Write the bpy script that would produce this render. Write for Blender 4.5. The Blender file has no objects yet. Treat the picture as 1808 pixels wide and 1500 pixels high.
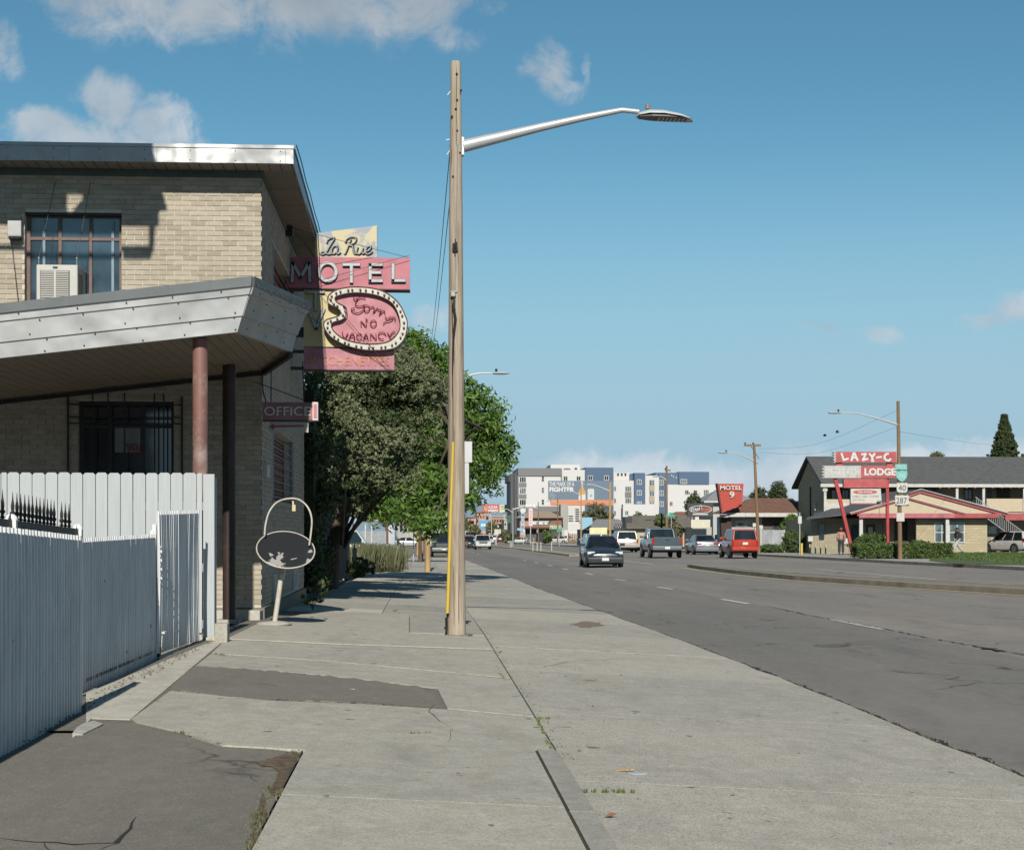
import bpy, bmesh, math, random
import numpy as np
from mathutils import Vector, Matrix
random.seed(7); RNG = np.random.default_rng(7)
S = bpy.context.scene; COL = S.collection
R = math.radians; PI = math.pi
# ---------------------------------------------------------------- camera (street runs along +Y)
F = 2800.0; CXP = 904.0; HZ = 940.0; CZ = 1.4
TH = math.atan(161/F); CT, ST = math.cos(TH), math.sin(TH)
cam = bpy.data.objects.new('camera', bpy.data.cameras.new('camera')); COL.objects.link(cam)
cam.data.sensor_width = 36; cam.data.lens = 36*F/1808
cam.data.shift_y = 190/1808
cam.data.clip_start = .1; cam.data.clip_end = 6000
cam.location = (0, 0, CZ); cam.rotation_euler = (R(90), 0, -TH)
S.camera = cam
S.view_settings.view_transform = 'Standard'; S.view_settings.look = 'None'
S.cycles.diffuse_bounces = 2; EXPO = .55; S.view_settings.exposure = EXPO; EX = 2**EXPO; S.view_settings.gamma = 1; S.view_settings.use_curve_mapping = False
SUN_EL = R(32.5); SUN_AZ = R(1.6)      # light travels towards +Y and a touch towards +X
# ---------------------------------------------------------------- world: sky with clouds
W_ = bpy.data.worlds.new('World'); S.world = W_; W_.use_nodes = True
nt = W_.node_tree; nt.nodes.clear()
def wn(t, **k):
    n = nt.nodes.new(t)
    for a, b in k.items(): setattr(n, a, b)
    return n
def wl(a, b): nt.links.new(a, b)
def wmath(op, a, b=None, c=None, clamp=False):
    n = wn('ShaderNodeMath', operation=op); n.use_clamp = clamp
    for i, v in enumerate((a, b, c)):
        if v is None: continue
        if isinstance(v, (int, float)): n.inputs[i].default_value = v
        else: wl(v, n.inputs[i])
    return n.outputs[0]
sky = wn('ShaderNodeTexSky', sky_type='NISHITA'); sky.sun_disc = False
sky.sun_elevation = SUN_EL; sky.sun_rotation = PI + SUN_AZ
sky.altitude = 1600; sky.air_density = 1.0; sky.dust_density = .6; sky.ozone_density = 2.0
tc = wn('ShaderNodeTexCoord'); sp = wn('ShaderNodeSeparateXYZ'); wl(tc.outputs['Generated'], sp.inputs[0])
az = wmath('ARCTAN2', sp.outputs[0], sp.outputs[1]); el = wmath('ARCSINE', sp.outputs[2])
cb = wn('ShaderNodeCombineXYZ'); wl(az, cb.inputs[0]); wl(el, cb.inputs[1])
def noise3(vec, scale, detail=6, rough=.6, dist=0):
    n = wn('ShaderNodeTexNoise'); n.inputs['Scale'].default_value = scale; n.inputs['Detail'].default_value = detail
    n.inputs['Roughness'].default_value = rough; n.inputs['Distortion'].default_value = dist; wl(vec, n.inputs['Vector']); return n
nz = noise3(cb.outputs[0], 14, 4, .55)
vm = wn('ShaderNodeVectorMath', operation='MULTIPLY_ADD'); wl(nz.outputs['Color'], vm.inputs[0])
vm.inputs[1].default_value = (.05, .035, 0); wl(cb.outputs[0], vm.inputs[2])
vs = wn('ShaderNodeVectorMath', operation='SUBTRACT'); wl(vm.outputs[0], vs.inputs[0]); vs.inputs[1].default_value = (.025, .0175, 0)
blobs = [(205,262,205,60,1.0),(188,185,62,58,1.0),(285,222,95,55,1.0),(75,238,85,52,.95),(355,260,55,40,.8),
 (270,-8,250,92,.95),(600,-12,260,105,1.0),(690,12,150,80,.8),(120,-5,110,50,.7),(795,72,82,38,.62),(850,0,100,26,.6),
 (962,118,66,66,.75),(995,148,54,34,.7),(925,140,40,30,.55),(1040,115,16,48,.5),(-5,90,50,65,.62),(-20,260,60,60,.7),
 (770,562,50,40,.62),(1565,586,58,20,.6),(1715,552,80,20,.5),(1805,532,50,34,.62),(1445,582,55,14,.45),
 (1180,852,420,66,1.0),(1560,845,420,62,1.0),(1820,832,330,60,1.0),(1000,838,160,40,.8),(1330,832,120,30,.9)]
acc = None
for (px, py, rx, ry, st) in blobs:
    a = TH + math.atan((px-CXP)/F); e = math.atan((HZ-py)/math.hypot(F, px-CXP))
    s1 = wn('ShaderNodeVectorMath', operation='SUBTRACT'); wl(vs.outputs[0], s1.inputs[0]); s1.inputs[1].default_value = (a, e, 0)
    s2 = wn('ShaderNodeVectorMath', operation='MULTIPLY'); wl(s1.outputs[0], s2.inputs[0]); s2.inputs[1].default_value = (F/rx, F/ry, 0)
    s3 = wn('ShaderNodeVectorMath', operation='LENGTH'); wl(s2.outputs[0], s3.inputs[0])
    mr = wn('ShaderNodeMapRange', interpolation_type='SMOOTHSTEP'); wl(s3.outputs['Value'], mr.inputs[0])
    mr.inputs[1].default_value = 1.35; mr.inputs[2].default_value = .25; mr.inputs[3].default_value = 0; mr.inputs[4].default_value = st
    acc = mr.outputs[0] if acc is None else wmath('MAXIMUM', acc, mr.outputs[0])
# broken clouds elsewhere in the sky
ng = noise3(tc.outputs['Generated'], 2.2, 6, .6); gm = wn('ShaderNodeMapRange', interpolation_type='SMOOTHSTEP'); wl(ng.outputs[0], gm.inputs[0])
gm.inputs[1].default_value = .56; gm.inputs[2].default_value = .74; gm.inputs[4].default_value = .9
aside = wmath('GREATER_THAN', wmath('ABSOLUTE', wmath('SUBTRACT', az, TH)), .36)
above = wmath('GREATER_THAN', el, .37)
out_ = wmath('MAXIMUM', aside, above)
acc = wmath('MAXIMUM', acc, wmath('MULTIPLY', gm.outputs[0], out_))
nd = noise3(cb.outputs[0], 24, 12, .66, .5)
d0 = wmath('ADD', acc, wmath('MULTIPLY', wmath('SUBTRACT', nd.outputs[0], .5), 2.1))
dm = wn('ShaderNodeMapRange', interpolation_type='SMOOTHSTEP'); wl(d0, dm.inputs[0]); dm.inputs[1].default_value = .26; dm.inputs[2].default_value = 1.02
dens = wmath('MULTIPLY', wmath('MULTIPLY', dm.outputs[0], wmath('MINIMUM', wmath('MULTIPLY', acc, 3.0), 1.0)), .84)
nb = noise3(cb.outputs[0], 11, 6, .55)
cr = wn('ShaderNodeValToRGB'); cr.color_ramp.elements[0].position = .35; cr.color_ramp.elements[1].position = .66
cr.color_ramp.elements[0].color = (.38, .455, .53, 1); cr.color_ramp.elements[1].color = (.66, .695, .72, 1); wl(nb.outputs[0], cr.inputs[0])
tint = wn('ShaderNodeMix', data_type='RGBA', blend_type='MULTIPLY'); tint.inputs[0].default_value = 1
wl(sky.outputs[0], tint.inputs[6]); tint.inputs[7].default_value = (.72, 1.17, 1.09, 1)
SKY_STR = .080/EX*1.01
sc = wn('ShaderNodeVectorMath', operation='SCALE'); wl(tint.outputs[2], sc.inputs[0]); sc.inputs['Scale'].default_value = SKY_STR
hz_ = wn('ShaderNodeMapRange', interpolation_type='SMOOTHSTEP'); wl(el, hz_.inputs[0]); hz_.inputs[1].default_value = .27; hz_.inputs[2].default_value = .03
hmix = wn('ShaderNodeMix', data_type='RGBA'); wl(hz_.outputs[0], hmix.inputs[0]); wl(sc.outputs[0], hmix.inputs[6]); hmix.inputs[7].default_value = (.36/EX, .535/EX, .65/EX, 1)
mx = wn('ShaderNodeMix', data_type='RGBA'); wl(dens, mx.inputs[0]); wl(hmix.outputs[2], mx.inputs[6]); cdm = wn('ShaderNodeMapRange'); wl(el, cdm.inputs[0]); cdm.inputs[1].default_value = .26; cdm.inputs[2].default_value = .33; cdm.inputs[3].default_value = 1.0/EX; cdm.inputs[4].default_value = .74/EX
csc = wn('ShaderNodeVectorMath', operation='SCALE'); wl(cr.outputs[0], csc.inputs[0]); lo_ = wn('ShaderNodeMapRange'); wl(el, lo_.inputs[0]); lo_.inputs[1].default_value = .06; lo_.inputs[2].default_value = .14; lo_.inputs[3].default_value = 1.2; lo_.inputs[4].default_value = 1.0; wl(wmath('MULTIPLY', cdm.outputs[0], lo_.outputs[0]), csc.inputs['Scale']); wl(csc.outputs[0], mx.inputs[7])
bg = wn('ShaderNodeBackground'); bg.inputs[1].default_value = 1.0; wl(mx.outputs[2], bg.inputs[0])
wo = wn('ShaderNodeOutputWorld'); wl(bg.outputs[0], wo.inputs[0])
# ---------------------------------------------------------------- sun
sl = bpy.data.lights.new('sun', 'SUN'); sl.energy = 5.0; sl.angle = R(.53); sl.color = (1, .93, .81)
sun = bpy.data.objects.new('sun', sl); COL.objects.link(sun)
sd = Vector((math.sin(SUN_AZ)*math.cos(SUN_EL), math.cos(SUN_AZ)*math.cos(SUN_EL), -math.sin(SUN_EL)))
sun.rotation_euler = sd.to_track_quat('-Z', 'Y').to_euler(); sun.location = (-3, -20, 30)
# ---------------------------------------------------------------- measuring helpers (photo measurements -> metres)
def W(px, D):                       # ground position of photo column px at forward distance D
    r = (px-CXP)/F*D
    return r*CT + D*ST, D*CT - r*ST
def FX(px, py, Y):                  # point on the plane Y = const
    k = (px-CXP)/F; X = Y*(k*CT+ST)/(CT-k*ST); D = Y*CT+X*ST
    return X, CZ+(HZ-py)/F*D
def FY(px, py, X):                  # point on the plane X = const
    k = (px-CXP)/F; Y = X*(CT-k*ST)/(k*CT+ST); D = Y*CT+X*ST
    return Y, CZ+(HZ-py)/F*D
XGR = [-400, -10, -2, 3.5, 12, 24, 80, 600]
YGR = [-60, 20, 45, 70, 100, 130, 200, 400, 1000, 3000]
HT = [[1.1,1.15,1.19,1.45,1.45,1.5,1.5,1.5],[1.05,1.07,1.12,1.43,1.42,1.45,1.4,1.4],[1.3,1.35,1.40,1.54,1.48,1.45,1.4,1.4],
 [1.6,1.6,1.65,1.66,1.55,1.5,1.45,1.4],[1.7,1.75,1.80,1.80,1.62,1.53,1.45,1.45],[1.9,1.9,1.95,1.95,1.75,1.62,1.5,1.5],
 [2.1,2.1,2.1,2.1,2.0,1.85,1.8,1.8],[2.3]*8,[3.0]*8,[6.0]*8]
def hg(x, y):
    x = min(max(x, XGR[0]), XGR[-1]); y = min(max(y, YGR[0]), YGR[-1])
    i = max(k for k in range(len(XGR)-1) if XGR[k] <= x); j = max(k for k in range(len(YGR)-1) if YGR[k] <= y)
    u = (x-XGR[i])/(XGR[i+1]-XGR[i]); v = (y-YGR[j])/(YGR[j+1]-YGR[j])
    return (HT[j][i]*(1-u)+HT[j][i+1]*u)*(1-v)+(HT[j+1][i]*(1-u)+HT[j+1][i+1]*u)*v
def zg(x, y): return CZ-hg(x, y)
def G(px, py):                      # photo point on the ground -> x, y
    h = 1.4
    for _ in range(12):
        D = F*h/(py-HZ); x, y = W(px, D); h = hg(x, y)
    return x, y
# ---------------------------------------------------------------- mesh builder
class MB:
    def __init__(s): s.v = []; s.f = []; s.uvm = None
    def add(s, vs, fs):
        o = len(s.v); s.v += [tuple(p) for p in vs]; s.f += [tuple(i+o for i in f) for f in fs]; return s
    def box(s, x0, x1, y0, y1, z0, z1):
        return s.add([(x0,y0,z0),(x1,y0,z0),(x1,y1,z0),(x0,y1,z0),(x0,y0,z1),(x1,y0,z1),(x1,y1,z1),(x0,y1,z1)],
            [(0,3,2,1),(4,5,6,7),(0,1,5,4),(1,2,6,5),(2,3,7,6),(3,0,4,7)])
    def hexa(s, b, t):              # bottom ring, top ring of 4
        return s.add(list(b)+list(t), [(0,3,2,1),(4,5,6,7),(0,1,5,4),(1,2,6,5),(2,3,7,6),(3,0,4,7)])
    def bar(s, p, q, w, h=None, up=(0,0,1)):
        h = h or w; p = Vector(p); q = Vector(q); d = (q-p).normalized(); up = Vector(up)
        if abs(d.dot(up)) > .98: up = Vector((0,1,0))
        a = d.cross(up).normalized()*w/2; b = a.cross(d).normalized()*h/2
        return s.hexa([p-a-b, p+a-b, p+a+b, p-a+b], [q-a-b, q+a-b, q+a+b, q-a+b])
    def tube(s, pts, r, n=8, cap=True):
        pts = [Vector(p) for p in pts]; m = len(pts)
        rs = r if isinstance(r, (list, tuple)) else [r]*m
        t0 = (pts[1]-pts[0]).normalized(); up = Vector((0,0,1)) if abs(t0.z) < .9 else Vector((1,0,0))
        a = t0.cross(up).normalized(); o = len(s.v)
        for i, p in enumerate(pts):
            t = (pts[min(i+1,m-1)]-pts[max(i-1,0)])
            t = t.normalized() if t.length > 1e-9 else t0
            a = (a - t*a.dot(t)).normalized(); b = t.cross(a)
            for k in range(n):
                c = 2*PI*k/n; s.v.append(tuple(p+(a*math.cos(c)+b*math.sin(c))*rs[i]))
        for i in range(m-1):
            for k in range(n):
                s.f.append((o+i*n+k, o+i*n+(k+1)%n, o+(i+1)*n+(k+1)%n, o+(i+1)*n+k))
        if cap: s.f.append(tuple(o+k for k in range(n))[::-1]); s.f.append(tuple(o+(m-1)*n+k for k in range(n)))
        return s
    def prism(s, poly, mp, t0, t1): # poly (u,v), mp(u,v,t)->xyz
        n = len(poly); o = len(s.v)
        for t in (t0, t1): s.v += [tuple(mp(u, v, t)) for u, v in poly]
        s.f.append(tuple(o+k for k in range(n))); s.f.append(tuple(o+n+k for k in range(n))[::-1])
        for k in range(n): s.f.append((o+k, o+n+k, o+n+(k+1)%n, o+(k+1)%n))
        return s
    def lathe(s, prof, c, axis='z', n=16, sx=1, sy=1):
        o = len(s.v); c = Vector(c)
        for r, h in prof:
            for k in range(n):
                a = 2*PI*k/n; u, v = r*math.cos(a)*sx, r*math.sin(a)*sy
                p = {'z': (u,v,h), 'x': (h,u,v), 'y': (u,h,v)}[axis]; s.v.append(tuple(c+Vector(p)))
        for i in range(len(prof)-1):
            for k in range(n): s.f.append((o+i*n+k, o+i*n+(k+1)%n, o+(i+1)*n+(k+1)%n, o+(i+1)*n+k))
        s.f.append(tuple(o+k for k in range(n))[::-1]); s.f.append(tuple(o+(len(prof)-1)*n+k for k in range(n)))
        return s
    def ball(s, c, rx, ry=None, rz=None, n=12, m=8):
        ry = ry or rx; rz = rz or rx; c = Vector(c); o = len(s.v)
        for i in range(1, m):
            t = PI*i/m
            for k in range(n):
                a = 2*PI*k/n; s.v.append((c.x+rx*math.sin(t)*math.cos(a), c.y+ry*math.sin(t)*math.sin(a), c.z+rz*math.cos(t)))
        s.v.append((c.x,c.y,c.z+rz)); s.v.append((c.x,c.y,c.z-rz)); T = len(s.v)-2
        for i in range(m-2):
            for k in range(n): s.f.append((o+i*n+k, o+(i+1)*n+k, o+(i+1)*n+(k+1)%n, o+i*n+(k+1)%n))
        for k in range(n):
            s.f.append((T, o+k, o+(k+1)%n)); s.f.append((T+1, o+(m-2)*n+(k+1)%n, o+(m-2)*n+k))
        return s
def link(name, me, parent=None):
    o = bpy.data.objects.new(name, me); COL.objects.link(o)
    if parent: o.parent = parent
    return o
def origin_of(p):
    v = Vector((0,0,0))
    while p: v += p.location; p = p.parent
    return v
def ob(name, mb, mat, parent=None, world=False, smooth=False, bevel=0, label=None, kind=None, fix=True):
    me = bpy.data.meshes.new(name)
    off = origin_of(parent) if (world and parent) else Vector((0,0,0))
    if off.length > 0: me.from_pydata([(a-off.x,b-off.y,c-off.z) for a,b,c in mb.v], [], mb.f)
    else: me.from_pydata(mb.v, [], mb.f)
    if fix:
        bm = bmesh.new(); bm.from_mesh(me); bmesh.ops.recalc_face_normals(bm, faces=bm.faces); bm.to_mesh(me); bm.free()
    me.materials.append(mat)
    o = link(name, me, parent)
    if smooth:
        me.polygons.foreach_set('use_smooth', [True]*len(me.polygons))
        try: me.set_sharp_from_angle(angle=R(38))
        except Exception: pass
    if bevel:
        b = o.modifiers.new('bevel', 'BEVEL'); b.width = bevel; b.segments = 2; b.limit_method = 'ANGLE'; b.angle_limit = R(35)
    if label: o['label'] = label
    if kind: o['kind'] = kind
    return o
def thing(name, label, cat, loc=(0,0,0), rz=0, group=None):
    o = bpy.data.objects.new(name, None); COL.objects.link(o); o.empty_display_size = .2
    o.location = loc; o.rotation_euler = (0,0,rz); o['label'] = label; o['category'] = cat
    if group: o['group'] = group
    return o
def tag(o, label, cat, group=None, kind=None):
    o['label'] = label; o['category'] = cat
    if group: o['group'] = group
    if kind: o['kind'] = kind
    return o
def recenter(o):                    # put a top-level mesh's origin at its base
    me = o.data; n = len(me.vertices); a = np.empty(n*3, dtype=np.float32); me.vertices.foreach_get('co', a); a = a.reshape(-1,3)
    c = np.array([(a[:,0].min()+a[:,0].max())/2, (a[:,1].min()+a[:,1].max())/2, a[:,2].min()]); a = a-c
    me.vertices.foreach_set('co', a.astype(np.float32).ravel()); o.location = Vector(o.location)+Vector([float(q) for q in c]); return o
def kids(o): return [c for c in bpy.data.objects if c.parent is o]
def copy_tree(o, loc=None, rz=None, label=None, parent=None):
    c = o.copy(); COL.objects.link(c); c.parent = parent
    if loc is not None: c.location = loc
    if rz is not None: c.rotation_euler = (0,0,rz)
    if label: c['label'] = label
    for k in list(o.children): copy_tree(k, parent=c)
    return c
def fastmesh(name, V, Fq, mat, parent=None):
    me = bpy.data.meshes.new(name); n = len(V); m = len(Fq); k = Fq.shape[1]
    me.vertices.add(n); me.vertices.foreach_set('co', V.astype(np.float32).ravel())
    me.loops.add(m*k); me.loops.foreach_set('vertex_index', Fq.astype(np.int32).ravel())
    me.polygons.add(m); me.polygons.foreach_set('loop_start', np.arange(0, m*k, k, dtype=np.int32))
    me.polygons.foreach_set('loop_total', np.full(m, k, dtype=np.int32))
    me.update(calc_edges=True); me.materials.append(mat)
    return link(name, me, parent)
# text fitted into a rectangle on a plane facing the camera side (-Y) or given frame
_tc = {}
def text_mb(s, x0, x1, z0, z1, y, t=.02, bold=0.0, face='-y'):
    key = (s, bold)
    if key not in _tc:
        cu = bpy.data.curves.new('txt', 'FONT'); cu.body = s; cu.size = 1; cu.offset = bold; cu.resolution_u = 3; cu.extrude = .5
        o = bpy.data.objects.new('txt', cu); me = bpy.data.meshes.new_from_object(o)
        vs = [tuple(v.co) for v in me.vertices]; fs = [tuple(p.vertices) for p in me.polygons]
        bpy.data.objects.remove(o); bpy.data.curves.remove(cu); bpy.data.meshes.remove(me); _tc[key] = (vs, fs)
    vs, fs = _tc[key]
    ax = min(v[0] for v in vs); bx = max(v[0] for v in vs); ay = min(v[1] for v in vs); by = max(v[1] for v in vs)
    m = MB(); sx = (x1-x0)/(bx-ax); sz = (z1-z0)/(by-ay)
    m.add([(x0+(v[0]-ax)*sx, y-t*(.5+v[2]), z0+(v[1]-ay)*sz) for v in vs], fs)
    return m
def spline(pts, n=6):
    P = [Vector(p) for p in pts]; out = []
    if len(P) < 3: return P
    for i in range(len(P)-1):
        a = P[max(i-1,0)]; b = P[i]; c = P[i+1]; d = P[min(i+2,len(P)-1)]
        for k in range(n):
            t = k/n
            out.append(.5*((2*b)+(-a+c)*t+(2*a-5*b+4*c-d)*t*t+(-a+3*b-3*c+d)*t**3))
    out.append(P[-1]); return out
# ---------------------------------------------------------------- materials
_m = {}
class NT:
    def __init__(s, name):
        s.m = bpy.data.materials.new(name); s.m.use_nodes = True; s.t = s.m.node_tree; s.b = s.t.nodes['Principled BSDF']; s.o = s.t.nodes['Material Output']
        s.tc = s.n('ShaderNodeTexCoord'); s.ob = s.tc.outputs['Object']
    def n(s, t, **k):
        q = s.t.nodes.new(t)
        for a, b in k.items(): setattr(q, a, b)
        return q
    def l(s, a, b): s.t.links.new(a, b)
    def noise(s, scale, detail=4, rough=.6, vec=None, stretch=None, dist=0):
        q = s.n('ShaderNodeTexNoise'); q.inputs['Scale'].default_value = scale; q.inputs['Detail'].default_value = detail
        q.inputs['Roughness'].default_value = rough; q.inputs['Distortion'].default_value = dist
        v = vec or s.ob
        if stretch:
            mp = s.n('ShaderNodeMapping'); mp.inputs['Scale'].default_value = stretch; s.l(v, mp.inputs[0]); v = mp.outputs[0]
        s.l(v, q.inputs['Vector']); return q.outputs['Fac']
    def ramp(s, f, stops):
        q = s.n('ShaderNodeValToRGB'); e = q.color_ramp.elements
        while len(e) < len(stops): e.new(.5)
        for i, (p, c) in enumerate(stops):
            e[i].position = p; e[i].color = (c if isinstance(c, (tuple, list)) else (c,)*3)[:3] + (1,) if not isinstance(c, (int, float)) else (c, c, c, 1)
        s.l(f, q.inputs[0]); return q.outputs[0]
    def mix(s, f, a, b, mode='MIX'):
        q = s.n('ShaderNodeMix', data_type='RGBA', blend_type=mode)
        for i, v in ((0, f), (6, a), (7, b)):
            if isinstance(v, (int, float)): q.inputs[i].default_value = v
            elif isinstance(v, tuple): q.inputs[i].default_value = v[:3]+(1,)
            else: s.l(v, q.inputs[i])
        return q.outputs[2]
    def math(s, op, a, b=0.0, clamp=False):
        q = s.n('ShaderNodeMath', operation=op); q.use_clamp = clamp
        for i, v in enumerate((a, b)):
            if isinstance(v, (int, float)): q.inputs[i].default_value = v
            else: s.l(v, q.inputs[i])
        return q.outputs[0]
    def bump(s, h, st, dist=.02):
        q = s.n('ShaderNodeBump'); q.inputs['Strength'].default_value = st; q.inputs['Distance'].default_value = dist
        s.l(h, q.inputs['Height']); s.l(q.outputs[0], s.b.inputs['Normal'])
    def col(s, c):
        if isinstance(c, tuple): s.b.inputs['Base Color'].default_value = tuple(q/EX for q in c[:3])+(1,)
        else:
            v = s.n('ShaderNodeVectorMath', operation='SCALE'); v.inputs['Scale'].default_value = 1/EX; s.l(c, v.inputs[0]); s.l(v.outputs[0], s.b.inputs['Base Color']); s.cc = v.outputs[0]
    def set(s, rough=.7, metal=0, spec=.4, coat=0):
        s.b.inputs['Roughness'].default_value = rough; s.b.inputs['Metallic'].default_value = metal
        s.b.inputs['Specular IOR Level'].default_value = spec; s.b.inputs['Coat Weight'].default_value = coat; return s
def M(name, c, rough=.7, metal=0, var=.12, scale=5, bump=0, bscale=40, spec=.4, coat=0, dirt=0, dcol=(.12,.09,.06), dscale=3, streak=None):
    if name in _m: return _m[name]
    t = NT(name); t.set(rough, metal, spec, coat)
    f = t.noise(scale, 5, .6, stretch=streak)
    lo = tuple(q*(1-var) for q in c); hi = tuple(min(1, q*(1+var)) for q in c)
    cc = t.mix(t.ramp(f, [(.3, 0.0), (.7, 1.0)]), lo, hi)
    if dirt:
        g = t.noise(dscale, 8, .7); cc = t.mix(t.math('MULTIPLY', t.ramp(g, [(.5, 0.0), (.72, 1.0)]), dirt), cc, dcol)
    t.col(cc)
    if bump: t.bump(t.noise(bscale, 4, .6), bump)
    _m[name] = t.m; return t.m
def flat(name, c, rough=.6, metal=0, spec=.4, emit=0):
    if name in _m: return _m[name]
    t = NT(name); t.set(rough, metal, spec); t.col(c)
    if emit: t.b.inputs['Emission Color'].default_value = c+(1,); t.b.inputs['Emission Strength'].default_value = emit
    _m[name] = t.m; return t.m
def mk_concrete(name, c, warm=.5, agg=.35, seed=0):
    t = NT(name); t.set(.88, 0, .25)
    ge = t.n('ShaderNodeNewGeometry').outputs['Position']
    big = t.noise(.55, 6, .62, vec=ge); mid = t.noise(5, 5, .7, vec=ge); fin = t.noise(75, 3, .75, vec=ge); fin2 = t.noise(190, 2, .7, vec=ge)
    a = t.mix(t.ramp(big, [(.3, 0.0), (.72, 1.0)]), tuple(q*.80 for q in c), (c[0]*1.14, c[1]*1.09, c[2]*1.02))
    a = t.mix(t.ramp(mid, [(.4, 0.0), (.7, 1.0)]), a, tuple(q*1.22 for q in c))
    m2 = t.noise(17, 5, .75, vec=ge); a = t.mix(t.math('MULTIPLY', t.ramp(m2, [(.48, 0.0), (.66, 1.0)]), .45), a, tuple(q*.66 for q in c))
    a = t.mix(t.math('MULTIPLY', t.ramp(fin, [(.5, 0.0), (.60, 1.0)]), min(1,agg*1.5)), a, tuple(q*.45 for q in c))
    a = t.mix(t.math('MULTIPLY', t.ramp(fin2, [(.54, 0.0), (.64, 1.0)]), min(1,agg*1.4)), a, (c[0]*1.55, c[1]*1.45, c[2]*1.3))
    st = t.noise(1.6, 7, .75, vec=ge, stretch=(1,.35,1)); a = t.mix(t.math('MULTIPLY', t.ramp(st, [(.52, 0.0), (.72, 1.0)]), .5), a, tuple(q*.55 for q in c))
    sp_ = t.noise(7.5, 2, .4, vec=ge, stretch=(1, .8, 1)); a = t.mix(t.math('MULTIPLY', t.ramp(sp_, [(.72, 0.0), (.76, 1.0)]), .7), a, (.06,.055,.05))
    rs = t.noise(1.1, 4, .6, vec=ge, stretch=(1.3,.9,1)); a = t.mix(t.math('MULTIPLY', t.ramp(rs, [(.6, 0.0), (.8, 1.0)]), .3), a, (c[0]*1.05, c[1]*.84, c[2]*.66))
    ri = t.n('ShaderNodeObjectInfo').outputs['Random']
    a = t.mix(1.0, a, t.ramp(ri, [(0.0, (.86,.87,.88)), (1.0, (1.12,1.10,1.07))]), 'MULTIPLY')
    t.col(a); t.bump(t.math('ADD', fin, t.math('MULTIPLY', mid, .6)), .35, .006)
    _m[name] = t.m; return t.m
def mk_asphalt(name, c, cracks=True, lanes=False):
    t = NT(name); t.set(.9, 0, .22)
    ge = t.n('ShaderNodeNewGeometry').outputs['Position']
    big = t.noise(.25, 6, .6, vec=ge, stretch=(1, .25, 1)); mid = t.noise(2.5, 6, .7, vec=ge, stretch=(1,.4,1)); fin = t.noise(90, 3, .8, vec=ge)
    a = t.mix(t.ramp(big, [(.35, 0.0), (.68, 1.0)]), tuple(q*.82 for q in c), (c[0]*1.2, c[1]*1.12, c[2]*1.08))
    a = t.mix(t.math('MULTIPLY', t.ramp(mid, [(.4, 0.0), (.7, 1.0)]), .6), a, tuple(q*.74 for q in c))
    pat = t.noise(11, 4, .7, vec=ge, stretch=(1,.6,1)); a = t.mix(t.math('MULTIPLY', t.ramp(pat, [(.45, 0.0), (.7, 1.0)]), .35), a, tuple(q*1.35 for q in c))
    if lanes:
        lx = t.n('ShaderNodeSeparateXYZ'); t.l(ge, lx.inputs[0]); wob = t.math('MULTIPLY', t.noise(.3, 3, .5, vec=ge), .5)
        xx = t.math('ADD', lx.outputs[0], wob)
        a = t.mix(t.ramp(t.math('MULTIPLY', t.math('SUBTRACT', xx, 7.2), 8.0, True), [(0.0, 0.0), (1.0, 1.0)]), a, t.mix(1.0, a, (1.20,1.17,1.14), 'MULTIPLY'))
        trk = t.noise(.9, 3, .5, vec=ge, stretch=(1,.012,1)); a = t.mix(t.math('MULTIPLY', t.ramp(trk, [(.4, 0.0), (.65, 1.0)]), .5), a, t.mix(1.0, a, (.78,.77,.78), 'MULTIPLY'))
        oil = t.noise(1.4, 6, .7, vec=ge, stretch=(1,.12,1)); a = t.mix(t.math('MULTIPLY', t.ramp(oil, [(.58, 0.0), (.72, 1.0)]), .45), a, tuple(q*.5 for q in c))
    a = t.mix(t.math('MULTIPLY', t.ramp(fin, [(.55, 0.0), (.68, 1.0)]), .5), a, tuple(min(1, q*2.3) for q in c))
    a = t.mix(t.math('MULTIPLY', t.ramp(fin, [(.32, 1.0), (.45, 0.0)]), .5), a, tuple(q*.4 for q in c))
    if cracks:
        vo = t.n('ShaderNodeTexVoronoi', feature='DISTANCE_TO_EDGE'); vo.inputs['Scale'].default_value = .33
        wv = t.n('ShaderNodeVectorMath', operation='MULTIPLY_ADD'); nn = t.n('ShaderNodeTexNoise'); nn.inputs['Scale'].default_value = 1.3; nn.inputs['Detail'].default_value = 8; t.l(ge, nn.inputs['Vector'])
        t.l(nn.outputs['Color'], wv.inputs[0]); wv.inputs[1].default_value = (1.6,1.6,0); t.l(ge, wv.inputs[2])
        t.l(wv.outputs[0], vo.inputs['Vector'])
        ck = t.ramp(vo.outputs['Distance'], [(0.0, 1.0), (.012, 0.0)])
        gate = t.ramp(t.noise(.21, 2, .5, vec=ge), [(.5, 0.0), (.56, 1.0)])
        a = t.mix(t.math('MULTIPLY', t.math('MULTIPLY', ck, gate), .8), a, (.035,.028,.024))
    rs = t.noise(.9, 5, .65, vec=ge, stretch=(1.2,.3,1)); a = t.mix(t.math('MULTIPLY', t.ramp(rs, [(.6, 0.0), (.75, 1.0)]), .4), a, (c[0]*.75, c[1]*.58, c[2]*.5))
    t.col(a); t.bump(fin, .35, .006); _m[name] = t.m; return t.m
CONC = mk_concrete('sidewalk_concrete', (.385,.382,.355))
CONC2 = mk_concrete('aggregate_concrete', (.405,.40,.375), agg=.6)
CONC3 = mk_concrete('pale_concrete', (.47,.465,.43), agg=.2)
ASPH = mk_asphalt('road_asphalt', (.205,.20,.192), lanes=True)
ASPH2 = mk_asphalt('patch_asphalt', (.195,.188,.168))
SOIL = M('joint_soil', (.05,.042,.032), .95, var=.4, scale=20, bump=.4)
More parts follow.
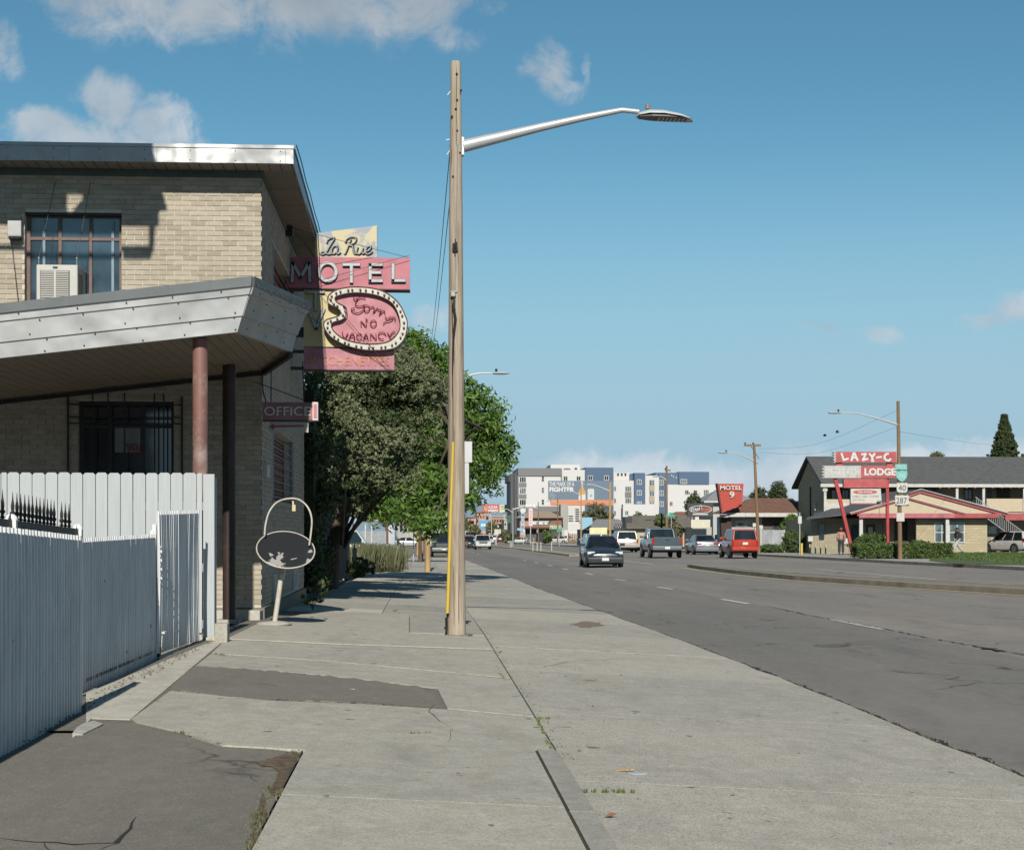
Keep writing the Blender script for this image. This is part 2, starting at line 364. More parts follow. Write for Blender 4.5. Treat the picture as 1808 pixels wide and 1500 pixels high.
def mk_brick():
    t = NT('tan_brick'); t.set(.85, 0, .25)
    g = t.n('ShaderNodeNewGeometry'); ri = t.n('ShaderNodeObjectInfo').outputs['Random']
    r = t.math('FRACT', t.math('ADD', g.outputs['Random Per Island'], ri))
    a = t.ramp(r, [(0.0, (.29,.255,.205)), (.35, (.37,.33,.27)), (.7, (.42,.375,.31)), (1.0, (.34,.30,.245))])
    n1 = t.noise(30, 5, .7, vec=g.outputs['Position'], stretch=(.3,.3,1.6)); a = t.mix(t.math('MULTIPLY', t.ramp(n1, [(.35,0.0),(.7,1.0)]), .35), a, (.56,.50,.40))
    n2 = t.noise(1.2, 5, .7, vec=g.outputs['Position']); a = t.mix(t.math('MULTIPLY', t.ramp(n2, [(.45,0.0),(.75,1.0)]), .25), a, (.25,.19,.13))
    t.col(a); t.bump(n1, .3, .01); _m['tan_brick'] = t.m; return t.m
BRICK = mk_brick()
MORTAR = M('pale_mortar', (.53,.495,.43), .9, var=.15, scale=12, bump=.3)
def mk_wood(name, c, c2, sc=30):
    t = NT(name); t.set(.85, 0, .2)
    f = t.noise(sc, 6, .7, stretch=(1,1,.035)); g = t.noise(1.5, 4, .6, stretch=(1,1,.25)); k = t.noise(sc*1.6, 3, .6, stretch=(1,1,.02))
    a = t.mix(t.ramp(f, [(.35,0.0),(.65,1.0)]), c, c2); a = t.mix(t.math('MULTIPLY', t.ramp(g, [(.4,0.0),(.7,1.0)]), .5), a, tuple(q*1.25 for q in c2))
    a = t.mix(t.ramp(k, [(.62,0.0),(.68,1.0)]), a, tuple(q*.3 for q in c))
    t.col(a); t.bump(f, .6, .02); _m[name] = t.m; return t.m
POLEW = mk_wood('weathered_pole_wood', (.20,.16,.12), (.42,.36,.29))
POSTW = mk_wood('tan_post_wood', (.30,.19,.09), (.46,.31,.16))
BROWNW = mk_wood('brown_pole_wood', (.14,.09,.055), (.24,.16,.10))
WHITE = M('white_paint', (.52,.53,.53), .5, var=.05, scale=3, bump=.08, bscale=15)
def mk_picket():
    t = NT('picket_white_paint'); t.set(.6, 0, .35)
    f = t.noise(40, 5, .7, stretch=(1,1,.05)); ri = t.n('ShaderNodeObjectInfo').outputs['Random']
    a = t.mix(t.ramp(f, [(.3,0.0),(.7,1.0)]), (.375,.415,.45), (.45,.485,.51)); a = t.mix(1.0, a, t.ramp(ri, [(0.0,.93),(1.0,1.0)]), 'MULTIPLY')
    sp2 = t.noise(14, 3, .5); a = t.mix(t.ramp(sp2, [(.73,0.0),(.77,1.0)]), a, (.30,.27,.24))
    t.col(a); t.bump(f, .25, .005); _m['picket'] = t.m; return t.m
PICKET = mk_picket()
def mk_corr():
    t = NT('white_corrugated_paint'); t.set(.45, 0, .45)
    a = t.mix(t.ramp(t.noise(2, 5, .7), [(.35,0.0),(.7,1.0)]), (.64,.665,.70), (.76,.78,.80))
    sz_ = t.n('ShaderNodeSeparateXYZ'); t.l(t.ob, sz_.inputs[0]); low = t.ramp(sz_.outputs[2], [(.02, 1.0), (.30, 0.0)])
    a = t.mix(t.math('MULTIPLY', t.math('MULTIPLY', low, t.ramp(t.noise(7,6,.7), [(.3,0.0),(.6,1.0)])), .6), a, (.26,.23,.20))
    st = t.noise(9, 5, .7, stretch=(1,1,.12)); a = t.mix(t.math('MULTIPLY', t.ramp(st, [(.45,0.0),(.7,1.0)]), .5), a, (.36,.37,.37))
    rr = t.noise(26, 3, .55, stretch=(1,1,.55)); a = t.mix(t.ramp(rr, [(.71,0.0),(.74,1.0)]), a, (.10,.07,.055))
    t.col(a); t.bump(t.noise(12, 3), .1); _m['corr'] = t.m; return t.m
CORR = mk_corr()
def mk_fascia(name, k):
    t = NT(name); t.set(.42, .0, .45); t.b.inputs['Metallic'].default_value = .12
    a = t.mix(t.ramp(t.noise(1.1, 5, .6), [(.35,0.0),(.7,1.0)]), (.60*k,.63*k,.66*k), (.72*k,.75*k,.78*k))
    st = t.noise(6, 5, .7, stretch=(1,1,.2)); a = t.mix(t.math('MULTIPLY', t.ramp(st, [(.52,0.0),(.75,1.0)]), .25), a, (.42,.38,.33))
    t.col(a); t.bump(t.noise(2.0, 2, .4), .9, .12); _m[name] = t.m; return t.m
FASCIA = mk_fascia('white_sheet_metal', .57); FASCIA2 = mk_fascia('canopy_sheet_metal', .80)
def mk_glass(name, c=(.02,.03,.04), rough=.06, refl=.9):
    if name in _m: return _m[name]
    t = NT(name); t.set(rough, 0, refl, .0)
    g = t.noise(1.7, 3, .5); t.col(t.mix(t.ramp(g, [(.4,0.0),(.65,1.0)]), tuple(q*.6 for q in c), tuple(q*1.5 for q in c)))
    t.bump(t.noise(1.2, 2), .05, .05); _m[name] = t.m; return t.m
GLASS = mk_glass('dark_window_glass'); GLASSB = mk_glass('blue_window_glass', (.035,.06,.085)); CARGLASS = mk_glass('car_glass', (.012,.015,.018), .04)
GLASSP = mk_glass('pale_window_glass', (.10,.14,.15), .15)
def mk_leaf(name, c1, c2, c3, trans=.25, rough=.6):
    t = NT(name); t.set(rough, 0, .25)
    g = t.n('ShaderNodeNewGeometry'); r = g.outputs['Random Per Island']
    a = t.ramp(r, [(0.0, c1), (.5, c2), (1.0, c3)]); n2 = t.noise(1.3, 3, .5, vec=g.outputs['Position'])
    a = t.mix(t.math('MULTIPLY', t.ramp(n2, [(.4,0.0),(.65,1.0)]), .4), a, c3); t.col(a)
    tr = t.n('ShaderNodeBsdfTranslucent'); t.l(t.cc, tr.inputs[0]); ms = t.n('ShaderNodeMixShader'); ms.inputs[0].default_value = trans
    t.l(t.b.outputs[0], ms.inputs[1]); t.l(tr.outputs[0], ms.inputs[2]); t.l(ms.outputs[0], t.o.inputs[0]); _m[name] = t.m; return t.m
JUNI = mk_leaf('juniper_foliage', (.085,.11,.05), (.155,.185,.095), (.25,.28,.16), .12, .8)
ASHL = mk_leaf('ash_foliage', (.06,.12,.02), (.12,.22,.04), (.20,.33,.08), .4, .5)
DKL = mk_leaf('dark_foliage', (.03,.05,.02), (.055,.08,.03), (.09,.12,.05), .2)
BUSHL = mk_leaf('bush_foliage', (.05,.08,.02), (.08,.13,.035), (.13,.19,.06), .2)
OLIVEL = mk_leaf('olive_foliage', (.09,.10,.05), (.15,.16,.08), (.21,.21,.12), .25)
BARK = mk_wood('bark', (.06,.045,.035), (.13,.10,.075), 22)
BLACK = M('black_paint', (.012,.012,.013), .5, var=.3, bump=.1)
RUBBER = flat('rubber', (.02,.02,.02), .85); CHROME = flat('chrome', (.6,.6,.6), .2, 1)
STEEL = M('galvanised_steel', (.42,.43,.44), .45, .7, var=.15, scale=8)
def add_leaves(name, clumps, per, size, mat, parent=None, flat_=.6, jitter=.5, aspect=2.2):
    """clumps: array (n,4) x,y,z,r ; leaves lie in each clump"""
    C = np.repeat(np.asarray(clumps, float), per, axis=0); n = len(C)
    d = RNG.normal(size=(n,3)); d /= np.linalg.norm(d, axis=1)[:,None]
    P = C[:,:3] + d*(C[:,3:4]*RNG.uniform(.35,1.05,(n,1)))*np.array([1,1,flat_])
    nrm = d + RNG.normal(size=(n,3))*jitter; nrm /= np.linalg.norm(nrm, axis=1)[:,None]
    a = np.cross(nrm, RNG.normal(size=(n,3))); a /= np.linalg.norm(a, axis=1)[:,None]; b = np.cross(nrm, a)
    sz = size*RNG.uniform(.6,1.4,(n,1)); a = a*sz; b = b*sz/aspect
    V = np.stack([P-a, P-b, P+a, P+b], axis=1).reshape(-1,3); Fq = np.arange(n*4).reshape(-1,4)
    return fastmesh(name, V, Fq, mat, parent)
def clumps_in(blobs, n, r, shell=.55, flat_=1):
    """sample clump centres in ellipsoids (cx,cy,cz,rx,ry,rz)"""
    vol = np.array([b[3]*b[4]+b[4]*b[5]+b[3]*b[5] for b in blobs]); k = RNG.choice(len(blobs), n, p=vol/vol.sum())
    B = np.array(blobs)[k]; d = RNG.normal(size=(n,3)); d /= np.linalg.norm(d, axis=1)[:,None]
    u = RNG.uniform(shell, 1.0, (n,1)); P = B[:,:3]+d*u*B[:,3:6]
    return np.hstack([P, r*RNG.uniform(.6,1.3,(n,1))])
# ground polygon that follows the terrain
GRIDX = [x for x in XGR]; 
def gpoly(name, pts, off, mat, parent=None, thick=0, step=None, kind=None, rough=0):
    bm = bmesh.new(); vs = [bm.verts.new((x, y, 0)) for x, y in pts]; bm.faces.new(vs)
    xs = [p[0] for p in pts]; ys = [p[1] for p in pts]
    cutx = [x for x in XGR if min(xs) < x < max(xs)]; cuty = [y for y in YGR if min(ys) < y < max(ys)]
    if step:
        k = math.ceil(min(xs)/step)*step
        while k < max(xs): cutx.append(k); k += step
        k = math.ceil(min(ys)/step)*step
        while k < min(max(ys), 140): cuty.append(k); k += step
    for x in cutx: bmesh.ops.bisect_plane(bm, geom=bm.verts[:]+bm.edges[:]+bm.faces[:], plane_co=(x,0,0), plane_no=(1,0,0))
    for y in cuty: bmesh.ops.bisect_plane(bm, geom=bm.verts[:]+bm.edges[:]+bm.faces[:], plane_co=(0,y,0), plane_no=(0,1,0))
    bm.faces.ensure_lookup_table()
    if thick:
        r = bmesh.ops.extrude_edge_only(bm, edges=[e for e in bm.edges if e.is_boundary])
        low = {g for g in r['geom'] if isinstance(g, bmesh.types.BMVert)}
    else: low = set()
    for v in bm.verts:
        v.co.z = zg(v.co.x, v.co.y)+off-(thick if v in low else 0)
    bmesh.ops.recalc_face_normals(bm, faces=bm.faces)
    if sum(f.normal.z for f in bm.faces) < 0: bmesh.ops.reverse_faces(bm, faces=bm.faces)
    me = bpy.data.meshes.new(name); bm.to_mesh(me); bm.free(); me.materials.append(mat)
    o = link(name, me, parent)
    if kind: o['kind'] = kind
    return o
# ================================================================ ground, road, pavement
gpoly('ground', [(-400,-60),(600,-60),(600,3000),(-400,3000)], -.16, M('bare_ground', (.20,.175,.14), .95, var=.3, scale=.4, bump=.3), kind='structure', step=None)
def edgex(y): return 3.55-.35*min(max((y-15)/30,0),1)-.25*min(max((y-60)/60,0),1)   # pavement / asphalt edge
RY = [-20,0,6,10,15,20,27,35,45,60,80,120,200,300,420]
gpoly('road', [(edgex(y)-.25, y) for y in RY]+[(24.3,420),(24.3,-20)], -.035, ASPH, kind='structure', step=5)
gpoly('far_road', [(-2,420),(26,420),(26,2500),(-2,2500)], -.03, ASPH, kind='structure')
gpoly('dirt_bed', [(-4.8,-15),(3.7,-15),(3.7,140),(-4.8,140)], -.05, SOIL, kind='structure', step=5)
# pavement slabs: inner walk (x -2.3..0.66), narrow kerb strip, outer apron (0.8..edge)
walk = thing('sidewalk', 'cracked grey concrete sidewalk running along the left side of the street', 'sidewalk', (0,0,0)); walk['kind'] = 'structure'
del walk['category']; del walk['label']
def slab(pts, mat=CONC, off=0, nm='slab', g=.004):
    if max(p[1] for p in pts) < 9.3: off += .014
    cx = sum(p[0] for p in pts)/len(pts); cy = sum(p[1] for p in pts)/len(pts)
    q = [(x-g*(1 if x > cx else -1), y-g*(1 if y > cy else -1)) for x, y in pts]
    return gpoly(nm, q, off+random.uniform(-.004,.004), mat, walk, thick=.06, step=2.5)
def kx(y): return .80 if y < 18 else .80
oy = [-2,1.8,5.0,8.25,11.6,14.9,18.0,21.2,24.6,28.1,31.5,35,38.5,42,46,50,54,58,63,68,73,78,84,90,97,104,112,120,130]
for a, b in zip(oy, oy[1:]):
    n = [(.80,a)]+[(edgex(a),a)]
    for k in range(1, 4):
        y = a+(b-a)*k/4; n.append((edgex(y)+random.uniform(-.022,.022), y))
    n += [(edgex(b),b),(.80,b)]
    m = CONC2 if b < 33 or random.random() < .6 else CONC
    q = [(x+(.006 if i in (0,len(n)-1) else 0), y+(.003 if i < 2 else (-.003 if i >= len(n)-2 else 0))) for i, (x, y) in enumerate(n)]
    gpoly('slab', q, (-.006)+random.uniform(-.003,.003), m, walk, thick=.03, step=2.5)
# raised kerb strip near the camera, flush further on
xk = .665
for a, b in zip([-2,1,4.2,7.2],[1,4.2,7.2,9.25]): slab([(xk+.008,a),(.80,a),(.80,b),(xk+.008,b)], CONC, .0, 'kerb', .005)
iy = [-2,.9,3.4,5.6,7.3,9.25]                               # near walk
for a, b in zip(iy, iy[1:]):
    xl = lambda y: G(440+(1500-1500)*0,1500)[0]+(y-6.5)*.13 if False else -1.12
    slab([(-.64,a),(xk,a),(xk,b),(-.64,b)], CONC, g=.004)
# wide apron that ramps to the gates: long slabs with irregular joints
s1 = [G(535,1325),G(945,1345),G(985,1345)]
def slabpx(P, mat=CONC, off=0):
    q = [G(*p) for p in P]; q = [(.789, y) if x > .6 else (x, y) for x, y in q]
    return gpoly('slab', q, off+random.uniform(-.002,.002), mat, walk, thick=.02, step=2.5)
gpoly('slab_bed', [(-2.34,9.26),(.80,9.26),(.80,24),(-2.05,24),(-2.3,21)], -.009, M('joint_dust', (.16,.15,.13), .95, var=.3, scale=15), walk, step=2.5)
slabpx([(240,1273),(332,1294),(392,1314),(470,1318),(535,1322),(945,1341),(984,1339),(936,1266),(795,1252),(640,1242),(480,1236),(312,1220),(300,1219),(232,1268)])
slabpx([(344,1176),(372,1154),(560,1166),(780,1186),(893,1198),(935,1263),(790,1249),(772,1214),(660,1200),(520,1186)], CONC)
slabpx([(374,1152),(398,1129),(600,1138),(850,1146),(892,1195),(780,1184),(560,1164)])
slabpx([(400,1127),(450,1103),(560,1078),(722,1084),(722,1117),(850,1122),(850,1144),(600,1136)])
slabpx([(724,1084),(780,1083),(840,1083),(852,1121),(724,1116)], CONC)
def rag(P, amp=1.6, st=9):
    out_ = []
    for a, b in zip(P, P[1:]+P[:1]):
        L = math.hypot(b[0]-a[0], b[1]-a[1]); k_ = max(1, int(L/st))
        for k in range(k_):
            w = 1 if k else .3; out_.append((a[0]+(b[0]-a[0])*k/k_+random.uniform(-amp,amp)*w*1.5, a[1]+(b[1]-a[1])*k/k_+random.uniform(-amp,amp)*w*.6))
    return out_
ptch = gpoly('asphalt_patch', [G(*p) for p in rag([(303,1218),(318,1196),(346,1175),(400,1178),(520,1187),(660,1201),(742,1212),(752,1219),(764,1226),(771,1237),(784,1250),(730,1248),(640,1240),(480,1233),(380,1226)], 2.2, 8)], .0015, ASPH2, walk, thick=.012, step=2.5)
slabpx([(152,1222),(380,1128),(397,1128),(230,1268),(196,1267),(162,1266),(152,1275)], CONC3, -.003)
gpoly('asphalt_patch', [(-9,-3),(-.66,-3),(-.66,9.25),(-9,9.25)], -.022, ASPH2, walk, step=2.5)
gpoly('asphalt_patch', [(-9,-3),(-.655,-3),(-.655,8.9)]+[G(*p) for p in [(528,1326),(470,1320),(390,1316),(330,1297),(245,1276),(160,1278),(100,1320),(0,1385)]]+[(-5.5,8.8),(-9,8.8)], -.004, ASPH2, walk, thick=.05, step=2.5)
gpoly('alley', [(-9,8.9),(-2.32,8.9),(-2.3,12.2),(-2.4,17.5),(-2.45,20.9),(-9,20.9)], -.03, CONC, kind='structure', step=2.5)
ij = [24.0,25.8,28.6,31.4,34.5,37.5,41,44.5,48,52,56,60,65,70,76,82,88,95,103,112,122,132]
for a, b in zip(ij, ij[1:]):
    xl = -2.05 if a > 24.1 else -2.05
    m = CONC3 if int(a) in (24,48) else CONC
    slab([(xl,a),(-.6,a),(-.6,b),(xl,b)], m); slab([(-.6,a),(.80,a),(.80,b),(-.6,b)], m if random.random()<.8 else CONC)
# lots on the left beyond the walk
gpoly('left_lot', [(-60,29),(-2.1,29),(-2.1,300),(-60,300)], -.07, M('dirt_lot', (.19,.17,.13), .95, var=.3, scale=1.5, bump=.3), kind='structure')
# ---- road markings
WL = M('worn_white_line', (.62,.62,.60), .7, var=.15, scale=6, dirt=.5, dcol=(.25,.24,.23), dscale=12)
YL = M('worn_yellow_line', (.45,.36,.17), .7, var=.2, scale=6, dirt=.7, dcol=(.25,.22,.18), dscale=9)
dn = 0
def mark(nm, x0, y0, x1, y1, w, mat=WL):
    d = Vector((x1-x0,y1-y0)); d.normalize(); nx, ny = -d.y*w/2, d.x*w/2
    return gpoly(nm, [(x0-nx,y0-ny),(x1-nx,y1-ny),(x1+nx,y1+ny),(x0+nx,y0+ny)], -.027, mat, roadm, step=5)
roadm = bpy.data.objects.new('road_markings', None); COL.objects.link(roadm); roadm['kind'] = 'structure'
for (a, b) in [((1469,1090),(1560,1107)),((1274,1055),(1322,1063)),((1160,1034),(1188,1038)),((1086,1020.5),(1104,1023)),((1034,1010),(1047,1012.6)),
               ((994,1002.2),(1003,1004)),((967,996),(976,997.8)),((944,991.4),(950,992.6)),((924,988),(929,989))]:
    p, q = G(*a), G(*b); mark('lane_dash', q[0], q[1], p[0], p[1], .13)
for k in range(8):
    y = 145+k*13; mark('lane_dash', 5.3-.02*k, y, 5.3-.02*k-.01, y+3.2, .13)
for (a, b) in [((1098,988.5),(1232,1007)) ,((1442,1003.5),(1652,1021)),((1357,993.5),(1400,995.5)),((898,967.5),(922,970)) ]:
    p, q = G(*a), G(*b); 
    if a[0] == 1098: q = (p[0]+.1, p[1]-12)
    mark('lane_line', q[0], q[1], p[0], p[1], .14)
# cracks and broken seams in the asphalt
crackm = M('open_crack', (.025,.02,.018), .95, var=.5, scale=30, bump=.8)
def crack(pts, w, n=5, amp=.03, off=-.024):
    P = [Vector((x, y)) for x, y in pts]; L = []
    for a, b in zip(P, P[1:]):
        m = max(2, int((b-a).length/.12))
        for k in range(m): L.append(a.lerp(b, k/m)+Vector((random.uniform(-amp,amp), random.uniform(-amp,amp))))
    L.append(P[-1]); l, r = [], []
    for i, p in enumerate(L):
        t = (L[min(i+1,len(L)-1)]-L[max(i-1,0)]); t.normalize(); ww = w*random.uniform(.25,1.6)*min(1, .15+min(i,len(L)-1-i)/4)/2
        l.append((p.x-t.y*ww, p.y+t.x*ww)); r.append((p.x+t.y*ww, p.y-t.x*ww))
    mb = MB()
    for i in range(len(L)-1):
        q = [l[i], l[i+1], r[i+1], r[i]]; mb.add([(x, y, zg(x,y)+off) for x, y in q], [(0,1,2,3)])
    o = ob('crack', mb, crackm, roadm if off < -.01 else walk); return o
crack([(edgex(y)+.03, y) for y in [5.5,8,10.5,13,15,18]], .085, amp=.02, off=-.018)
crack([(edgex(y)+.03, y) for y in [18,21,24,27,31,36,42,50]], .055, amp=.02, off=-.018)
crack([G(*p) for p in [(1350,1066),(1430,1083),(1560,1106),(1640,1122),(1720,1136),(1808,1151),(1900,1166)]], .03, amp=.02)
crack([G(*p) for p in [(1715,1136),(1745,1141),(1765,1145),(1795,1145)]], .16, amp=.03, off=-.022)
crack([G(*p) for p in [(1335,1270),(1400,1270),(1440,1268),(1500,1264)]], .03, amp=.01, off=-.008)
crack([G(*p) for p in [(1432,1268),(1448,1275),(1470,1281)]], .06, amp=.01, off=-.009)
crack([G(*p) for p in [(1590,1402),(1660,1402),(1720,1398),(1800,1390)]], .012, amp=.008, off=-.008)
crack([G(*p) for p in [(1075,1129),(1133,1130)]], .03, amp=.008, off=-.008)
crack([G(*p) for p in [(0,1478),(60,1483),(130,1488),(210,1485),(232,1460),(240,1440)]], .022, amp=.012, off=-.003)
crack([G(*p) for p in [(210,1486),(170,1500)]], .015, amp=.012, off=-.003)
crack([G(*p) for p in [(78,1484),(88,1500)]], .02, amp=.012, off=-.003)
crack([G(*p) for p in [(400,1362),(440,1366),(455,1378)]], .02, amp=.015, off=-.003)
crack([G(*p) for p in [(430,1206),(470,1208),(490,1211)]], .012, amp=.01, off=.003)
oil = M('dark_stain', (.27,.255,.225), .85, var=.15, scale=9)
for _ in range(16):
    y = random.uniform(6,20); x = random.uniform(-.5,3.2); r_ = random.uniform(.008,.022)
    if abs(x-.75) < .12: continue
    pts_ = [(x+r_*random.uniform(.6,1.2)*math.cos(a), y+r_*1.2*random.uniform(.6,1.2)*math.sin(a)) for a in [2*PI*k/14 for k in range(14)]]
    mb = MB(); mb.add([(p[0],p[1],zg(*p)+(.0165 if y < 9.2 and x < .75 else .0015)) for p in pts_], [tuple(range(14))]); o = ob('gum_spot', mb, oil, walk, fix=False)
crack([(.15,9.3),(.2,10.1),(.05,11),(.12,11.7)], .003, amp=.012, off=.003); crack([(1.0,14.9),(1.5,16.2),(2.2,17.1),(3.3,17.6)], .005, amp=.015, off=-.001); crack([(-1.2,11.2),(-.6,11.5),(-.1,11.3)], .006, amp=.012, off=.003)
stm = M('brown_stain', (.20,.15,.12), .9, var=.25, scale=9, bump=.2)
def blot(px, py, rx, ry, mat=stm, off=-.006, n=26, nm='stain', par=None):
    pts = []
    for k in range(n):
        a = 2*PI*k/n; j = random.uniform(.7,1.15); pts.append(G(px+rx*math.cos(a)*j, py+ry*math.sin(a)*j))
    return gpoly(nm, pts, off, mat, par or walk)
blot(1038,1101,30,6)
blot(1036,1102,18,3)
# dirt patch at the asphalt edge
DE = M('dirt_edge', (.12,.085,.055), .95, var=.6, scale=22, bump=.8)
gpoly('dirt_edge', [G(*p) for p in [(452,1345),(478,1338),(505,1330),(528,1330),(520,1348),(508,1368),(500,1384),(492,1400),(480,1404),(474,1394),(486,1378),(492,1360),(478,1352),(462,1352)]], .0, DE, walk)
blot(464,1428,8,30, M('dirt_edge', (.1,.1,.1)), .001)
blot(450,1482,9,20, M('dirt_edge', (.1,.1,.1)), .001)
for (px,py,rx,ry) in [(800,1200,5,3),(940,1250,8,5),(600,1465,40,3)]: pass
# broken concrete lump at gate foot
ob_ = MB(); ob_.prism([G(*p) for p in [(128,1296),(136,1284),(150,1277),(166,1274),(182,1279),(172,1284),(158,1290),(146,1296)]], lambda u,v,w: (u,v,zg(u,v)+w*(1+.6*math.sin(u*60))), -.02, .006)
tag(recenter(ob('rubble', ob_, CONC3)), 'pale broken concrete lump at the foot of the nearest gate panel', 'rubble')
# ---- weeds and grass in joints (uncountable)
GRASS = mk_leaf('weed_green', (.08,.12,.03), (.14,.20,.06), (.24,.26,.10), .2)
def blades(name, pts, per, h, spread, mat=GRASS, parent=None, lean=.5, w=.006):
    P = np.repeat(np.array(pts, float), per, axis=0); n = len(P)
    P[:,0] += RNG.normal(size=n)*spread; P[:,1] += RNG.normal(size=n)*spread
    z = np.array([zg(x,y) for x, y in P[:,:2]]); B = np.column_stack([P[:,0],P[:,1],z-.01])
    hh = h*RNG.uniform(.35,1.25,n); a = RNG.uniform(0,2*PI,n); d = np.column_stack([np.cos(a),np.sin(a),np.zeros(n)])
    l = RNG.uniform(0,lean,n)[:,None]*hh[:,None]; e = np.column_stack([-np.sin(a),np.cos(a),np.zeros(n)])*w*RNG.uniform(.6,1.5,(n,1))
    tip = B + d*l + np.column_stack([np.zeros(n),np.zeros(n),hh]); mid = B + d*l*.35 + np.column_stack([np.zeros(n),np.zeros(n),hh*.6])
    V = np.stack([B-e, B+e, mid+e*.8, tip], axis=1).reshape(-1,3); Q = np.arange(n*4).reshape(-1,4)
    o = fastmesh(name, V, Q, mat, parent)
    if not parent: o['kind'] = 'stuff'
    return o
def line_pts(P, n, j=0):
    out = []
    for k in range(n):
        t = random.random()*(len(P)-1); i = int(t); f = t-i; out.append((P[i][0]*(1-f)+P[i+1][0]*f, P[i][1]*(1-f)+P[i+1][1]*f))
    return out
w_ = blades('joint_weeds', line_pts([G(948,1268),G(962,1300),G(985,1345)], 30)+line_pts([G(948,1350),G(972,1400),G(990,1450)], 12)+line_pts([G(1003,1455),G(1012,1478)], 8)
  +line_pts([G(870,1165),G(900,1215)], 8)+line_pts([G(1022,1395),G(1120,1396)], 14)+line_pts([G(725,1294),G(760,1293)], 7)
  +line_pts([G(948,1267),G(985,1267)], 5)+line_pts([G(1,1500),G(0,1500)], 1), 12, .022, .008, w=.0035)
tag(w_, 'tiny green weeds growing in the sidewalk joints near the camera', 'weeds', kind='stuff')
w_ = blades('edge_weeds', line_pts([G(500,1395),G(470,1412)], 8)+line_pts([G(466,1425),G(455,1445),G(452,1482),G(447,1500)], 40)+line_pts([G(480,1388),G(470,1395)], 5)+line_pts([G(318,1292),G(322,1294)], 3)+line_pts([G(376,1154),G(393,1156)], 10)+line_pts([G(515,1328),G(530,1340)], 8), 11, .024, .016, OLIVEL, w=.0035)
tag(w_, 'dry green weeds along the crumbling edge of the asphalt patch', 'weeds', kind='stuff')
gpoly('joint_soil', [(.655,-2),(.690,-2),(.690,9.25),(.655,9.25)], .003, SOIL, walk, step=2.5)
# litter
lb = MB(); lm = MB()
for _ in range(420):
    px, py = random.gauss(860,110), random.uniform(1140,1480) ; x, y = G(px,py)
    a = random.uniform(0,PI); L = random.uniform(.0025,.007)*(1.8 if random.random()<.08 else 1); z = zg(x,y)-.004
    lb.hexa([(x-L,y-L*.5,z),(x+L,y-L*.5,z),(x+L,y+L*.5,z),(x-L,y+L*.5,z)],[(x-L*.7,y-L*.3,z+L*.5),(x+L*.7,y-L*.3,z+L*.5),(x+L*.7,y+L*.3,z+L*.5),(x-L*.7,y+L*.3,z+L*.5)])
def crumb(x, y, L, dz=0):
    z = zg(x,y)-.004+dz; lb.hexa([(x-L,y-L*.6,z),(x+L*.8,y-L,z),(x+L,y+L*.6,z),(x-L*.7,y+L,z)],[(x-L*.5,y-L*.3,z+L*.9),(x+L*.5,y-L*.5,z+L),(x+L*.4,y+L*.3,z+L*.8),(x-L*.4,y+L*.5,z+L)])
for _ in range(1500):
    y = 6.5+24*random.random()**1.6; crumb(edgex(y)+random.gauss(0,.05), y, random.uniform(.003,.010), -.012)
for _ in range(420): y = 9+13*random.random(); crumb(.80+random.gauss(0,.05), y, random.uniform(.002,.006), .0)
for _ in range(300): y = 5.5+4*random.random(); crumb(-.66-abs(random.gauss(0,.07)), y, random.uniform(.0015,.0045), .0)
for _ in range(400): y = 8.6+9*random.random(); crumb(-2.12-random.random()*.16, y, random.uniform(.003,.009), .004)
tag(ob('gravel_bits', lb, M('dark_grit', (.12,.10,.08), .9, var=.4)), 'scattered dark grit and crumbs on the sidewalk', 'grit', kind='stuff')
x, y = G(1040,1200); z = zg(x,y)-.005
t = MB(); t.tube([(x-.07,y+.02,z),(x,y,z+.006),(x+.05,y-.015,z+.004),(x+.065,y+.01,z+.012)], [.004,.005,.004,.002], 6)
tag(recenter(ob('twig', t, BROWNW)), 'short dark twig lying on the outer sidewalk slab', 'twig')
x, y = G(1115,1362); z = zg(x,y)-.012
t = MB(); t.prism([(x-.085,y+.02),(x-.02,y+.055),(x+.04,y+.03),(x+.085,y-.005),(x+.03,y-.04),(x-.03,y-.05)], lambda u,v,w: (u,v,z+w+.02*abs(u-x)), 0, .004)
tag(recenter(ob('plastic_scrap', t, M('pale_plastic', (.45,.50,.56), .25, var=.2))), 'flat pale plastic scrap lying on the concrete near the camera', 'litter')
t = MB(); t.bar((x-.085,y+.06,z+.012),(x+.02,y+.05,z+.02),.012,.008)
tag(recenter(ob('wood_splinter', t, POSTW)), 'brown splinter of wood beside the pale plastic scrap', 'litter')
x, y = G(620,1216); t = MB(); t.box(x-.03,x+.03,y-.015,y+.015,zg(x,y)-.004,zg(x,y)+.002)
tag(recenter(ob('paper_scrap', t, WHITE)), 'small white paper scrap on the dark asphalt patch', 'litter')
for i, (px, py, lb_) in enumerate([(883,1151,'brown dead leaf beside the joint nearest the big pole'),(1078,1440,'curled rust brown leaf on the concrete at the bottom of the photo'),(755,1367,'small orange brown leaf on the inner sidewalk slab'),(697,1078,'crumpled dark leaf at the edge of the tree shadow')]):
    x, y = G(px,py); z = zg(x,y)-.004; t = MB(); s_ = .03 if i != 3 else .06
    t.add([(x-s_,y,z),(x,y-s_*.5,z+.008),(x+s_,y,z+.016),(x,y+s_*.5,z+.02),(x,y,z+.002)], [(0,1,4),(1,2,4),(2,3,4),(3,0,4)])
    tag(recenter(ob('dead_leaf', t, M('dead_leaf', (.22,.10,.05), .8, var=.3), fix=False)), lb_, 'leaf', 'dead leaves on the sidewalk')
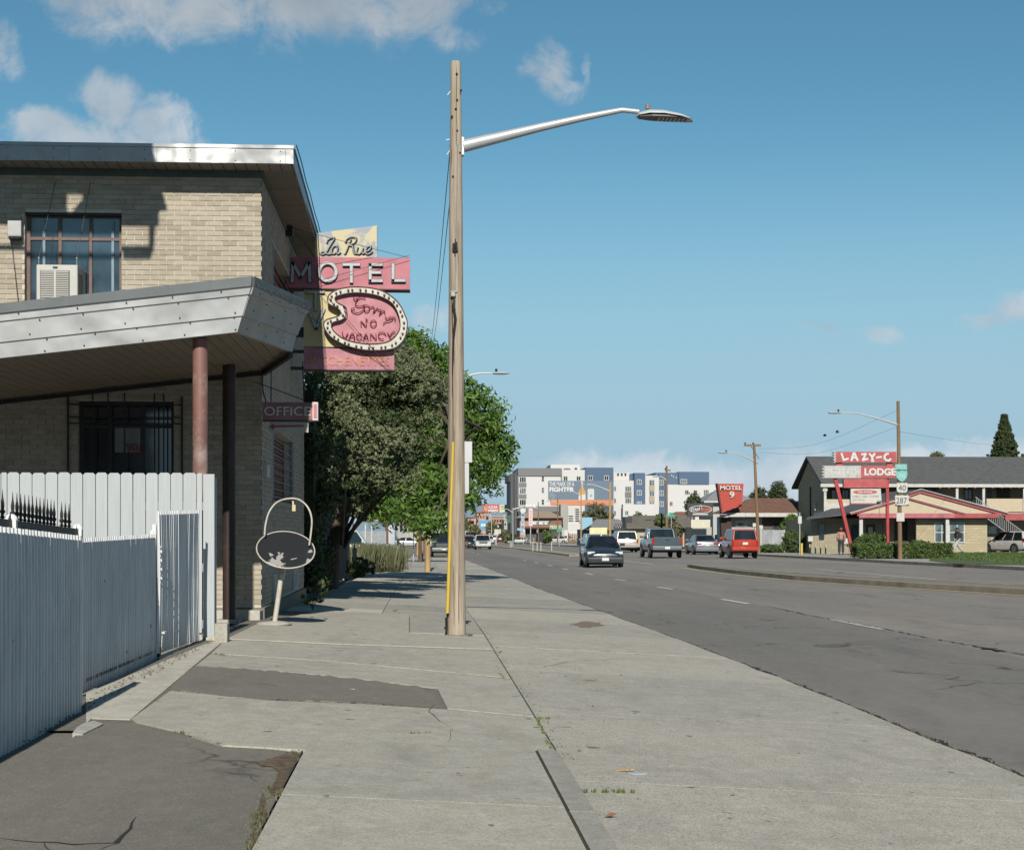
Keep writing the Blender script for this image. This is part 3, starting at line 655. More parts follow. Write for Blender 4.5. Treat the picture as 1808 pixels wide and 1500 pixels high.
# ---- median island with curb
med = thing('median_island', 'x', 'x', (0,0,0)); med['kind'] = 'structure'; del med['category']; del med['label']
mf = [G(*p) for p in [(1217,1000.5),(1240,1004),(1300,1011.5),(1400,1021.5),(1500,1028.5),(1600,1035),(1700,1041),(1808,1047.5),(1930,1054)]]
mf.append((15.2, 18)); 
def inward(p, d, k): return (p[0]+d, p[1])
wid = [.15,.5,1.0,1.5,1.8,1.9,2.0,2.1,2.2,2.2]
back = [(p[0]+w, p[1]+.5) for p, w in zip(mf, wid)]
CURB = M('median_curb_concrete', (.33,.29,.235), .9, var=.25, scale=1.5, bump=.4, dirt=.6, dcol=(.16,.12,.08), dscale=1.2)
GRAV = M('median_gravel', (.22,.19,.16), .95, var=.35, scale=14, bump=1.0, bscale=25)
def curb_strip(name, line, d0, d1, z0, z1, mat, parent):
    mb = MB()
    for (p, q) in zip(line, line[1:]):
        a0=(p[0]+d0,p[1]); a1=(p[0]+d1,p[1]); b0=(q[0]+d0,q[1]); b1=(q[0]+d1,q[1])
        g=[(a0,z0),(a1,z0),(b1,z0),(b0,z0),(a0,z1),(a1,z1),(b1,z1),(b0,z1)]
        mb.add([(c[0],c[1],zg(*c)+z) for c, z in g], [(0,3,2,1),(4,5,6,7),(0,1,5,4),(1,2,6,5),(2,3,7,6),(3,0,4,7)])
    return ob(name, mb, mat, parent)
curb_strip('curb', mf, 0, .16, -.06, .11, CURB, med)
curb_strip('curb', back, -.16, 0, -.06, .10, CURB, med)
gpoly('gravel_bed', [(p[0]+.15,p[1]) for p in mf]+[(p[0]-.15,p[1]) for p in back][::-1], .085, GRAV, med, step=4)
yl = [(p[0]-.30, p[1]) for p in mf]
for p, q in zip(yl, yl[1:]): mark('edge_line', p[0], p[1], q[0], q[1], .26, YL)
# far median strip, left of the signal
m2 = [G(*p) for p in [(868,965.5),(880,966),(905,968),(940,972.5),(975,977),(1005,981)]]
curb_strip('curb', m2, 0, 1.6, -.06, .09, CURB, med)
yl = [(p[0]-.25, p[1]) for p in m2]
for p, q in zip(yl, yl[1:]): mark('edge_line', p[0], p[1], q[0], q[1], .22, YL)
# ---- far side: curb, pavement, lawn
KX = 23.6
fl = [(KX+1.2,-20),(KX+1.2,40),(KX+.6,60),(KX-.1,78),(KX-.4,90),(KX-.8,110),(KX-1.4,150),(KX-3,260),(KX-3,420)]
farw = bpy.data.objects.new('far_sidewalk', None); COL.objects.link(farw); farw['kind'] = 'structure'
curb_strip('curb', fl, 0, .18, -.06, .11, CURB, farw)
gpoly('walkway', [(x+.17,y) for x, y in fl]+[(KX+3.0,420),(KX+4.0,150),(KX+4.3,40),(KX+4.3,-20)], .10, CONC, farw, step=8)
gpoly('lot', [(KX+4.3,-20),(KX+4.3,40),(KX+4,150),(KX+3,420),(200,420),(200,-20)], .03, mk_asphalt('lot_asphalt', (.20,.195,.185)), kind='structure', step=20)
lawnm = M('lawn_soil', (.07,.10,.03), .95, var=.4, scale=3, bump=.5)
LW = [G(1640,993),G(1690,1000),G(1760,1001),G(1870,1002)]+[(48,84),(48,108),(31.5,110)]+[G(1655,979)]
lawn = gpoly('lawn', LW, .12, lawnm, kind='structure', step=4)
pts = []
for _ in range(9000):
    x, y = random.uniform(27,48), random.uniform(72,110)
    # inside polygon test
    c = False; j = len(LW)-1
    for i in range(len(LW)):
        if (LW[i][1] > y) != (LW[j][1] > y) and x < (LW[j][0]-LW[i][0])*(y-LW[i][1])/(LW[j][1]-LW[i][1])+LW[i][0]: c = not c
        j = i
    if c: pts.append((x, y))
def raise_z(o, dz): o.location.z += dz; return o
o = raise_z(blades('lawn_grass', pts, 4, .09, .07, BUSHL, w=.02), .13); tag(o, 'short green lawn in front of the motor lodge', 'grass', kind='stuff')
# ================================================================ brick motel on the left
YF = W(461,21.05)[1]; XC = FX(461,700,YF)[0]
Zg0 = zg(XC, YF)
motel = thing('motel_building', 'two storey tan brick motel with flat white-edged roof at left', 'building', (XC, YF, Zg0))
def fx(px, py): return FX(px, py, YF)
def X_(px): return fx(px, 700)[0]
def Z_(py, px=300): return fx(px, py)[1]
YB = FY(536, 800, XC)[0]                              # back end of the side wall
ZT = Z_(300, 461); XL = -8.2
Zb = Zg0+.14
# core walls: mortar coloured core with window openings
wU = (X_(43.5), X_(215), Z_(552), Z_(377)); wL = (X_(137), X_(307), Z_(905), Z_(708))
def wall_with_holes(name, x0, x1, z0, z1, y0, y1, holes, mat, par):
    mb = MB(); xs = sorted({x0,x1}|{h[0] for h in holes}|{h[1] for h in holes}); zs = sorted({z0,z1}|{h[2] for h in holes}|{h[3] for h in holes})
    for a, b in zip(xs, xs[1:]):
        for c, d in zip(zs, zs[1:]):
            if any(h[0]-1e-6 <= a and b <= h[1]+1e-6 and h[2]-1e-6 <= c and d <= h[3]+1e-6 for h in holes): continue
            mb.box(a, b, y0, y1, c, d)
    return ob(name, mb, mat, par, world=True)
wall = wall_with_holes('front_wall', XL, XC, Zb, ZT+.1, YF, YF+.25, [wU, wL], MORTAR, motel)
# side wall along the street, with recessed windows
sU = (FY(483,600,XC)[0], FY(513,600,XC)[0], Z_(545), Z_(425)+.05); 
sL = (FY(481,800,XC)[0], FY(517,800,XC)[0], FY(481,883,XC)[1], FY(481,762,XC)[1]+.05)
sU = (sL[0], sL[1], CZ+.0+FY(483,560,XC)[1]-CZ, FY(483,432,XC)[1])
mb = MB(); ys = sorted({YF+.25, YB, sL[0], sL[1]}); zs = sorted({Zb, ZT+.1, sL[2], sL[3], sU[2], sU[3]})
for a, b in zip(ys, ys[1:]):
    for c, d in zip(zs, zs[1:]):
        if a >= sL[0]-1e-6 and b <= sL[1]+1e-6 and (sL[2]-1e-6 <= c and d <= sL[3]+1e-6 or sU[2]-1e-6 <= c and d <= sU[3]+1e-6): continue
        mb.box(XC-.25, XC, a, b, c, d)
ob('side_wall', mb, MORTAR, motel, world=True)
mb = MB(); mb.box(XL, XC-.25, YB-.25, YB, Zb, ZT+.1); mb.box(XL, XL+.25, YF+.25, YB-.25, Zb, ZT+.1); ob('rear_wall', mb, MORTAR, motel, world=True)
mb = MB(); mb.box(XL-.02, XC+.05, YF-.05, YB+.02, Zg0-.6, Zb); ob('foundation', mb, M('shade_dark_foundation', (.19,.17,.14), .9, var=.3, bump=.3), motel, world=True)  # base colour darkened to carry the shade at the wall foot
# bricks
bh, bl = .0660, .2085; hb, lb2 = .0605, .196; cy = 0
brick = MB(); brick.add([(0,0,0),(lb2,0,0),(lb2,0,hb),(0,0,hb),(0,.012,0),(lb2,.012,0),(lb2,.012,hb),(0,.012,hb)], [(0,1,2,3),(0,4,5,1),(1,5,6,2),(2,6,7,3),(3,7,4,0)])
bme = bpy.data.meshes.new('brick'); bme.from_pydata(brick.v, [], brick.f); bme.materials.append(BRICK)
nind = 0; rest = MB(); rows = int((ZT-Zb)/bh)+1; bl_list = []
for r in range(rows):
    z = ZT-.02-(r+1)*bh
    if z < Zb: break
    x = XC-(.0 if r % 2 else bl/2)
    while x > XL:
        x0 = x-lb2; x1 = x; x -= bl
        segs = [(max(x0,XL), min(x1,XC))]
        for h in (wU, wL):
            if z+hb > h[2]+.01 and z < h[3]-.01:
                ns = []
                for a, b in segs:
                    if b <= h[0] or a >= h[1]: ns.append((a,b)); continue
                    if a < h[0]: ns.append((a, h[0]))
                    if b > h[1]: ns.append((h[1], b))
                segs = ns
        for a, b in segs:
            if b-a > .03: bl_list.append((a, b, z))
    if r % 2 == 0: bl_list.append((XC-bl/2+.0125, XC, z))
full = [q for q in bl_list if abs(q[1]-q[0]-lb2) < 1e-4 and q[2] > Z_(545)-.0 and q[0] > X_(-5)]
full = full[:292]; fs_ = set(full)
for a, b, z in full:
    o = bpy.data.objects.new('brick', bme); COL.objects.link(o); o.parent = motel
    o.location = (a-XC, -.010+random.uniform(-.0015,.0015), z-Zg0)
for a, b, z in bl_list:
    if (a,b,z) in fs_: continue
    y = YF-.010+random.uniform(-.0015,.0015)
    rest.add([(a,y,z),(b,y,z),(b,y,z+hb),(a,y,z+hb),(a,YF+.002,z),(b,YF+.002,z),(b,YF+.002,z+hb),(a,YF+.002,z+hb)], [(0,1,2,3),(0,4,5,1),(1,5,6,2),(2,6,7,3),(3,7,4,0)])
x_ = XC+.0
for r in range(rows):
    z = ZT-.02-(r+1)*bh
    if z < Zb: break
    y = YF+(-.01 if r % 2 else lb2/2)
    if r % 2 == 0: rest.add([(XC+.010,YF-.01,z),(XC+.010,YF+lb2/2-.0125,z),(XC+.010,YF+lb2/2-.0125,z+hb),(XC+.010,YF-.01,z+hb)], [(0,1,2,3)])
    while y < YB-.05:
        a, b = y, min(y+lb2, YB); y += bl
        if (b > sL[0]+.01 and a < sL[1]-.01) and ((z+hb > sL[2] and z < sL[3]) or (z+hb > sU[2] and z < sU[3])): continue
        xx = XC+.010+random.uniform(-.001,.001)
        rest.add([(xx,a,z),(xx,b,z),(xx,b,z+hb),(xx,a,z+hb),(XC-.002,a,z),(XC-.002,b,z),(XC-.002,b,z+hb),(XC-.002,a,z+hb)], [(0,1,2,3),(0,4,5,1),(1,5,6,2),(2,6,7,3),(3,7,4,0)])
ob('brickwork', rest, BRICK, motel, world=True, kind='stuff', fix=False)
# windows
BRF = M('brown_window_frame', (.13,.075,.06), .55, var=.25, scale=9); DKF = M('dark_window_frame', (.03,.03,.032), .5)
CURT = M('pale_curtain', (.35,.42,.50), .9, var=.2, scale=3, streak=(12,1,.3))
def window(parent, x0, x1, z0, z1, y, cols, rows, frame, glass, fw=.045, world=True, nm='window', depth=.05):
    fr = MB(); 
    fr.box(x0, x0+fw, y, y+depth, z0, z1); fr.box(x1-fw, x1, y, y+depth, z0, z1); fr.box(x0+fw, x1-fw, y, y+depth, z0, z0+fw); fr.box(x0+fw, x1-fw, y, y+depth, z1-fw, z1)
    xs = cols if isinstance(cols, list) else [x0+(x1-x0)*k/cols for k in range(1, cols)]
    zs = rows if isinstance(rows, list) else [z0+(z1-z0)*k/rows for k in range(1, rows)]
    for c in xs: fr.box(c-fw*.4, c+fw*.4, y+.004, y+depth, z0+fw, z1-fw)
    for c in zs: fr.box(x0+fw, x1-fw, y+.002, y+depth-.002, c-fw*.4, c+fw*.4)
    w = ob(nm, fr, frame, parent, world=world)
    X = [x0+fw*.9]+xs+[x1-fw*.9]; Zs = [z0+fw*.9]+zs+[z1-fw*.9]
    for a, b in zip(X, X[1:]):
        for c, d in zip(Zs, Zs[1:]):
            p = MB().box(a, b, y+depth*.5, y+depth*.5+.008, c, d); ob('pane', p, glass, w, world=world)
    return w
yw = YF+.10
zt_ = Z_(421); xs2 = [X_(103), X_(157)]
window(motel, wU[0], wU[1], wU[2], wU[3], yw, xs2, [zt_], BRF, GLASSB, .05)
mb = MB(); mb.box(wU[0], wU[1], YF+.02, YF+.1, wU[3]-.035, wU[3]-.002); ob('lintel', mb, BLACK, motel, world=True)
# room behind the glass
def room(x0, x1, z0, z1, y0, dpt=.6, c=(.05,.06,.07)):
    mb = MB(); mb.box(x0-.1, x1+.1, y0+dpt, y0+dpt+.02, z0-.1, z1+.1); ob('room_back', mb, M('dim_room', c, .9), motel, world=True)
room(wU[0], wU[1], wU[2], wU[3], YF+.2); room(wL[0], wL[1], wL[2], wL[3], YF+.2)
for px in (74, 196):
    mb = MB(); mb.box(X_(px)-.015, X_(px)+.02, YF+.105, YF+.120, wU[2]+.05, wU[3]-.08); ob('curtain_edge', mb, M('curtain_white', (.20,.28,.34), .8), motel, world=True)
# lower office window with grille
xs3 = [X_(192), X_(250)]; zl = Z_(752)
window(motel, wL[0], wL[1], wL[2], wL[3], yw, xs3, [zl], DKF, GLASS, .05)
mb = MB(); mb.box(X_(200), X_(245), YF+.112, YF+.122, Z_(798), Z_(752)); ob('notice', mb, M('grey_notice', (.20,.22,.23), .5, var=.2), motel, world=True)
ob('open_sign_lettering', text_mb('OPEN', X_(216), X_(246), Z_(803), Z_(782), YF+.108, .006), flat('dull_red_neon', (.22,.02,.02), .4), motel, world=True)
for px in (165, 192, 221, 274, 290):
    mb = MB(); mb.box(X_(px)-.008, X_(px)+.008, YF-.05, YF-.035, wL[2], wL[3]+.1); ob('grille_bar', mb, BLACK, motel, world=True)
for py in (715, 737, 748, 860):
    mb = MB(); mb.box(wL[0]-.1, wL[1]+.12, YF-.035, YF-.022, Z_(py)-.008, Z_(py)+.008); ob('grille_bar', mb, BLACK, motel, world=True)
# pipe conduit left of the grille and near the corner
for px in (121, 322): 
    mb = MB(); mb.box(X_(px)-.01, X_(px)+.01, YF-.04, YF-.012, Zb, Z_(700)); ob('conduit', mb, BLACK, motel, world=True)
# side windows: recessed, brick infill with bars
INF = M('red_painted_blind', (.16,.045,.035), .7, var=.35, scale=6, bump=.3)
for s_ in (sL, sU):
    mb = MB(); mb.box(XC-.24, XC-.16, s_[0], s_[1], s_[2], s_[3]); ob('window_pane', mb, GLASS, motel, world=True)
    mb = MB(); n = int((s_[3]-s_[2])/.06)
    ymid = s_[0]+(s_[1]-s_[0])*.25
    for k in range(n):
        z = s_[2]+.06*k+.01; mb.box(XC-.16, XC-.145, ymid, s_[1], z, z+.045)
    ob('louvre', mb, INF, motel, world=True)
    for yy in (s_[0]+.02, s_[1]-.02):
        mb = MB(); mb.box(XC-.02, XC+.015, yy-.02, yy+.02, s_[2], s_[3]); ob('window_jamb', mb, M('pale_jamb', (.32,.36,.38), .6), motel, world=True)
    for k in range(1, n, 2):
        z = s_[2]+.06*k; mb = MB(); mb.box(XC-.01, XC-.002, s_[0]+.04, s_[1]-.04, z, z+.007); ob('guard_bar', mb, flat('dull_steel', (.25,.27,.28), .5), motel, world=True)
    mb = MB(); mb.box(XC-.1, XC+.03, s_[0]-.05, s_[1]+.05, s_[2]-.06, s_[2]); ob('sill', mb, BRICK, motel, world=True)
# intercom box, vents low on the side wall
y0, z0 = FY(464,838,XC); mb = MB(); mb.box(XC+.01, XC+.06, y0-.0, y0+.35, CZ+(HZ-838)/133*.97-.0, CZ+(HZ-815)/133*.97); ob('intercom_box', mb, STEEL, motel, world=True)
for (pa, pb, pt, pbm) in [(480,492,1014,1064),(514.5,524,1006,1042)]:
    a, z0 = FY(pa,pbm,XC); b, _ = FY(pb,pbm,XC); _, z1 = FY(pa,pt,XC)
    mb = MB(); mb.box(XC+.005, XC+.03, a, b, z0, z1)
    for k in range(5): mb.box(XC+.03, XC+.036, a+(b-a)*(k+.2)/5, a+(b-a)*(k+.7)/5, z0+.03, z1-.03)
    ob('vent_cover', mb, M('vent_white', (.46,.46,.44), .7, var=.2, dirt=.5), motel, world=True)
# electric box
ebx = (X_(18), X_(42)); mb = MB(); mb.box(ebx[0], ebx[1], YF-.14, YF-.012, Z_(424), Z_(396)); eb = ob('electrical_box', mb, M('grey_box', (.38,.39,.40), .5, var=.1), motel, world=True, bevel=.008)
mb = MB(); mb.box(ebx[0]+.01, ebx[1]-.02, YF-.12, YF-.03, Z_(428), Z_(424)-.001); mb.tube([(ebx[0]+.03, YF-.07, Z_(428)),(ebx[0]+.12, YF-.05, Z_(540))], .004, 6); ob('socket', mb, BLACK, motel, world=True)
# roof slab: fascia front, side, soffit
s136 = 136.; DFr = 20.6
def PW(px, py, D): x, y = W(px, D); return x, y, CZ+(HZ-py)/F*D
fA = PW(518,289,DFr); fB = PW(518,257,DFr); YFF = fA[1]; XR = fA[0]; zf0, zf1 = fA[2], fB[2]
XRb = XR-.10; YRb = YB+.45
mb = MB()
xs4 = [XL-.4, FX(-150,270,YFF)[0], FX(122,270,YFF)[0], FX(277,270,YFF)[0], XR-.10, XR]
for a, b in zip(xs4, xs4[1:]):
    mb = MB(); mb.box(a+.002, b-.002, YFF, YFF+.02, zf0, zf1-.045); ob('fascia_panel', mb, FASCIA, motel, world=True)
mb = MB(); mb.box(XL-.4, XR+.012, YFF-.014, YFF+.09, zf1-.044, zf1); ob('drip_edge', mb, FASCIA, motel, world=True)
mb = MB()
for x in np.arange(XL, XR, .58):
    for z in (zf0+.03, zf1-.08): mb.ball((x, YFF-.002, z), .008, .006, .008, 6, 4)
ob('fascia_screws', mb, BLACK, motel, world=True, kind='stuff')
mb = MB(); mb.hexa([(XR-.02,YFF+.02,zf0),(XR,YFF+.02,zf0),(XRb,YRb,zf0),(XRb-.02,YRb,zf0)],[(XR-.02,YFF+.02,zf1-.045),(XR,YFF+.02,zf1-.045),(XRb,YRb,zf1-.045),(XRb-.02,YRb,zf1-.045)]); ob('side_fascia', mb, FASCIA, motel, world=True)
mb = MB(); mb.hexa([(XR-.09,YFF+.09,zf1-.044),(XR+.012,YFF+.09,zf1-.044),(XRb+.012,YRb,zf1-.044),(XRb-.09,YRb,zf1-.044)],[(XR-.09,YFF+.09,zf1),(XR+.012,YFF+.09,zf1),(XRb+.012,YRb,zf1),(XRb-.09,YRb,zf1)]); ob('drip_edge', mb, M('dark_flashing', (.06,.07,.08), .5), motel, world=True)
mb = MB(); mb.box(XL-.4, XRb-.02, YFF+.1, YRb, zf0+.05, zf1-.01); ob('roof', mb, M('roof_felt', (.10,.10,.10), .9), motel, world=True)
cab = spline([(XR+.03,YFF+.1,zf1+.03)]+[(XR+.03-.1*k/8, YFF+.1+(YRb-YFF)*k/8, zf1+.035+(.02 if k%2 else -.01)) for k in range(1,9)], 4)
mb = MB().tube(cab, .008, 6); ob('roof_cable', mb, BLACK, motel, world=True)
SOF = M('beige_soffit', (.26,.23,.19), .6, var=.12, scale=4, dirt=.3, dcol=(.2,.15,.1)); 
x = XR-.03
while x > XL:                                              # front overhang soffit panels
    mb = MB(); mb.box(x-.145, x-.006, YFF+.02, YF-.02, zf0+.002, zf0+.014); ob('soffit_panel', mb, SOF, motel, world=True); x -= .15
y = YF-.02; k = 0
while y < YRb-.1:                                          # side overhang soffit panels, ribbed
    xr = XR-.03-.1*(y-YFF)/(YRb-YFF); mb = MB(); y1 = min(y+1.1, YRb)
    yy = y
    while yy < y1-.02: mb.box(XC+.02, xr, yy+.004, min(yy+.075,y1-.02), zf0+.0, zf0+.012); yy += .08
    ob('soffit_panel', mb, SOF, motel, world=True); y = y1
mb = MB(); mb.box(XC+.02, XR-.03, YF-.02, YRb, zf0+.016, zf0+.04); mb.box(XL, XR-.03, YFF+.02, YF, zf0+.016, zf0+.04); ob('soffit_board', mb, BLACK, motel, world=True)
GRN = M('green_trim', (.07,.11,.10), .6, var=.2)
mb = MB(); mb.box(XL, XC+.035, YF-.035, YF-.012, zf0-.09, zf0); mb.box(XC+.012, XC+.035, YF-.012, YB, zf0-.09, zf0); ob('wall_trim', mb, GRN, motel, world=True)
# ---------------------------------------------------------------- canopy
def P3(px, py, s): D = F/s; x, y = W(px, D); return Vector((x, y, CZ+(HZ-py)/s))
A0 = P3(419,586,164); A1 = P3(428,555.5,164.5); A2 = P3(440,517.7,165.1); A3 = P3(444,505.7,165.3); A4 = P3(445.5,488.6,165.5)
YCF = A0.y
slope = .118
def cz(x): return A0.z+slope*(x-A0.x)                       # soffit height over x
B0 = P3(516.5,621,146.5); B1 = P3(524,590,146); B2 = P3(539,553,145); B3 = P3(542,549,144.8); B4 = P3(547,535,144.5)
C0 = Vector((XC+.03, YF-.02, cz(XC)-.0))
canopy = motel
ls = [(A0,B0),(A1,B1),(A2,B2),(A3,B3),(A4,B4)]
XCL = -7.6
def left(p): return Vector((XCL, p.y, p.z+slope*(XCL-p.x)))
names = ['fascia_band']*3
thk = Vector((0,.05,0)); 
for i in range(3):                                         # bands, each lapped 12 mm over the one below
    a, b = ls[i][0], ls[i+1][0]; o_ = Vector((0,-.012*(i),0)); lap = Vector((0,0,.012)) if i else Vector((0,0,0))
    nseg = 3; 
    for k in range(nseg):
        t0, t1 = k/nseg, (k+1)/nseg
        la, lb_ = left(a), left(b)
        p0, p1 = la.lerp(a, t0)+o_-lap, la.lerp(a, t1)+o_-lap; q0, q1 = lb_.lerp(b, t0)+o_, lb_.lerp(b, t1)+o_
        # subdivide so the sheet can be wavy
        mb = MB(); mb.hexa([p0,p1,p1+thk,p0+thk],[q0,q1,q1+thk,q0+thk]); ob('fascia_band', mb, FASCIA2, motel, world=True)
    a, b = ls[i]; c, d = ls[i+1]; n_ = Vector((.012*i+.0,-.004*i,0)); tk = Vector((-.05,.02,0))
    mb = MB(); mb.hexa([a+n_-lap,b+n_-lap,b+n_-lap+tk,a+n_-lap+tk],[c+n_,d+n_,d+n_+tk,c+n_+tk]); ob('fascia_band', mb, M('grey_side_metal', (.42,.41,.40), .55, .1, var=.12, scale=2.5, dirt=.35), motel, world=True)
# rivets / screws
mb = MB()
for i in range(3):
    a, b = ls[i][0], ls[i+1][0]; la = left(a); lb_ = left(b)
    for k in range(1, 12):
        for f_ in (.14, .82):
            if i == 2 and f_ > .5: continue
            p = la.lerp(a, k/11-.02*(i)).lerp(lb_.lerp(b, k/11-.02*i), f_ if i < 2 else .5)+Vector((random.uniform(-.1,.03),-.014*(i+1)+.006,0)); mb.ball(p, .009, .008, .009, 6, 4)
    for k in range(1, 6):
        c, d = ls[i], ls[i+1]
        p = c[0].lerp(c[1], (k-.3)/6).lerp(d[0].lerp(d[1], (k-.3)/6), .3 if k % 2 else .75)+Vector((.012*(i+1),-.006,0)); mb.ball(p, .008, .008, .008, 6, 4)
ob('canopy_screws', mb, BLACK, motel, world=True, kind='stuff')
FLA = M('grey_flashing', (.26,.29,.31), .4, .5, var=.1)
a, b = A3+Vector((0,-.045,0)), A4+Vector((0,-.045,0)); 
mb = MB(); mb.hexa([left(a),a,a+thk,left(a)+thk],[left(b),b,b+thk,left(b)+thk]); ob('flashing', mb, FLA, motel, world=True)
mb = MB(); n_ = Vector((.03,-.02,0)); tk = Vector((-.05,.02,0)); mb.hexa([A3+n_,B3+n_,B3+n_+tk,A3+n_+tk],[A4+n_,B4+n_,B4+n_+tk,A4+n_+tk]); ob('flashing', mb, M('grey_flashing_side', (.15,.17,.18), .5, .4, var=.15), motel, world=True)
mb = MB()
for k in range(10): p = (A3*.8+A4*.2+n_).lerp(B3*.8+B4*.2+n_, (k+.5)/10); mb.ball(p+Vector((.01,-.01,0)), .009)
ob('flashing_nails', mb, CHROME, motel, world=True, kind='stuff')
# canopy roof deck
C4 = Vector((XC+.05, YF-.02, A4.z+slope*(XC-A4.x)-.06)); dz = Vector((0,0,-.05))
a_, b_ = A4+dz+Vector((-.03,.03,0)), B4+dz+Vector((-.05,0,0)); l1, l2 = left(a_), Vector((XCL, YF-.02, left(a_).z)); e_ = Vector((0,0,-.04))
mb = MB(); mb.add([l1,a_,b_,C4,l2,l1+e_,a_+e_,b_+e_,C4+e_,l2+e_], [(0,1,2,3,4),(9,8,7,6,5),(0,5,6,1),(1,6,7,2),(2,7,8,3),(3,8,9,4),(4,9,5,0)]); ob('canopy_roof', mb, M('canopy_deck', (.16,.17,.17), .8), motel, world=True)
# soffit planks running back to the wall
SOF2 = M('canopy_soffit', (.25,.205,.155), .6, var=.12, scale=3, dirt=.35, dcol=(.16,.11,.07), dscale=1.5)
pw = .127; x = B0.x-.04; kk = 0
def frontY(x):
    if x > A0.x: return A0.y+(B0.y-A0.y)*(x-A0.x)/(B0.x-A0.x)+.02
    return YCF+.04
def rearY(x):
    if x > C0.x: return C0.y-(C0.y-B0.y)*(x-C0.x)/(B0.x-C0.x)
    return YF-.015
while x > XCL:
    a, b = x-pw+.008, x; kk += 1
    ysplit = YF-1.45
    for (u, v) in ((0, 1),):
        fa, fb, ra, rb = frontY(a), frontY(b), rearY(a), rearY(b)
        if rb-fb < .05: continue
        segs = [(fa, fb, min(ysplit,ra), min(ysplit,rb)), (max(ysplit+.012,fa), max(ysplit+.012,fb), ra, rb)] if rb > ysplit+.1 else [(fa,fb,ra,rb)]
        for (p, q, r_, s_) in segs:
            z0, z1 = cz(a)+.006, cz(b)+.006; dzz = random.uniform(0,.003)
            mb = MB(); mb.hexa([(a,p,z0+dzz),(b,q,z1+dzz),(b,s_,z1+dzz),(a,r_,z0+dzz)],[(a,p,z0+.014),(b,q,z1+.014),(b,s_,z1+.014),(a,r_,z0+.014)])
            ob('soffit_plank', mb, SOF2, motel, world=True)
    x -= pw
b0, a0 = B0+Vector((-.04,0,0)), A0+Vector((-.02,.05,0)); c0 = C0.copy()
for v_ in (b0, a0, c0): v_.z = cz(v_.x)+.03
lz = left(a0); l2 = Vector((XCL, YF-.015, lz.z))
mb = MB(); e_ = Vector((0,0,.03)); mb.add([lz,a0,b0,c0,l2,lz+e_,a0+e_,b0+e_,c0+e_,l2+e_], [(0,1,2,3,4),(9,8,7,6,5),(0,5,6,1),(1,6,7,2),(2,7,8,3),(3,8,9,4),(4,9,5,0)]); ob('soffit_backing', mb, BLACK, motel, world=True)
mb = MB(); mb.bar(B0+Vector((-.02,.0,-.03)), C0+Vector((0,0,-.03)), .05, .07); mb.bar(C0+Vector((0,-.03,-.03)), Vector((XCL,YF-.04,cz(XCL)-.03)), .04, .05); ob('canopy_edge_trim', mb, BLACK, motel, world=True)
# steel columns
def column(px, s, label, mat):
    x, y = W(px, F/s); zt = cz(x); zb = zg(x,y)
    c = MB().lathe([(.082, zb-.05),(.082, zt)], (x,y,0), n=24); ob('column', c, mat, motel, world=True, smooth=True, label=label)
    b = MB().box(x-.14,x+.14,y-.14,y+.14,zb-.02,zb+.03); ob('column_base', b, CONC3, motel, world=True)
RUSTC = M('rust_red_column', (.19,.095,.08), .55, var=.25, scale=3, dirt=.75, dcol=(.45,.38,.36), dscale=2.2, streak=(1,1,.3))
column(353.5, 162, 'rust red round column with scraped paint', RUSTC)
column(404.5, 140, 'dark round column in the shade', M('shaded_red_column', (.03,.016,.014), .6, var=.4, scale=4, dirt=.4, dcol=(.12,.06,.05), dscale=5))  # canopy shade is put into this column's near-black red
# step at the corner
x0, x1 = FX(381,1095,YF-.35)[0], FX(460,1095,YF-.35)[0]
mb = MB(); mb.box(XL, x1, YF-.42, YF-.055, Zg0-.1, Zg0+.12); ob('step', mb, CONC3, motel, world=True, bevel=.015)
x, y = G(390,1133); mb = MB(); mb.box(x-.065,x+.065,y,y+.2,zg(x,y)-.02,zg(x,y)+.19)
tag(recenter(ob('concrete_block', mb, CONC, bevel=.006)), 'small upright concrete block beside the white fence post', 'block')
# cables on the corner
mb = MB()
mb.tube(spline([(XC+.02,YF-.05,Z_(652,461)),(XC+.03,YF-.04,Z_(690,461)),(XC+.06,YF-.03,Z_(705,461)),(XC+.07,YF-.02,Z_(718,461))],4), .01, 6)
ob('cable', mb, BLACK, motel, world=True)
# ---------------------------------------------------------------- window air conditioner
ac = thing('window_air_conditioner', 'white louvred air conditioner hung by wires from the upper motel window', 'air conditioner', (X_(113), YF-.25, Z_(552)))
ax0, ax1, az0, az1 = X_(77), X_(148.5), Z_(553), Z_(478); ay0 = YF-.42; ay1 = YF+.12
kq = (F/ (F/133.-.42))/133.
ACW = M('appliance_white', (.46,.46,.44), .5, var=.06, bump=.05)
mb = MB(); mb.box(ax0, ax1, ay0+.02, ay1, az0, az1); ob('case', mb, ACW, ac, world=True, bevel=.012)
mb = MB(); mb.box(ax0+.05, ax1-.1, ay0+.012, ay0+.019, az0+.03, az1-.075); ob('grille_recess', mb, M('grille_back_grey', (.10,.10,.10), .8), ac, world=True)  # dark grey plate behind the louvres
mid = (ax0+ax1)/2-.02
for (a, b) in ((ax0+.06, mid-.012), (mid+.012, ax1-.11)):
    z = az0+.04
    while z < az1-.09:
        mb = MB(); mb.hexa([(a,ay0-.002,z),(b,ay0-.002,z),(b,ay0+.014,z+.01),(a,ay0+.014,z+.01)],[(a,ay0-.002,z+.006),(b,ay0-.002,z+.006),(b,ay0+.014,z+.018),(a,ay0+.014,z+.018)]); ob('louvre', mb, ACW, ac, world=True); z += .0235
mb = MB(); mb.box(mid-.012, mid+.012, ay0-.004, ay0+.018, az0+.03, az1-.075); ob('grille_bar', mb, ACW, ac, world=True)
z = az0+.06
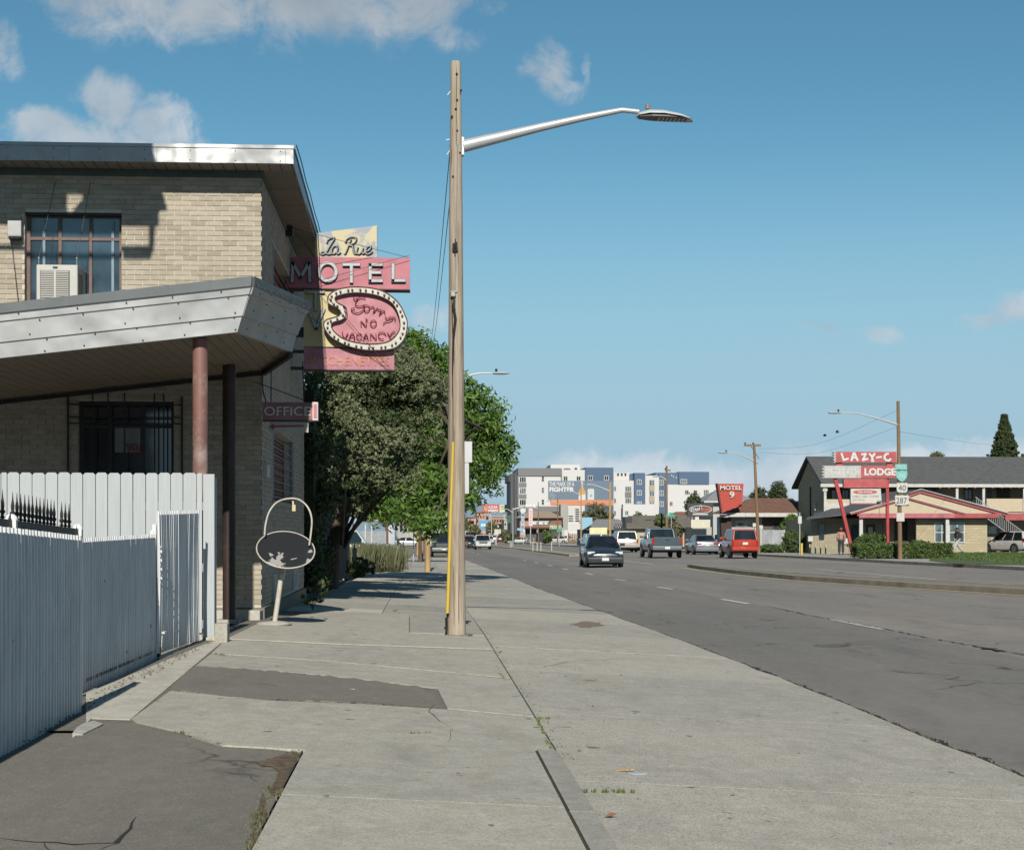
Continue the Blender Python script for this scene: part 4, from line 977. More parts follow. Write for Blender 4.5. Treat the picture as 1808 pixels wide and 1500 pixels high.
while z < az1-.1:
    mb = MB(); mb.box(ax1-.001, ax1+.003, ay0+.08, ay1-.2, z, z+.012); ob('side_slot', mb, M('slot_brown', (.12,.08,.06), .8), ac, world=True); z += .026
mb = MB(); mb.box(mid-.03, mid+.03, ay0+.008, ay0+.019, az1-.045, az1-.025); ob('badge', mb, DKF, ac, world=True)
for px, tp in ((80, 98), (146, 160)):
    x = X_(px); mb = MB(); mb.tube([(x,ay0+.06,az1-.01),(x,ay0+.06,az1+.09)], .008, 6); mb.ball((x,ay0+.06,az1+.09), .014); ob('bracket', mb, STEEL, ac, world=True)
    mb = MB(); mb.tube([(x,ay0+.06,az1+.08),(X_(tp),YF-.012,Z_(324))], .0035, 5); ob('hanging_wire', mb, BLACK, ac, world=True)
# ---------------------------------------------------------------- tall sign out of frame that throws the shadow on the facade
tall = thing('pole_sign', 'tall sign board on a post outside the left edge of the frame', 'sign', (-6.5, YF-5.2, zg(-6.5,YF-5.2)))
dY = 5.2; ddx = dY*math.tan(SUN_AZ); ddz = dY*math.tan(SUN_EL)/math.cos(SUN_AZ)
def shp(P, nm='sign_panel'):
    m = MB(); m.prism([(X_(px)-ddx, Z_(py)+ddz) for px, py in P], lambda u,v,t: (u, YF-dY+t, v), 0, .03); return ob(nm, m, M('sign_back', (.3,.3,.3), .6), tall, world=True)
shp([(119,402),(119,347),(128,346),(137,340),(141,352),(146,357),(140,366),(126,378),(124,402)]) if False else None
shp([(-500,402),(-500,20),(119,20),(119,402)]); shp([(119,347),(119,20),(283,20),(283,347)])
shp([(146,402),(146,325),(283,325),(285,331),(288,345),(296,373),(281,375),(281,399),(276,402)])
shp([(119,402),(119,378),(126,378),(134,372),(140,362),(146,358),(146,402)])
shp([(-500,446),(-500,438),(263,438),(263,404),(274,402),(272,446)]); shp([(217,460),(217,447),(270,446),(266,460)])
mb = MB(); mb.lathe([(.12, zg(-6.5,YF-5.2)-.1),(.12, Z_(100)+ddz)], (-6.5,YF-dY+.2,0), n=12); ob('post', mb, BROWNW, tall, world=True)

nb = thing('added_light_block', 'unseen plain brick block added to dim the light from the left', 'building', (-13,0,zg(-13,0)))  # unseen block, added to cut the light reaching the left side
m = MB(); m.box(-17,-9.5,-14,10.5,zg(-13,0)-.2,zg(-13,0)+6.4); ob('wall', m, M('far_brick', (.22,.13,.09), .9, var=.2), nb, world=True)
m = MB(); m.box(-17.3,-9.2,-14.3,10.8,zg(-13,0)+6.41,zg(-13,0)+6.7); ob('roof', m, CONC3, nb, world=True)
# ================================================================ neon motel sign on the side wall
YS = W(512,25.7)[1]
def sz(zx, zy): return FX(440+zx/3.5725, 380+zy/3.5725, YS)      # coordinates read off the enlarged sign
msign = thing('motel_sign', 'faded pink and cream neon MOTEL sign with palette-shaped No Vacancy panel', 'sign', (XC, YS, sz(345,975)[1]))
PINK = M('faded_pink_paint', (.40,.115,.155), .45, var=.22, scale=2.2, dirt=.35, dcol=(.45,.25,.27), dscale=2.5)
PINK2 = M('peeling_pink_paint', (.38,.15,.20), .5, var=.25, scale=3, dirt=.5, dcol=(.52,.42,.42), dscale=4)
PINK3 = M('dusty_pink_paint', (.42,.165,.205), .5, var=.18, scale=3, dirt=.3, dcol=(.5,.32,.33), dscale=3)
CREAM = M('cream_sign_paint', (.52,.44,.24), .5, var=.1, scale=3, dirt=.25, dcol=(.5,.42,.25), dscale=3)
def mk_worn():
    t = NT('worn_cream_paint'); t.set(.5, 0, .4)
    n = t.noise(2.1, 7, .6, dist=.6); a = t.mix(t.ramp(n, [(.47,0.0),(.50,1.0)]), (.50,.44,.28), (.27,.30,.35))
    n2 = t.noise(9, 6, .7); a = t.mix(t.ramp(n2, [(.63,0.0),(.67,1.0)]), a, (.24,.15,.10)); t.col(a); return t.m
WORN = mk_worn()
SIGNE = M('sign_edge_dark', (.08,.04,.045), .6)
def spanel(nm, P, mat, y0, t, par=msign, bevel=0):
    m = MB(); m.prism([sz(*p) for p in P], lambda u,v,w: (u, YS+y0+w, v), 0, t); return ob(nm, m, mat, par, world=True, bevel=bevel)
spanel('top_panel', [(417,112),(805,63),(806,268),(417,268)], WORN, .02, .22)
spanel('name_panel', [(238,264),(1013,271),(1013,468),(238,458)], PINK, -.03, .30)
spanel('name_panel_edge', [(236,459),(1015,469),(1015,474),(236,464)], SIGNE, -.034, .31)
spanel('cream_panel', [(343,461),(640,466),(640,829),(343,828)], CREAM, .02, .22)
spanel('lower_panel', [(343,830),(915,858),(915,973),(345,971)], PINK2, .0, .26)
spanel('lower_panel_edge', [(343,972),(916,974),(916,980),(343,977)], SIGNE, -.003, .27)
out = [(497,540),(503,515),(520,497),(560,475),(640,460),(740,462),(830,480),(900,520),(950,570),(985,640),(998,690),(985,770),(950,820),(900,848),(800,857),(700,850),(600,820),(520,775),(482,725),(474,690),(490,665),(540,650),(572,638),(580,618),(565,597),(520,575),(500,558)]
inn = [(543,530),(570,512),(650,497),(740,500),(830,520),(900,560),(935,615),(952,680),(945,735),(905,785),(850,810),(760,817),(680,808),(600,785),(545,745),(520,705),(532,682),(580,668),(606,650),(619,620),(608,585),(560,558)]
O3 = [Vector((sz(*p)[0], 0, sz(*p)[1])) for p in out]; I3 = [Vector((sz(*p)[0], 0, sz(*p)[1])) for p in inn]
def closed(P, n=5):
    Q = [P[-1]]+P+[P[0],P[1]]; s_ = spline(Q, n); return s_[n:-n-1] if False else s_[n:n*(len(P)+1)]
O3, I3 = closed(O3), closed(I3)
m = MB(); m.prism([(p.x,p.z) for p in I3], lambda u,v,w: (u, YS-.06+w, v), 0, .1); ob('palette_panel', m, PINK3, msign, world=True)
m = MB(); m.prism([(p.x,p.z) for p in O3], lambda u,v,w: (u, YS-.02+w, v), 0, .28); ob('palette_case', m, M('palette_case_grey', (.20,.19,.17), .6, var=.3, dirt=.5), msign, world=True)
def resample(P, n):
    L = [0]
    for a, b in zip(P, P[1:]+P[:1]): L.append(L[-1]+(b-a).length)
    out_ = []; j = 0; Q = P+P[:1]
    for k in range(n):
        t = L[-1]*k/n
        while L[j+1] < t: j += 1
        out_.append(Q[j].lerp(Q[j+1], (t-L[j])/(L[j+1]-L[j]+1e-9)))
    return out_
No = 100; Or = resample(O3, No)
Ir = [min(I3, key=lambda q: (q-p).length) for p in Or]
# rim trough: outer lip, flat face, inner lip
m = MB()
for k in range(No):
    a, b, c, d = Or[k], Or[(k+1)%No], Ir[(k+1)%No], Ir[k]
    def at_(p, y): return (p.x, YS+y, p.z)
    m.add([at_(a,-.13),at_(b,-.13),at_(c,-.13),at_(d,-.13),at_(a,-.02),at_(b,-.02),at_(c,-.02),at_(d,-.02)], [(0,1,2,3),(0,4,5,1),(3,2,6,7)])
rim = ob('palette_rim', m, M('white_rim', (.52,.52,.49), .5, var=.1, scale=4, dirt=.5, dcol=(.33,.28,.22), dscale=6), msign, world=True, fix=False)
m = MB(); m.tube([(p.x,YS-.135,p.z) for p in Or]+[(Or[0].x,YS-.135,Or[0].z)], .009, 6); m.tube([(p.x,YS-.14,p.z) for p in I3]+[(I3[0].x,YS-.14,I3[0].z)], .008, 6); ob('rim_lip', m, SIGNE, msign, world=True)
bm_ = MB().lathe([(.018,-.16),(.020,-.15),(.016,-.131)], (0,0,0), 'y', 8); bm_.ball((0,-.17,0), .017, .02, .017, 8, 6)
bulb_me = None
for k in range(40):
    i = int(k*No/40); p = Or[i].lerp(Ir[i], .45)
    if bulb_me is None:
        o = ob('bulb', bm_, M('amber_bulb_glass', (.42,.33,.20), .25, var=.2), msign, smooth=True); bulb_me = o.data
    else: o = link('bulb', bulb_me, msign)
    o.location = Vector((p.x, YS, p.z))-msign.location
# channel letters (outer dark channel, pale inner tube)
LET = M('aged_white_letter', (.42,.45,.47), .4, var=.12, scale=6, dirt=.4, dcol=(.25,.27,.30), dscale=8); LETE = M('letter_channel_edge', (.10,.10,.12), .5)
def strokes(nm, S_, w, y, par=msign, mat=LET, edge=LETE, deep=.05, tube=None):
    q = MB(); e = MB()
    for i, P in enumerate(S_):
        pts = [Vector((sz(*p)[0], YS+y-.0015*i, sz(*p)[1])) for p in P]
        for a, b in zip(pts, pts[1:]):
            d = (b-a).normalized()*w*.5; q.bar(a-d*.9, b+d*.9, w, deep, up=(0,1,0)); e.bar(a-d*1.3+Vector((0,.015,0)), b+d*1.3+Vector((0,.015,0)), w*1.45, deep, up=(0,1,0))
    o = ob(nm, e, edge, par, world=True); ob('letter_face', q, mat, o, world=True); return o
strokes('letter', [[(273,418),(278,306),(328,395),(380,306),(385,418)]], .045, -.06)
cxo, czo = sz(497,362); 
def ring(nm, cx, cz_, rx, rz, w, y, mat, edge):
    for mt, ww, yy, nn in ((edge, w*1.45, y+.015, nm), (mat, w, y, 'letter_face')):
        m = MB(); n = 28
        for k in range(n):
            a, b = 2*PI*k/n, 2*PI*(k+1)/n
            def pt(t, s_, y_): return (cx+(rx+s_*ww/2)*math.cos(t), YS+y_, cz_+(rz+s_*ww/2)*math.sin(t))
            m.add([pt(a,-1,yy-.025),pt(b,-1,yy-.025),pt(b,1,yy-.025),pt(a,1,yy-.025),pt(a,-1,yy+.025),pt(b,-1,yy+.025),pt(b,1,yy+.025),pt(a,1,yy+.025)], [(0,1,2,3),(0,4,5,1),(3,2,6,7)])
        if nn == nm: root = ob(nn, m, mt, msign, world=True, fix=False)
        else: ob(nn, m, mt, root, world=True, fix=False)
ring('letter', cxo, czo, .136, .145, .045, -.06, LET, LETE)
strokes('letter', [[(600,316),(692,316)],[(646,316),(646,422)]], .042, -.06)
strokes('letter', [[(835,317),(764,317),(764,418),(835,418)],[(764,366),(825,366)]], .042, -.06)
strokes('letter', [[(908,317),(908,416),(978,416)]], .042, -.06)
strokes('letter', [[(368,486),(468,486)],[(420,490),(420,598)]], .035, -.005)
strokes('letter', [[(376,600),(424,716),(470,598)]], .035, -.005)
lt = text_mb('KITCHENETTES', sz(385,0)[0], sz(888,0)[0], sz(0,943)[1], sz(0,888)[1], YS-.002, .01, .0); ob('lettering', lt, M('faded_orange_lettering', (.50,.20,.07), .5, var=.4, scale=5, dirt=.7, dcol=(.40,.17,.21), dscale=3.5), msign, world=True)
# neon script
NEON = M('grey_neon_tube', (.42,.44,.43), .25, var=.15); NEOK = M('black_script_channel', (.02,.02,.02), .5); RNE = M('dark_red_neon_tube', (.20,.02,.035), .3)
def script(nm, S_, r, y, mat, par=msign, sp_=True, dark=None):
    m = MB(); d = MB()
    for P in S_:
        pts = [Vector((sz(*p)[0], YS+y, sz(*p)[1])) for p in P]; pts = spline(pts, 5) if sp_ and len(pts) > 2 else pts
        m.tube(pts, r, 6)
        if dark: d.tube([p+Vector((.008,.022,-.006)) for p in pts], r*2.6, 6)
    o = ob(nm, m if not dark else d, mat if not dark else dark, par, world=True)
    if dark: ob('neon_tube', m, mat, o, world=True)
    return o
script('script_letter', [[(488,176),(490,160),(508,146),(528,140),(534,150),(520,172),(500,206),(482,236),(464,246),(450,242),(452,232),(470,230),(494,244),(516,242)]], .009, -.0, NEON, dark=NEOK)
script('script_letter', [[(556,200),(545,192),(528,200),(518,222),(522,240),(535,242),(548,228),(556,205),(552,232),(560,243),(574,232)]], .009, 0, NEON, dark=NEOK)
script('script_letter', [[(640,150),(625,190),(610,228),(600,246)],[(606,172),(612,152),(640,137),(668,140),(672,158),(655,178),(630,188),(650,195),(655,220),(664,240),(676,242)]], .009, 0, NEON, dark=NEOK)
script('script_letter', [[(683,200),(676,226),(682,242),(698,240),(716,205),(710,230),(718,242),(730,232)]], .009, 0, NEON, dark=NEOK)
script('script_letter', [[(732,228),(752,222),(766,206),(758,194),(742,202),(732,224),(738,242),(756,243),(776,228)]], .009, 0, NEON, dark=NEOK)
script('neon_sorry', [[(735,528),(705,522),(680,540),(672,570),(700,580),(728,572),(722,600),(690,620),(655,612),(645,595),(668,590)],[(660,520),(664,535),(690,528)],
  [(730,592),(722,580),(740,572),(758,582),(756,605),(735,612),(728,598)],[(762,590),(782,580),(790,600),(782,618),(795,606),(808,590),(815,602)],
  [(815,602),(832,600),(826,622),(820,632),(836,616),(852,606),(856,622)],[(862,640),(862,652),(878,656),(890,646),(905,656),(890,668),(862,675),(845,690)],[(905,645),(922,655),(918,668)]], .008, -.10, RNE)
script('neon_no', [[(708,705),(708,672),(738,705),(738,660),(748,668)],[(776,668),(794,668),(803,682),(798,700),(784,706),(770,700),(766,684),(776,668)],[(625,700),(680,700)]][:2], .008, -.10, RNE)
script('neon_vacancy', [[(590,738),(592,760),(606,780),(622,752),(628,748)],[(630,790),(645,752),(660,752),(664,788),(666,768),(640,770)],[(712,762),(700,750),(682,756),(680,776),(694,788),(712,780)],[(722,788),(738,752),(752,788),(745,772),(728,772)],
  [(768,788),(768,752),(800,786),(800,752)],[(864,760),(850,744),(822,746),(816,768),(830,784),(850,782)],[(872,742),(886,765),(905,742),(922,738)],[(886,765),(890,782),(905,782),(915,765)]], .008, -.10, RNE)
# brackets and guy wires
m = MB(); 
for zx, zy in ((300,857),(300,963)): a, z = sz(235,zy); b, _ = sz(345,zy); m.box(XC, b, YS+.05, YS+.12, z-.02, z+.03)
m.box(XC, sz(240,0)[0], YS+.05, YS+.2, sz(0,440)[1], sz(0,290)[1]); m.box(XC+.0, sz(425,0)[0], YS+.06, YS+.16, sz(0,760)[1], sz(0,700)[1])
ob('wall_bracket', m, M('bracket_black', (.03,.03,.03), .6), msign, world=True)
m = MB(); p = lambda zx, zy, y: (sz(zx,zy)[0], YS+y, sz(zx,zy)[1])
m.tube([p(1010,262,.1), (XC+.02, YS-.9, sz(215,140)[1])], .004, 5); m.tube([p(1010,262,-.14), p(430,425,-.16)], .004, 5); m.tube([p(385,395,-.16), p(900,985,-.14)], .004, 5); m.tube([p(385,640,-.05), p(890,980,-.02)], .003, 5)
ob('guy_wire', m, M('bracket_black', (.03,.03,.03)), msign, world=True)
x0 = XC+.01; zq = sz(200,150)[1]; m = MB(); m.box(XC, XC+.12, YS-1.0, YS-.85, zq-.12, zq+.02); m.tube(spline([(XC+.1,YS-.9,zq-.05),(XC+.25,YS-.5,zq-.12),(XC+.4,YS-.1,zq-.3)]), .01, 5); ob('wire_anchor', m, BLACK, msign, world=True)
# ---------------------------------------------------------------- OFFICE sign with arrow
YO = W(510,20.4)[1]
def oz(zx, zy): return FX(430+zx/5, 600+zy/5, YO)
osign = thing('office_sign', 'small maroon OFFICE box sign with red arrow board hanging under the canopy', 'sign', (oz(163,0)[0], YO, oz(163,712)[1]))
x0, x1, z0, z1 = oz(166,0)[0], oz(640,0)[0], oz(0,706)[1], oz(0,548)[1]
MAR = M('maroon_box_paint', (.24,.11,.13), .5, var=.25, scale=5, dirt=.3)
m = MB(); m.box(x0, x1, YO, YO+.18, z0, z1); ob('case', m, MAR, osign, world=True, bevel=.006)
ob('lettering', text_mb('OFFICE', oz(182,0)[0], oz(592,0)[0], oz(0,668)[1], oz(0,586)[1], YO-.004, .012, .01), M('pale_office_lettering', (.52,.50,.48), .5, var=.2, dirt=.3), osign, world=True)
m = MB(); x2 = oz(656,0)[0]; m.box(x1-.045, x2, YO-.006, YO+.19, z0+.0, z1+.004); ob('lit_end_cap', m, M('lit_end_white', (.55,.50,.50), .5, var=.1), osign, world=True)  # sunlight on the sign's right end put into this pale end piece
m = MB(); m.box(x1-.03, x2-.012, YO-.012, YO-.0065, z0+.03, z1-.025); ob('lit_end_stripe', m, PINK, osign, world=True)
m = MB(); m.box(x0, x2-.03, YO-.002, YO+.17, z0-.012, z0-.001); ob('trim', m, BLACK, osign, world=True)
m = MB(); m.box(oz(228,0)[0], oz(572,0)[0], YO+.03, YO+.045, oz(0,812)[1], oz(0,722)[1]); ob('arrow_board', m, M('arrow_board_grey', (.40,.39,.37), .6, var=.1), osign, world=True)
m = MB(); m.prism([oz(222,762),(oz(268,738)),(oz(266,754)),oz(532,750),oz(532,764),oz(266,770),oz(268,796)], lambda u,v,w: (u, YO+.022+w, v), 0, .006); ob('arrow', m, flat('arrow_red', (.25,.03,.03), .5), osign, world=True)
m = MB(); a = oz(238,545); m.tube([(a[0],YO+.08,a[1]-.02),(a[0],YO+.08,cz(a[0]))], .008, 6); a = oz(530,545); m.tube([(a[0],YO+.08,a[1]-.02),(a[0]-.02,YO+.1,cz(a[0]))], .008, 6); m.tube([(oz(90,0)[0],YO+.2,oz(0,358)[1]),(oz(530,0)[0],YO+.1,oz(0,522)[1])], .006, 5); ob('hanger', m, BLACK, osign, world=True)
# ================================================================ white picket fence
YP = W(378,F/167)[1]
def px_(px, py): return FX(px, py, YP)
pf = thing('picket_fence', 'tall white dog-ear board fence behind the corrugated gates', 'fence', (px_(378,1127)[0], YP, px_(378,1127)[1]))
zt = px_(300,834.5)[1]; zb = px_(300,1127)[1]
pw_ = .137; xr = px_(357,800)[0]; x = xr; k = 0
edges = [357,347,323,301,279,257,234.5,212.5,190,168.5,146,124,101.5,79.5,56.5,34.5,12.5,1.5,-20,-42,-64,-86,-108,-130,-152,-174,-196,-218]
for e1, e0 in zip(edges, edges[1:]):
    a, b = px_(e0,800)[0]+.0035, px_(e1,800)[0]-.0035
    dy = random.uniform(0,.006); dzz = random.uniform(-.004,.004); c = .022 if b-a > .09 else .01
    m = MB(); m.prism([(a,zb+.06),(b,zb+.06),(b,zt-c+dzz),(b-c,zt+dzz),(a+c,zt+dzz),(a,zt-c+dzz)], lambda u,v,w: (u, YP+dy+w, v), 0, .018); ob('picket', m, PICKET, pf, world=True)
a, b = px_(359,0)[0], px_(379,0)[0]; m = MB(); m.box(a, b, YP-.02, YP+.03, zb, px_(0,836)[1]); ob('end_board', m, PICKET, pf, world=True, bevel=.005)
m = MB()
for z in (zt-.35, zt-1.0, zt-1.6): m.box(px_(-218,0)[0], b-.02, YP+.032, YP+.07, z-.045, z+.045)
ob('rail', m, PICKET, pf, world=True)
for q_ in (b, px_(-100,0)[0]): m = MB(); m.box(q_-.09, q_, YP+.072, YP+.162, zb-.05, zt-.05); ob('fence_post', m, PICKET, pf, world=True)
m = MB()
for _ in range(9):
    x = random.uniform(px_(345,0)[0], px_(385,0)[0]); y = YP+random.uniform(-.12,.1); m.box(x-.03,x+.03,y-.02,y+.03,zg(x,y)-.02,zg(x,y)+random.uniform(.02,.05))
tag(ob('post_rubble', m, CONC3), 'broken concrete crumbs around the white fence post foot', 'rubble', kind='stuff')
# ================================================================ corrugated gates
def corr(name, p0, p1, z0a, z0b, z1a, z1b, par, pitch=.076, amp=.013, mat=CORR, jag=0, thickness=.004, bow=0):
    p0, p1 = Vector((p0[0],p0[1],0)), Vector((p1[0],p1[1],0)); L = (p1-p0).length; d = (p1-p0)/L; n = Vector((-d.y, d.x, 0))
    if n.x < 0: n = -n
    prof = [(0,0),(.28,0),(.36,1),(.64,1),(.72,0)]; m = MB(); k = 0; cols = []; wav = random.uniform(0,6)
    N = int(L/pitch)
    for i in range(N):
        hj = random.uniform(.93,1.08)+(.16 if random.random() < .2 else 0); hk = .12*math.sin(i*.55+wav)+.12*math.sin(i*.21+wav)
        for (u, h) in prof: cols.append(((i+u)*pitch, h*hj+hk))
    cols.append((N*pitch, 0)); zs = [0,.25,.5,.75,1]
    for u, h in cols:
        t = u/L; za = z0a+(z0b-z0a)*t + (random.uniform(-jag,jag) if jag and h else 0); zb_ = z1a+(z1b-z1a)*t+ (random.uniform(-jag,jag)*.4 if jag else 0)
        for s_ in zs:
            q = p0+d*u+n*(h*amp+bow*math.sin(PI*s_)*math.sin(u*2.1+1)); m.v.append((q.x,q.y,za+(zb_-za)*s_))
    for i in range(len(cols)-1):
        for j in range(4):
            a = i*5+j; m.f.append((a,a+5,a+6,a+1))
    o = ob(name, m, mat, par, world=True, fix=False); so = o.modifiers.new('s','SOLIDIFY'); so.thickness = thickness; return o
def GX(px, py, X): y, z = FY(px, py, X); return y, z
# nearest gate
X1 = -2.165
y1, z1b = GX(146,1273,X1); y0, _ = GX(0,1340,X1)
ztop1 = GX(140,946,X1)[1]; ztop0 = GX(25,932,X1)[1]; yt0 = GX(25,932,X1)[0]
g1 = thing('corrugated_gate', 'nearest white corrugated gate panel topped with black spear points', 'gate', (X1, y1, z1b))
tb = (ztop1-ztop0)/(y1-yt0); zb0 = zg(X1,5.6)+.03
corr('sheet', (X1,5.6), (X1,y1-.02), zb0, z1b+.02, ztop0+tb*(5.6-yt0), ztop1, g1, jag=.004, bow=.004)
m = MB()
for py_, yy in ((145,y1),(30,GX(31,900,X1)[0])):
    zz = ztop0+tb*(yy-yt0)+.05; q = MB().box(X1-.06, X1-.0, yy-.035, yy+.0, zg(X1,yy)+.02, zz); q.ball((X1-.03,yy-.0175,zz), .035, .022, .03, 10, 6); ob('gate_post', q, CORR, g1, world=True, smooth=True)
m = MB(); a, b = 5.6, y1; 
rail = MB(); rail.hexa([(X1-.05,a,ztop0+tb*(a-yt0)-.01),(X1-.02,a,ztop0+tb*(a-yt0)-.01),(X1-.02,b,ztop1-.01),(X1-.05,b,ztop1-.01)],[(X1-.05,a,ztop0+tb*(a-yt0)+.045),(X1-.02,a,ztop0+tb*(a-yt0)+.045),(X1-.02,b,ztop1+.045),(X1-.05,b,ztop1+.045)])
ob('top_rail', rail, M('black_iron', (.02,.02,.02), .6, dirt=.3, dcol=(.05,.04,.03)), g1, world=True)
spear = MB(); spear.tube([(0,0,-.06),(0,0,.035)], .008, 6); spear.lathe([(.004,.0),(.018,.004),(.006,.010),(.007,.02),(.016,.035),(.007,.048),(.009,.055),(.010,.075),(.0045,.105),(.001,.15)], (0,0,.02), n=8)
sm = None; k = 0
ys_ = [GX(px,900,X1)[0] for px in (8,16.5,34,41.5,48,55,62,68.5,75.5,81.5,88,94.5,100.5,106,119,125.5,132)]
yy = ys_[0]-.11
while yy > 5.7: ys_.append(yy); yy -= .10
for yy in ys_:
    zz = ztop0+tb*(yy-yt0)+.03
    if sm is None: o = ob('spear_point', spear, M('black_iron', (.02,.02,.02)), g1, smooth=True); sm = o.data
    else: o = link('spear_point', sm, g1)
    o.location = Vector((X1-.035, yy, zz))-g1.location
m = MB(); m.box(X1-.052, X1-.018, y1-.6, y1-.02, ztop1-.8, ztop1-.76); m.box(X1-.08,X1-.055,6,y1-.1,zb0+.3,zb0+.34); ob('frame_rail', m, CORR, g1, world=True)
# second gate
X2 = -2.40
ya, zba = GX(149,1222,X2); yb, zbb = GX(278,1163,X2); zta = GX(149,949,X2)[1]; ztb = GX(278,942,X2)[1]
g2 = thing('corrugated_gate', 'middle low white corrugated gate panel with rusty stain and castor wheel', 'gate', (X2, yb, zbb))
corr('sheet', (X2,ya-1.1), (X2,yb), zba+.02, zbb, zta-.01, ztb, g2, pitch=.074, jag=.003, bow=.006)
m = MB(); m.box(X2-.07,X2-.03,ya-1.1,yb,zta-.12,zta-.08); m.box(X2-.07,X2-.03,ya-1.1,yb,zba+.12,zba+.16); m.box(X2-.06,X2+.016,yb-.02,yb+.03,zbb,ztb+.03); ob('gate_frame', m, CORR, g2, world=True)
m = MB(); 
for t in range(60):
    y = ya+(yb-ya)*t/60; m.box(X2+.013,X2+.0165,y+.018,y+.034,zba+.075+(zbb-zba)*t/60,zba+.10+(zbb-zba)*t/60)
ob('rust_line', m, M('rust_brown', (.20,.13,.09), .9, var=.3, dirt=.5), g2, world=True, kind='stuff')
xw, yw_ = X2+.02, GX(277,1165,X2)[0]; zw = zg(xw,yw_)
m = MB(); m.lathe([(.06,-.02),(.07,-.014),(.07,.014),(.06,.02)], (xw,yw_-.06,zw+.065), 'x', 18); wh = ob('castor_wheel', m, RUBBER, g2, world=True, smooth=True)
m = MB(); m.bar((xw+.03,yw_-.06,zw+.065),(xw+.03,yw_,zw+.21),.05,.012,up=(1,0,0)); m.bar((xw-.03,yw_-.06,zw+.065),(xw-.03,yw_,zw+.21),.05,.012,up=(1,0,0)); m.box(xw-.05,xw+.06,yw_-.06,yw_+.06,zw+.205,zw+.225); m.tube([(xw-.04,yw_-.06,zw+.065),(xw+.04,yw_-.06,zw+.065)],.01,8); ob('castor_bracket', m, M('castor_white', (.55,.55,.53), .5, dirt=.4), g2, world=True)
m = MB(); 
for k in range(13): z = ztb-.02-k*.035; m.lathe([(.012,-.004),(.016,0),(.012,.004)], (X2+.03, yb-.12, z), 'y' if k%2 else 'x', 8)
ob('chain', m, BLACK, g2, world=True)
# third, taller sheet
pa = W(276,F/196); pb = W(351,F/172); ga, gb = zg(*pa), zg(*pb)
g3 = thing('corrugated_gate', 'tall bent white corrugated sheet leaning against the picket fence', 'gate', (pa[0], pa[1], ga))
zT = CZ+(HZ-903)/190; zT2 = CZ+(HZ-900)/172
corr('sheet', pa, pb, CZ-(1147-HZ)/190, CZ-(1129-HZ)/172, zT, zT2, g3, pitch=.078, amp=.016, bow=.012)
for (p, s_, zt_) in ((pa,190,zT),(pb,172,zT2)):
    m = MB(); m.box(p[0]-.03,p[0]+.0,p[1]-.03,p[1]+.02,zg(*p)+.01,zt_-.12); ob('gate_post', m, CORR, g3, world=True)
m = MB()
for k in range(9): z = ztb-.12-k*.04; m.lathe([(.012,-.004),(.016,0),(.012,.004)], (pa[0]+.03, pa[1]+.05, z), 'y' if k%2 else 'x', 8)
ob('chain', m, CORR, g3, world=True)
# ================================================================ hoop stand with round black panel
bx, by = G(484,1102); zb = zg(bx,by); sB = F/(by*CT+bx*ST)
st = thing('hoop_stand', 'rusty white metal stand with tilted round black peeling panel and hoop', 'stand', (bx,by,zb))
OLDW = M('old_white_enamel', (.50,.48,.43), .5, var=.1, scale=6, dirt=.7, dcol=(.30,.17,.09), dscale=7)
def sp2(px, py, dy=0): x, z = FX(px, py, by+dy); return Vector((x, by+dy, z))
m = MB(); m.lathe([(.215,0),(.22,.012),(.18,.03),(.03,.045)], (bx,by,zb), n=28); ob('base', m, OLDW, st, world=True, smooth=True)
m = MB(); m.tube([sp2(485,1098),sp2(492,1050),sp2(497,1012)], .031, 12); m.tube([sp2(496,1022),sp2(498,1002)], .043, 12); ob('pole', m, OLDW, st, world=True, smooth=True)
m = MB(); m.tube([sp2(500,1012,-.05),sp2(504,1012,.05)], .012, 8); m.tube([sp2(500,1005,-.05),sp2(504,1005,.05)], .012, 8); ob('clamp_bolt', m, STEEL, st, world=True)
c = sp2(504.5,969.5); rad = .352
Mt = Matrix.Rotation(R(9), 4, 'Y') @ Matrix.Rotation(R(-52), 4, 'X')
def mk_peel():
    t = NT('peeling_black_panel'); t.set(.35, 0, .5)
    n = t.noise(5.5, 4, .6, dist=.3); g = t.n('ShaderNodeSeparateXYZ'); t.l(t.ob, g.inputs[0])
    low = t.math('MULTIPLY', t.math('SUBTRACT', .06, g.outputs[2]), 1.0); f = t.math('ADD', n, t.math('MULTIPLY', low, .55))
    a = t.mix(t.ramp(f, [(.69,0.0),(.70,1.0)]), (.022,.024,.027), (.33,.33,.32)); t.col(a)
    return t.m
def xf(mb, mt, c):
    mb.v = [tuple((mt @ Vector(p))+c) for p in mb.v]; return mb
m = MB().lathe([(rad,-.0),(rad,.02)], (0,0,0), 'y', 40); pn = ob('black_panel', m, mk_peel(), st, smooth=True); pn.location = c-st.location; pn.rotation_euler = Mt.to_euler()
m = MB(); ringp = [(rad*1.01*math.cos(2*PI*k/48), .004, rad*1.01*math.sin(2*PI*k/48)) for k in range(49)]; m.tube(ringp, .009, 8); o = ob('panel_rim', m, OLDW, st, smooth=True); o.location = c-st.location; o.rotation_euler = Mt.to_euler()
m = MB(); P = [(467,944),(469,925),(475,904),(487,888),(503,881),(522,880),(536,887),(546,900),(550.5,918),(549,940),(546,962)]
dd = [.0,0,0,0,0,0,0,0,0,0,0]; m.tube(spline([sp2(*p, .05) for p in P], 5), .0115, 10); ob('hoop', m, OLDW, st, world=True, smooth=True)
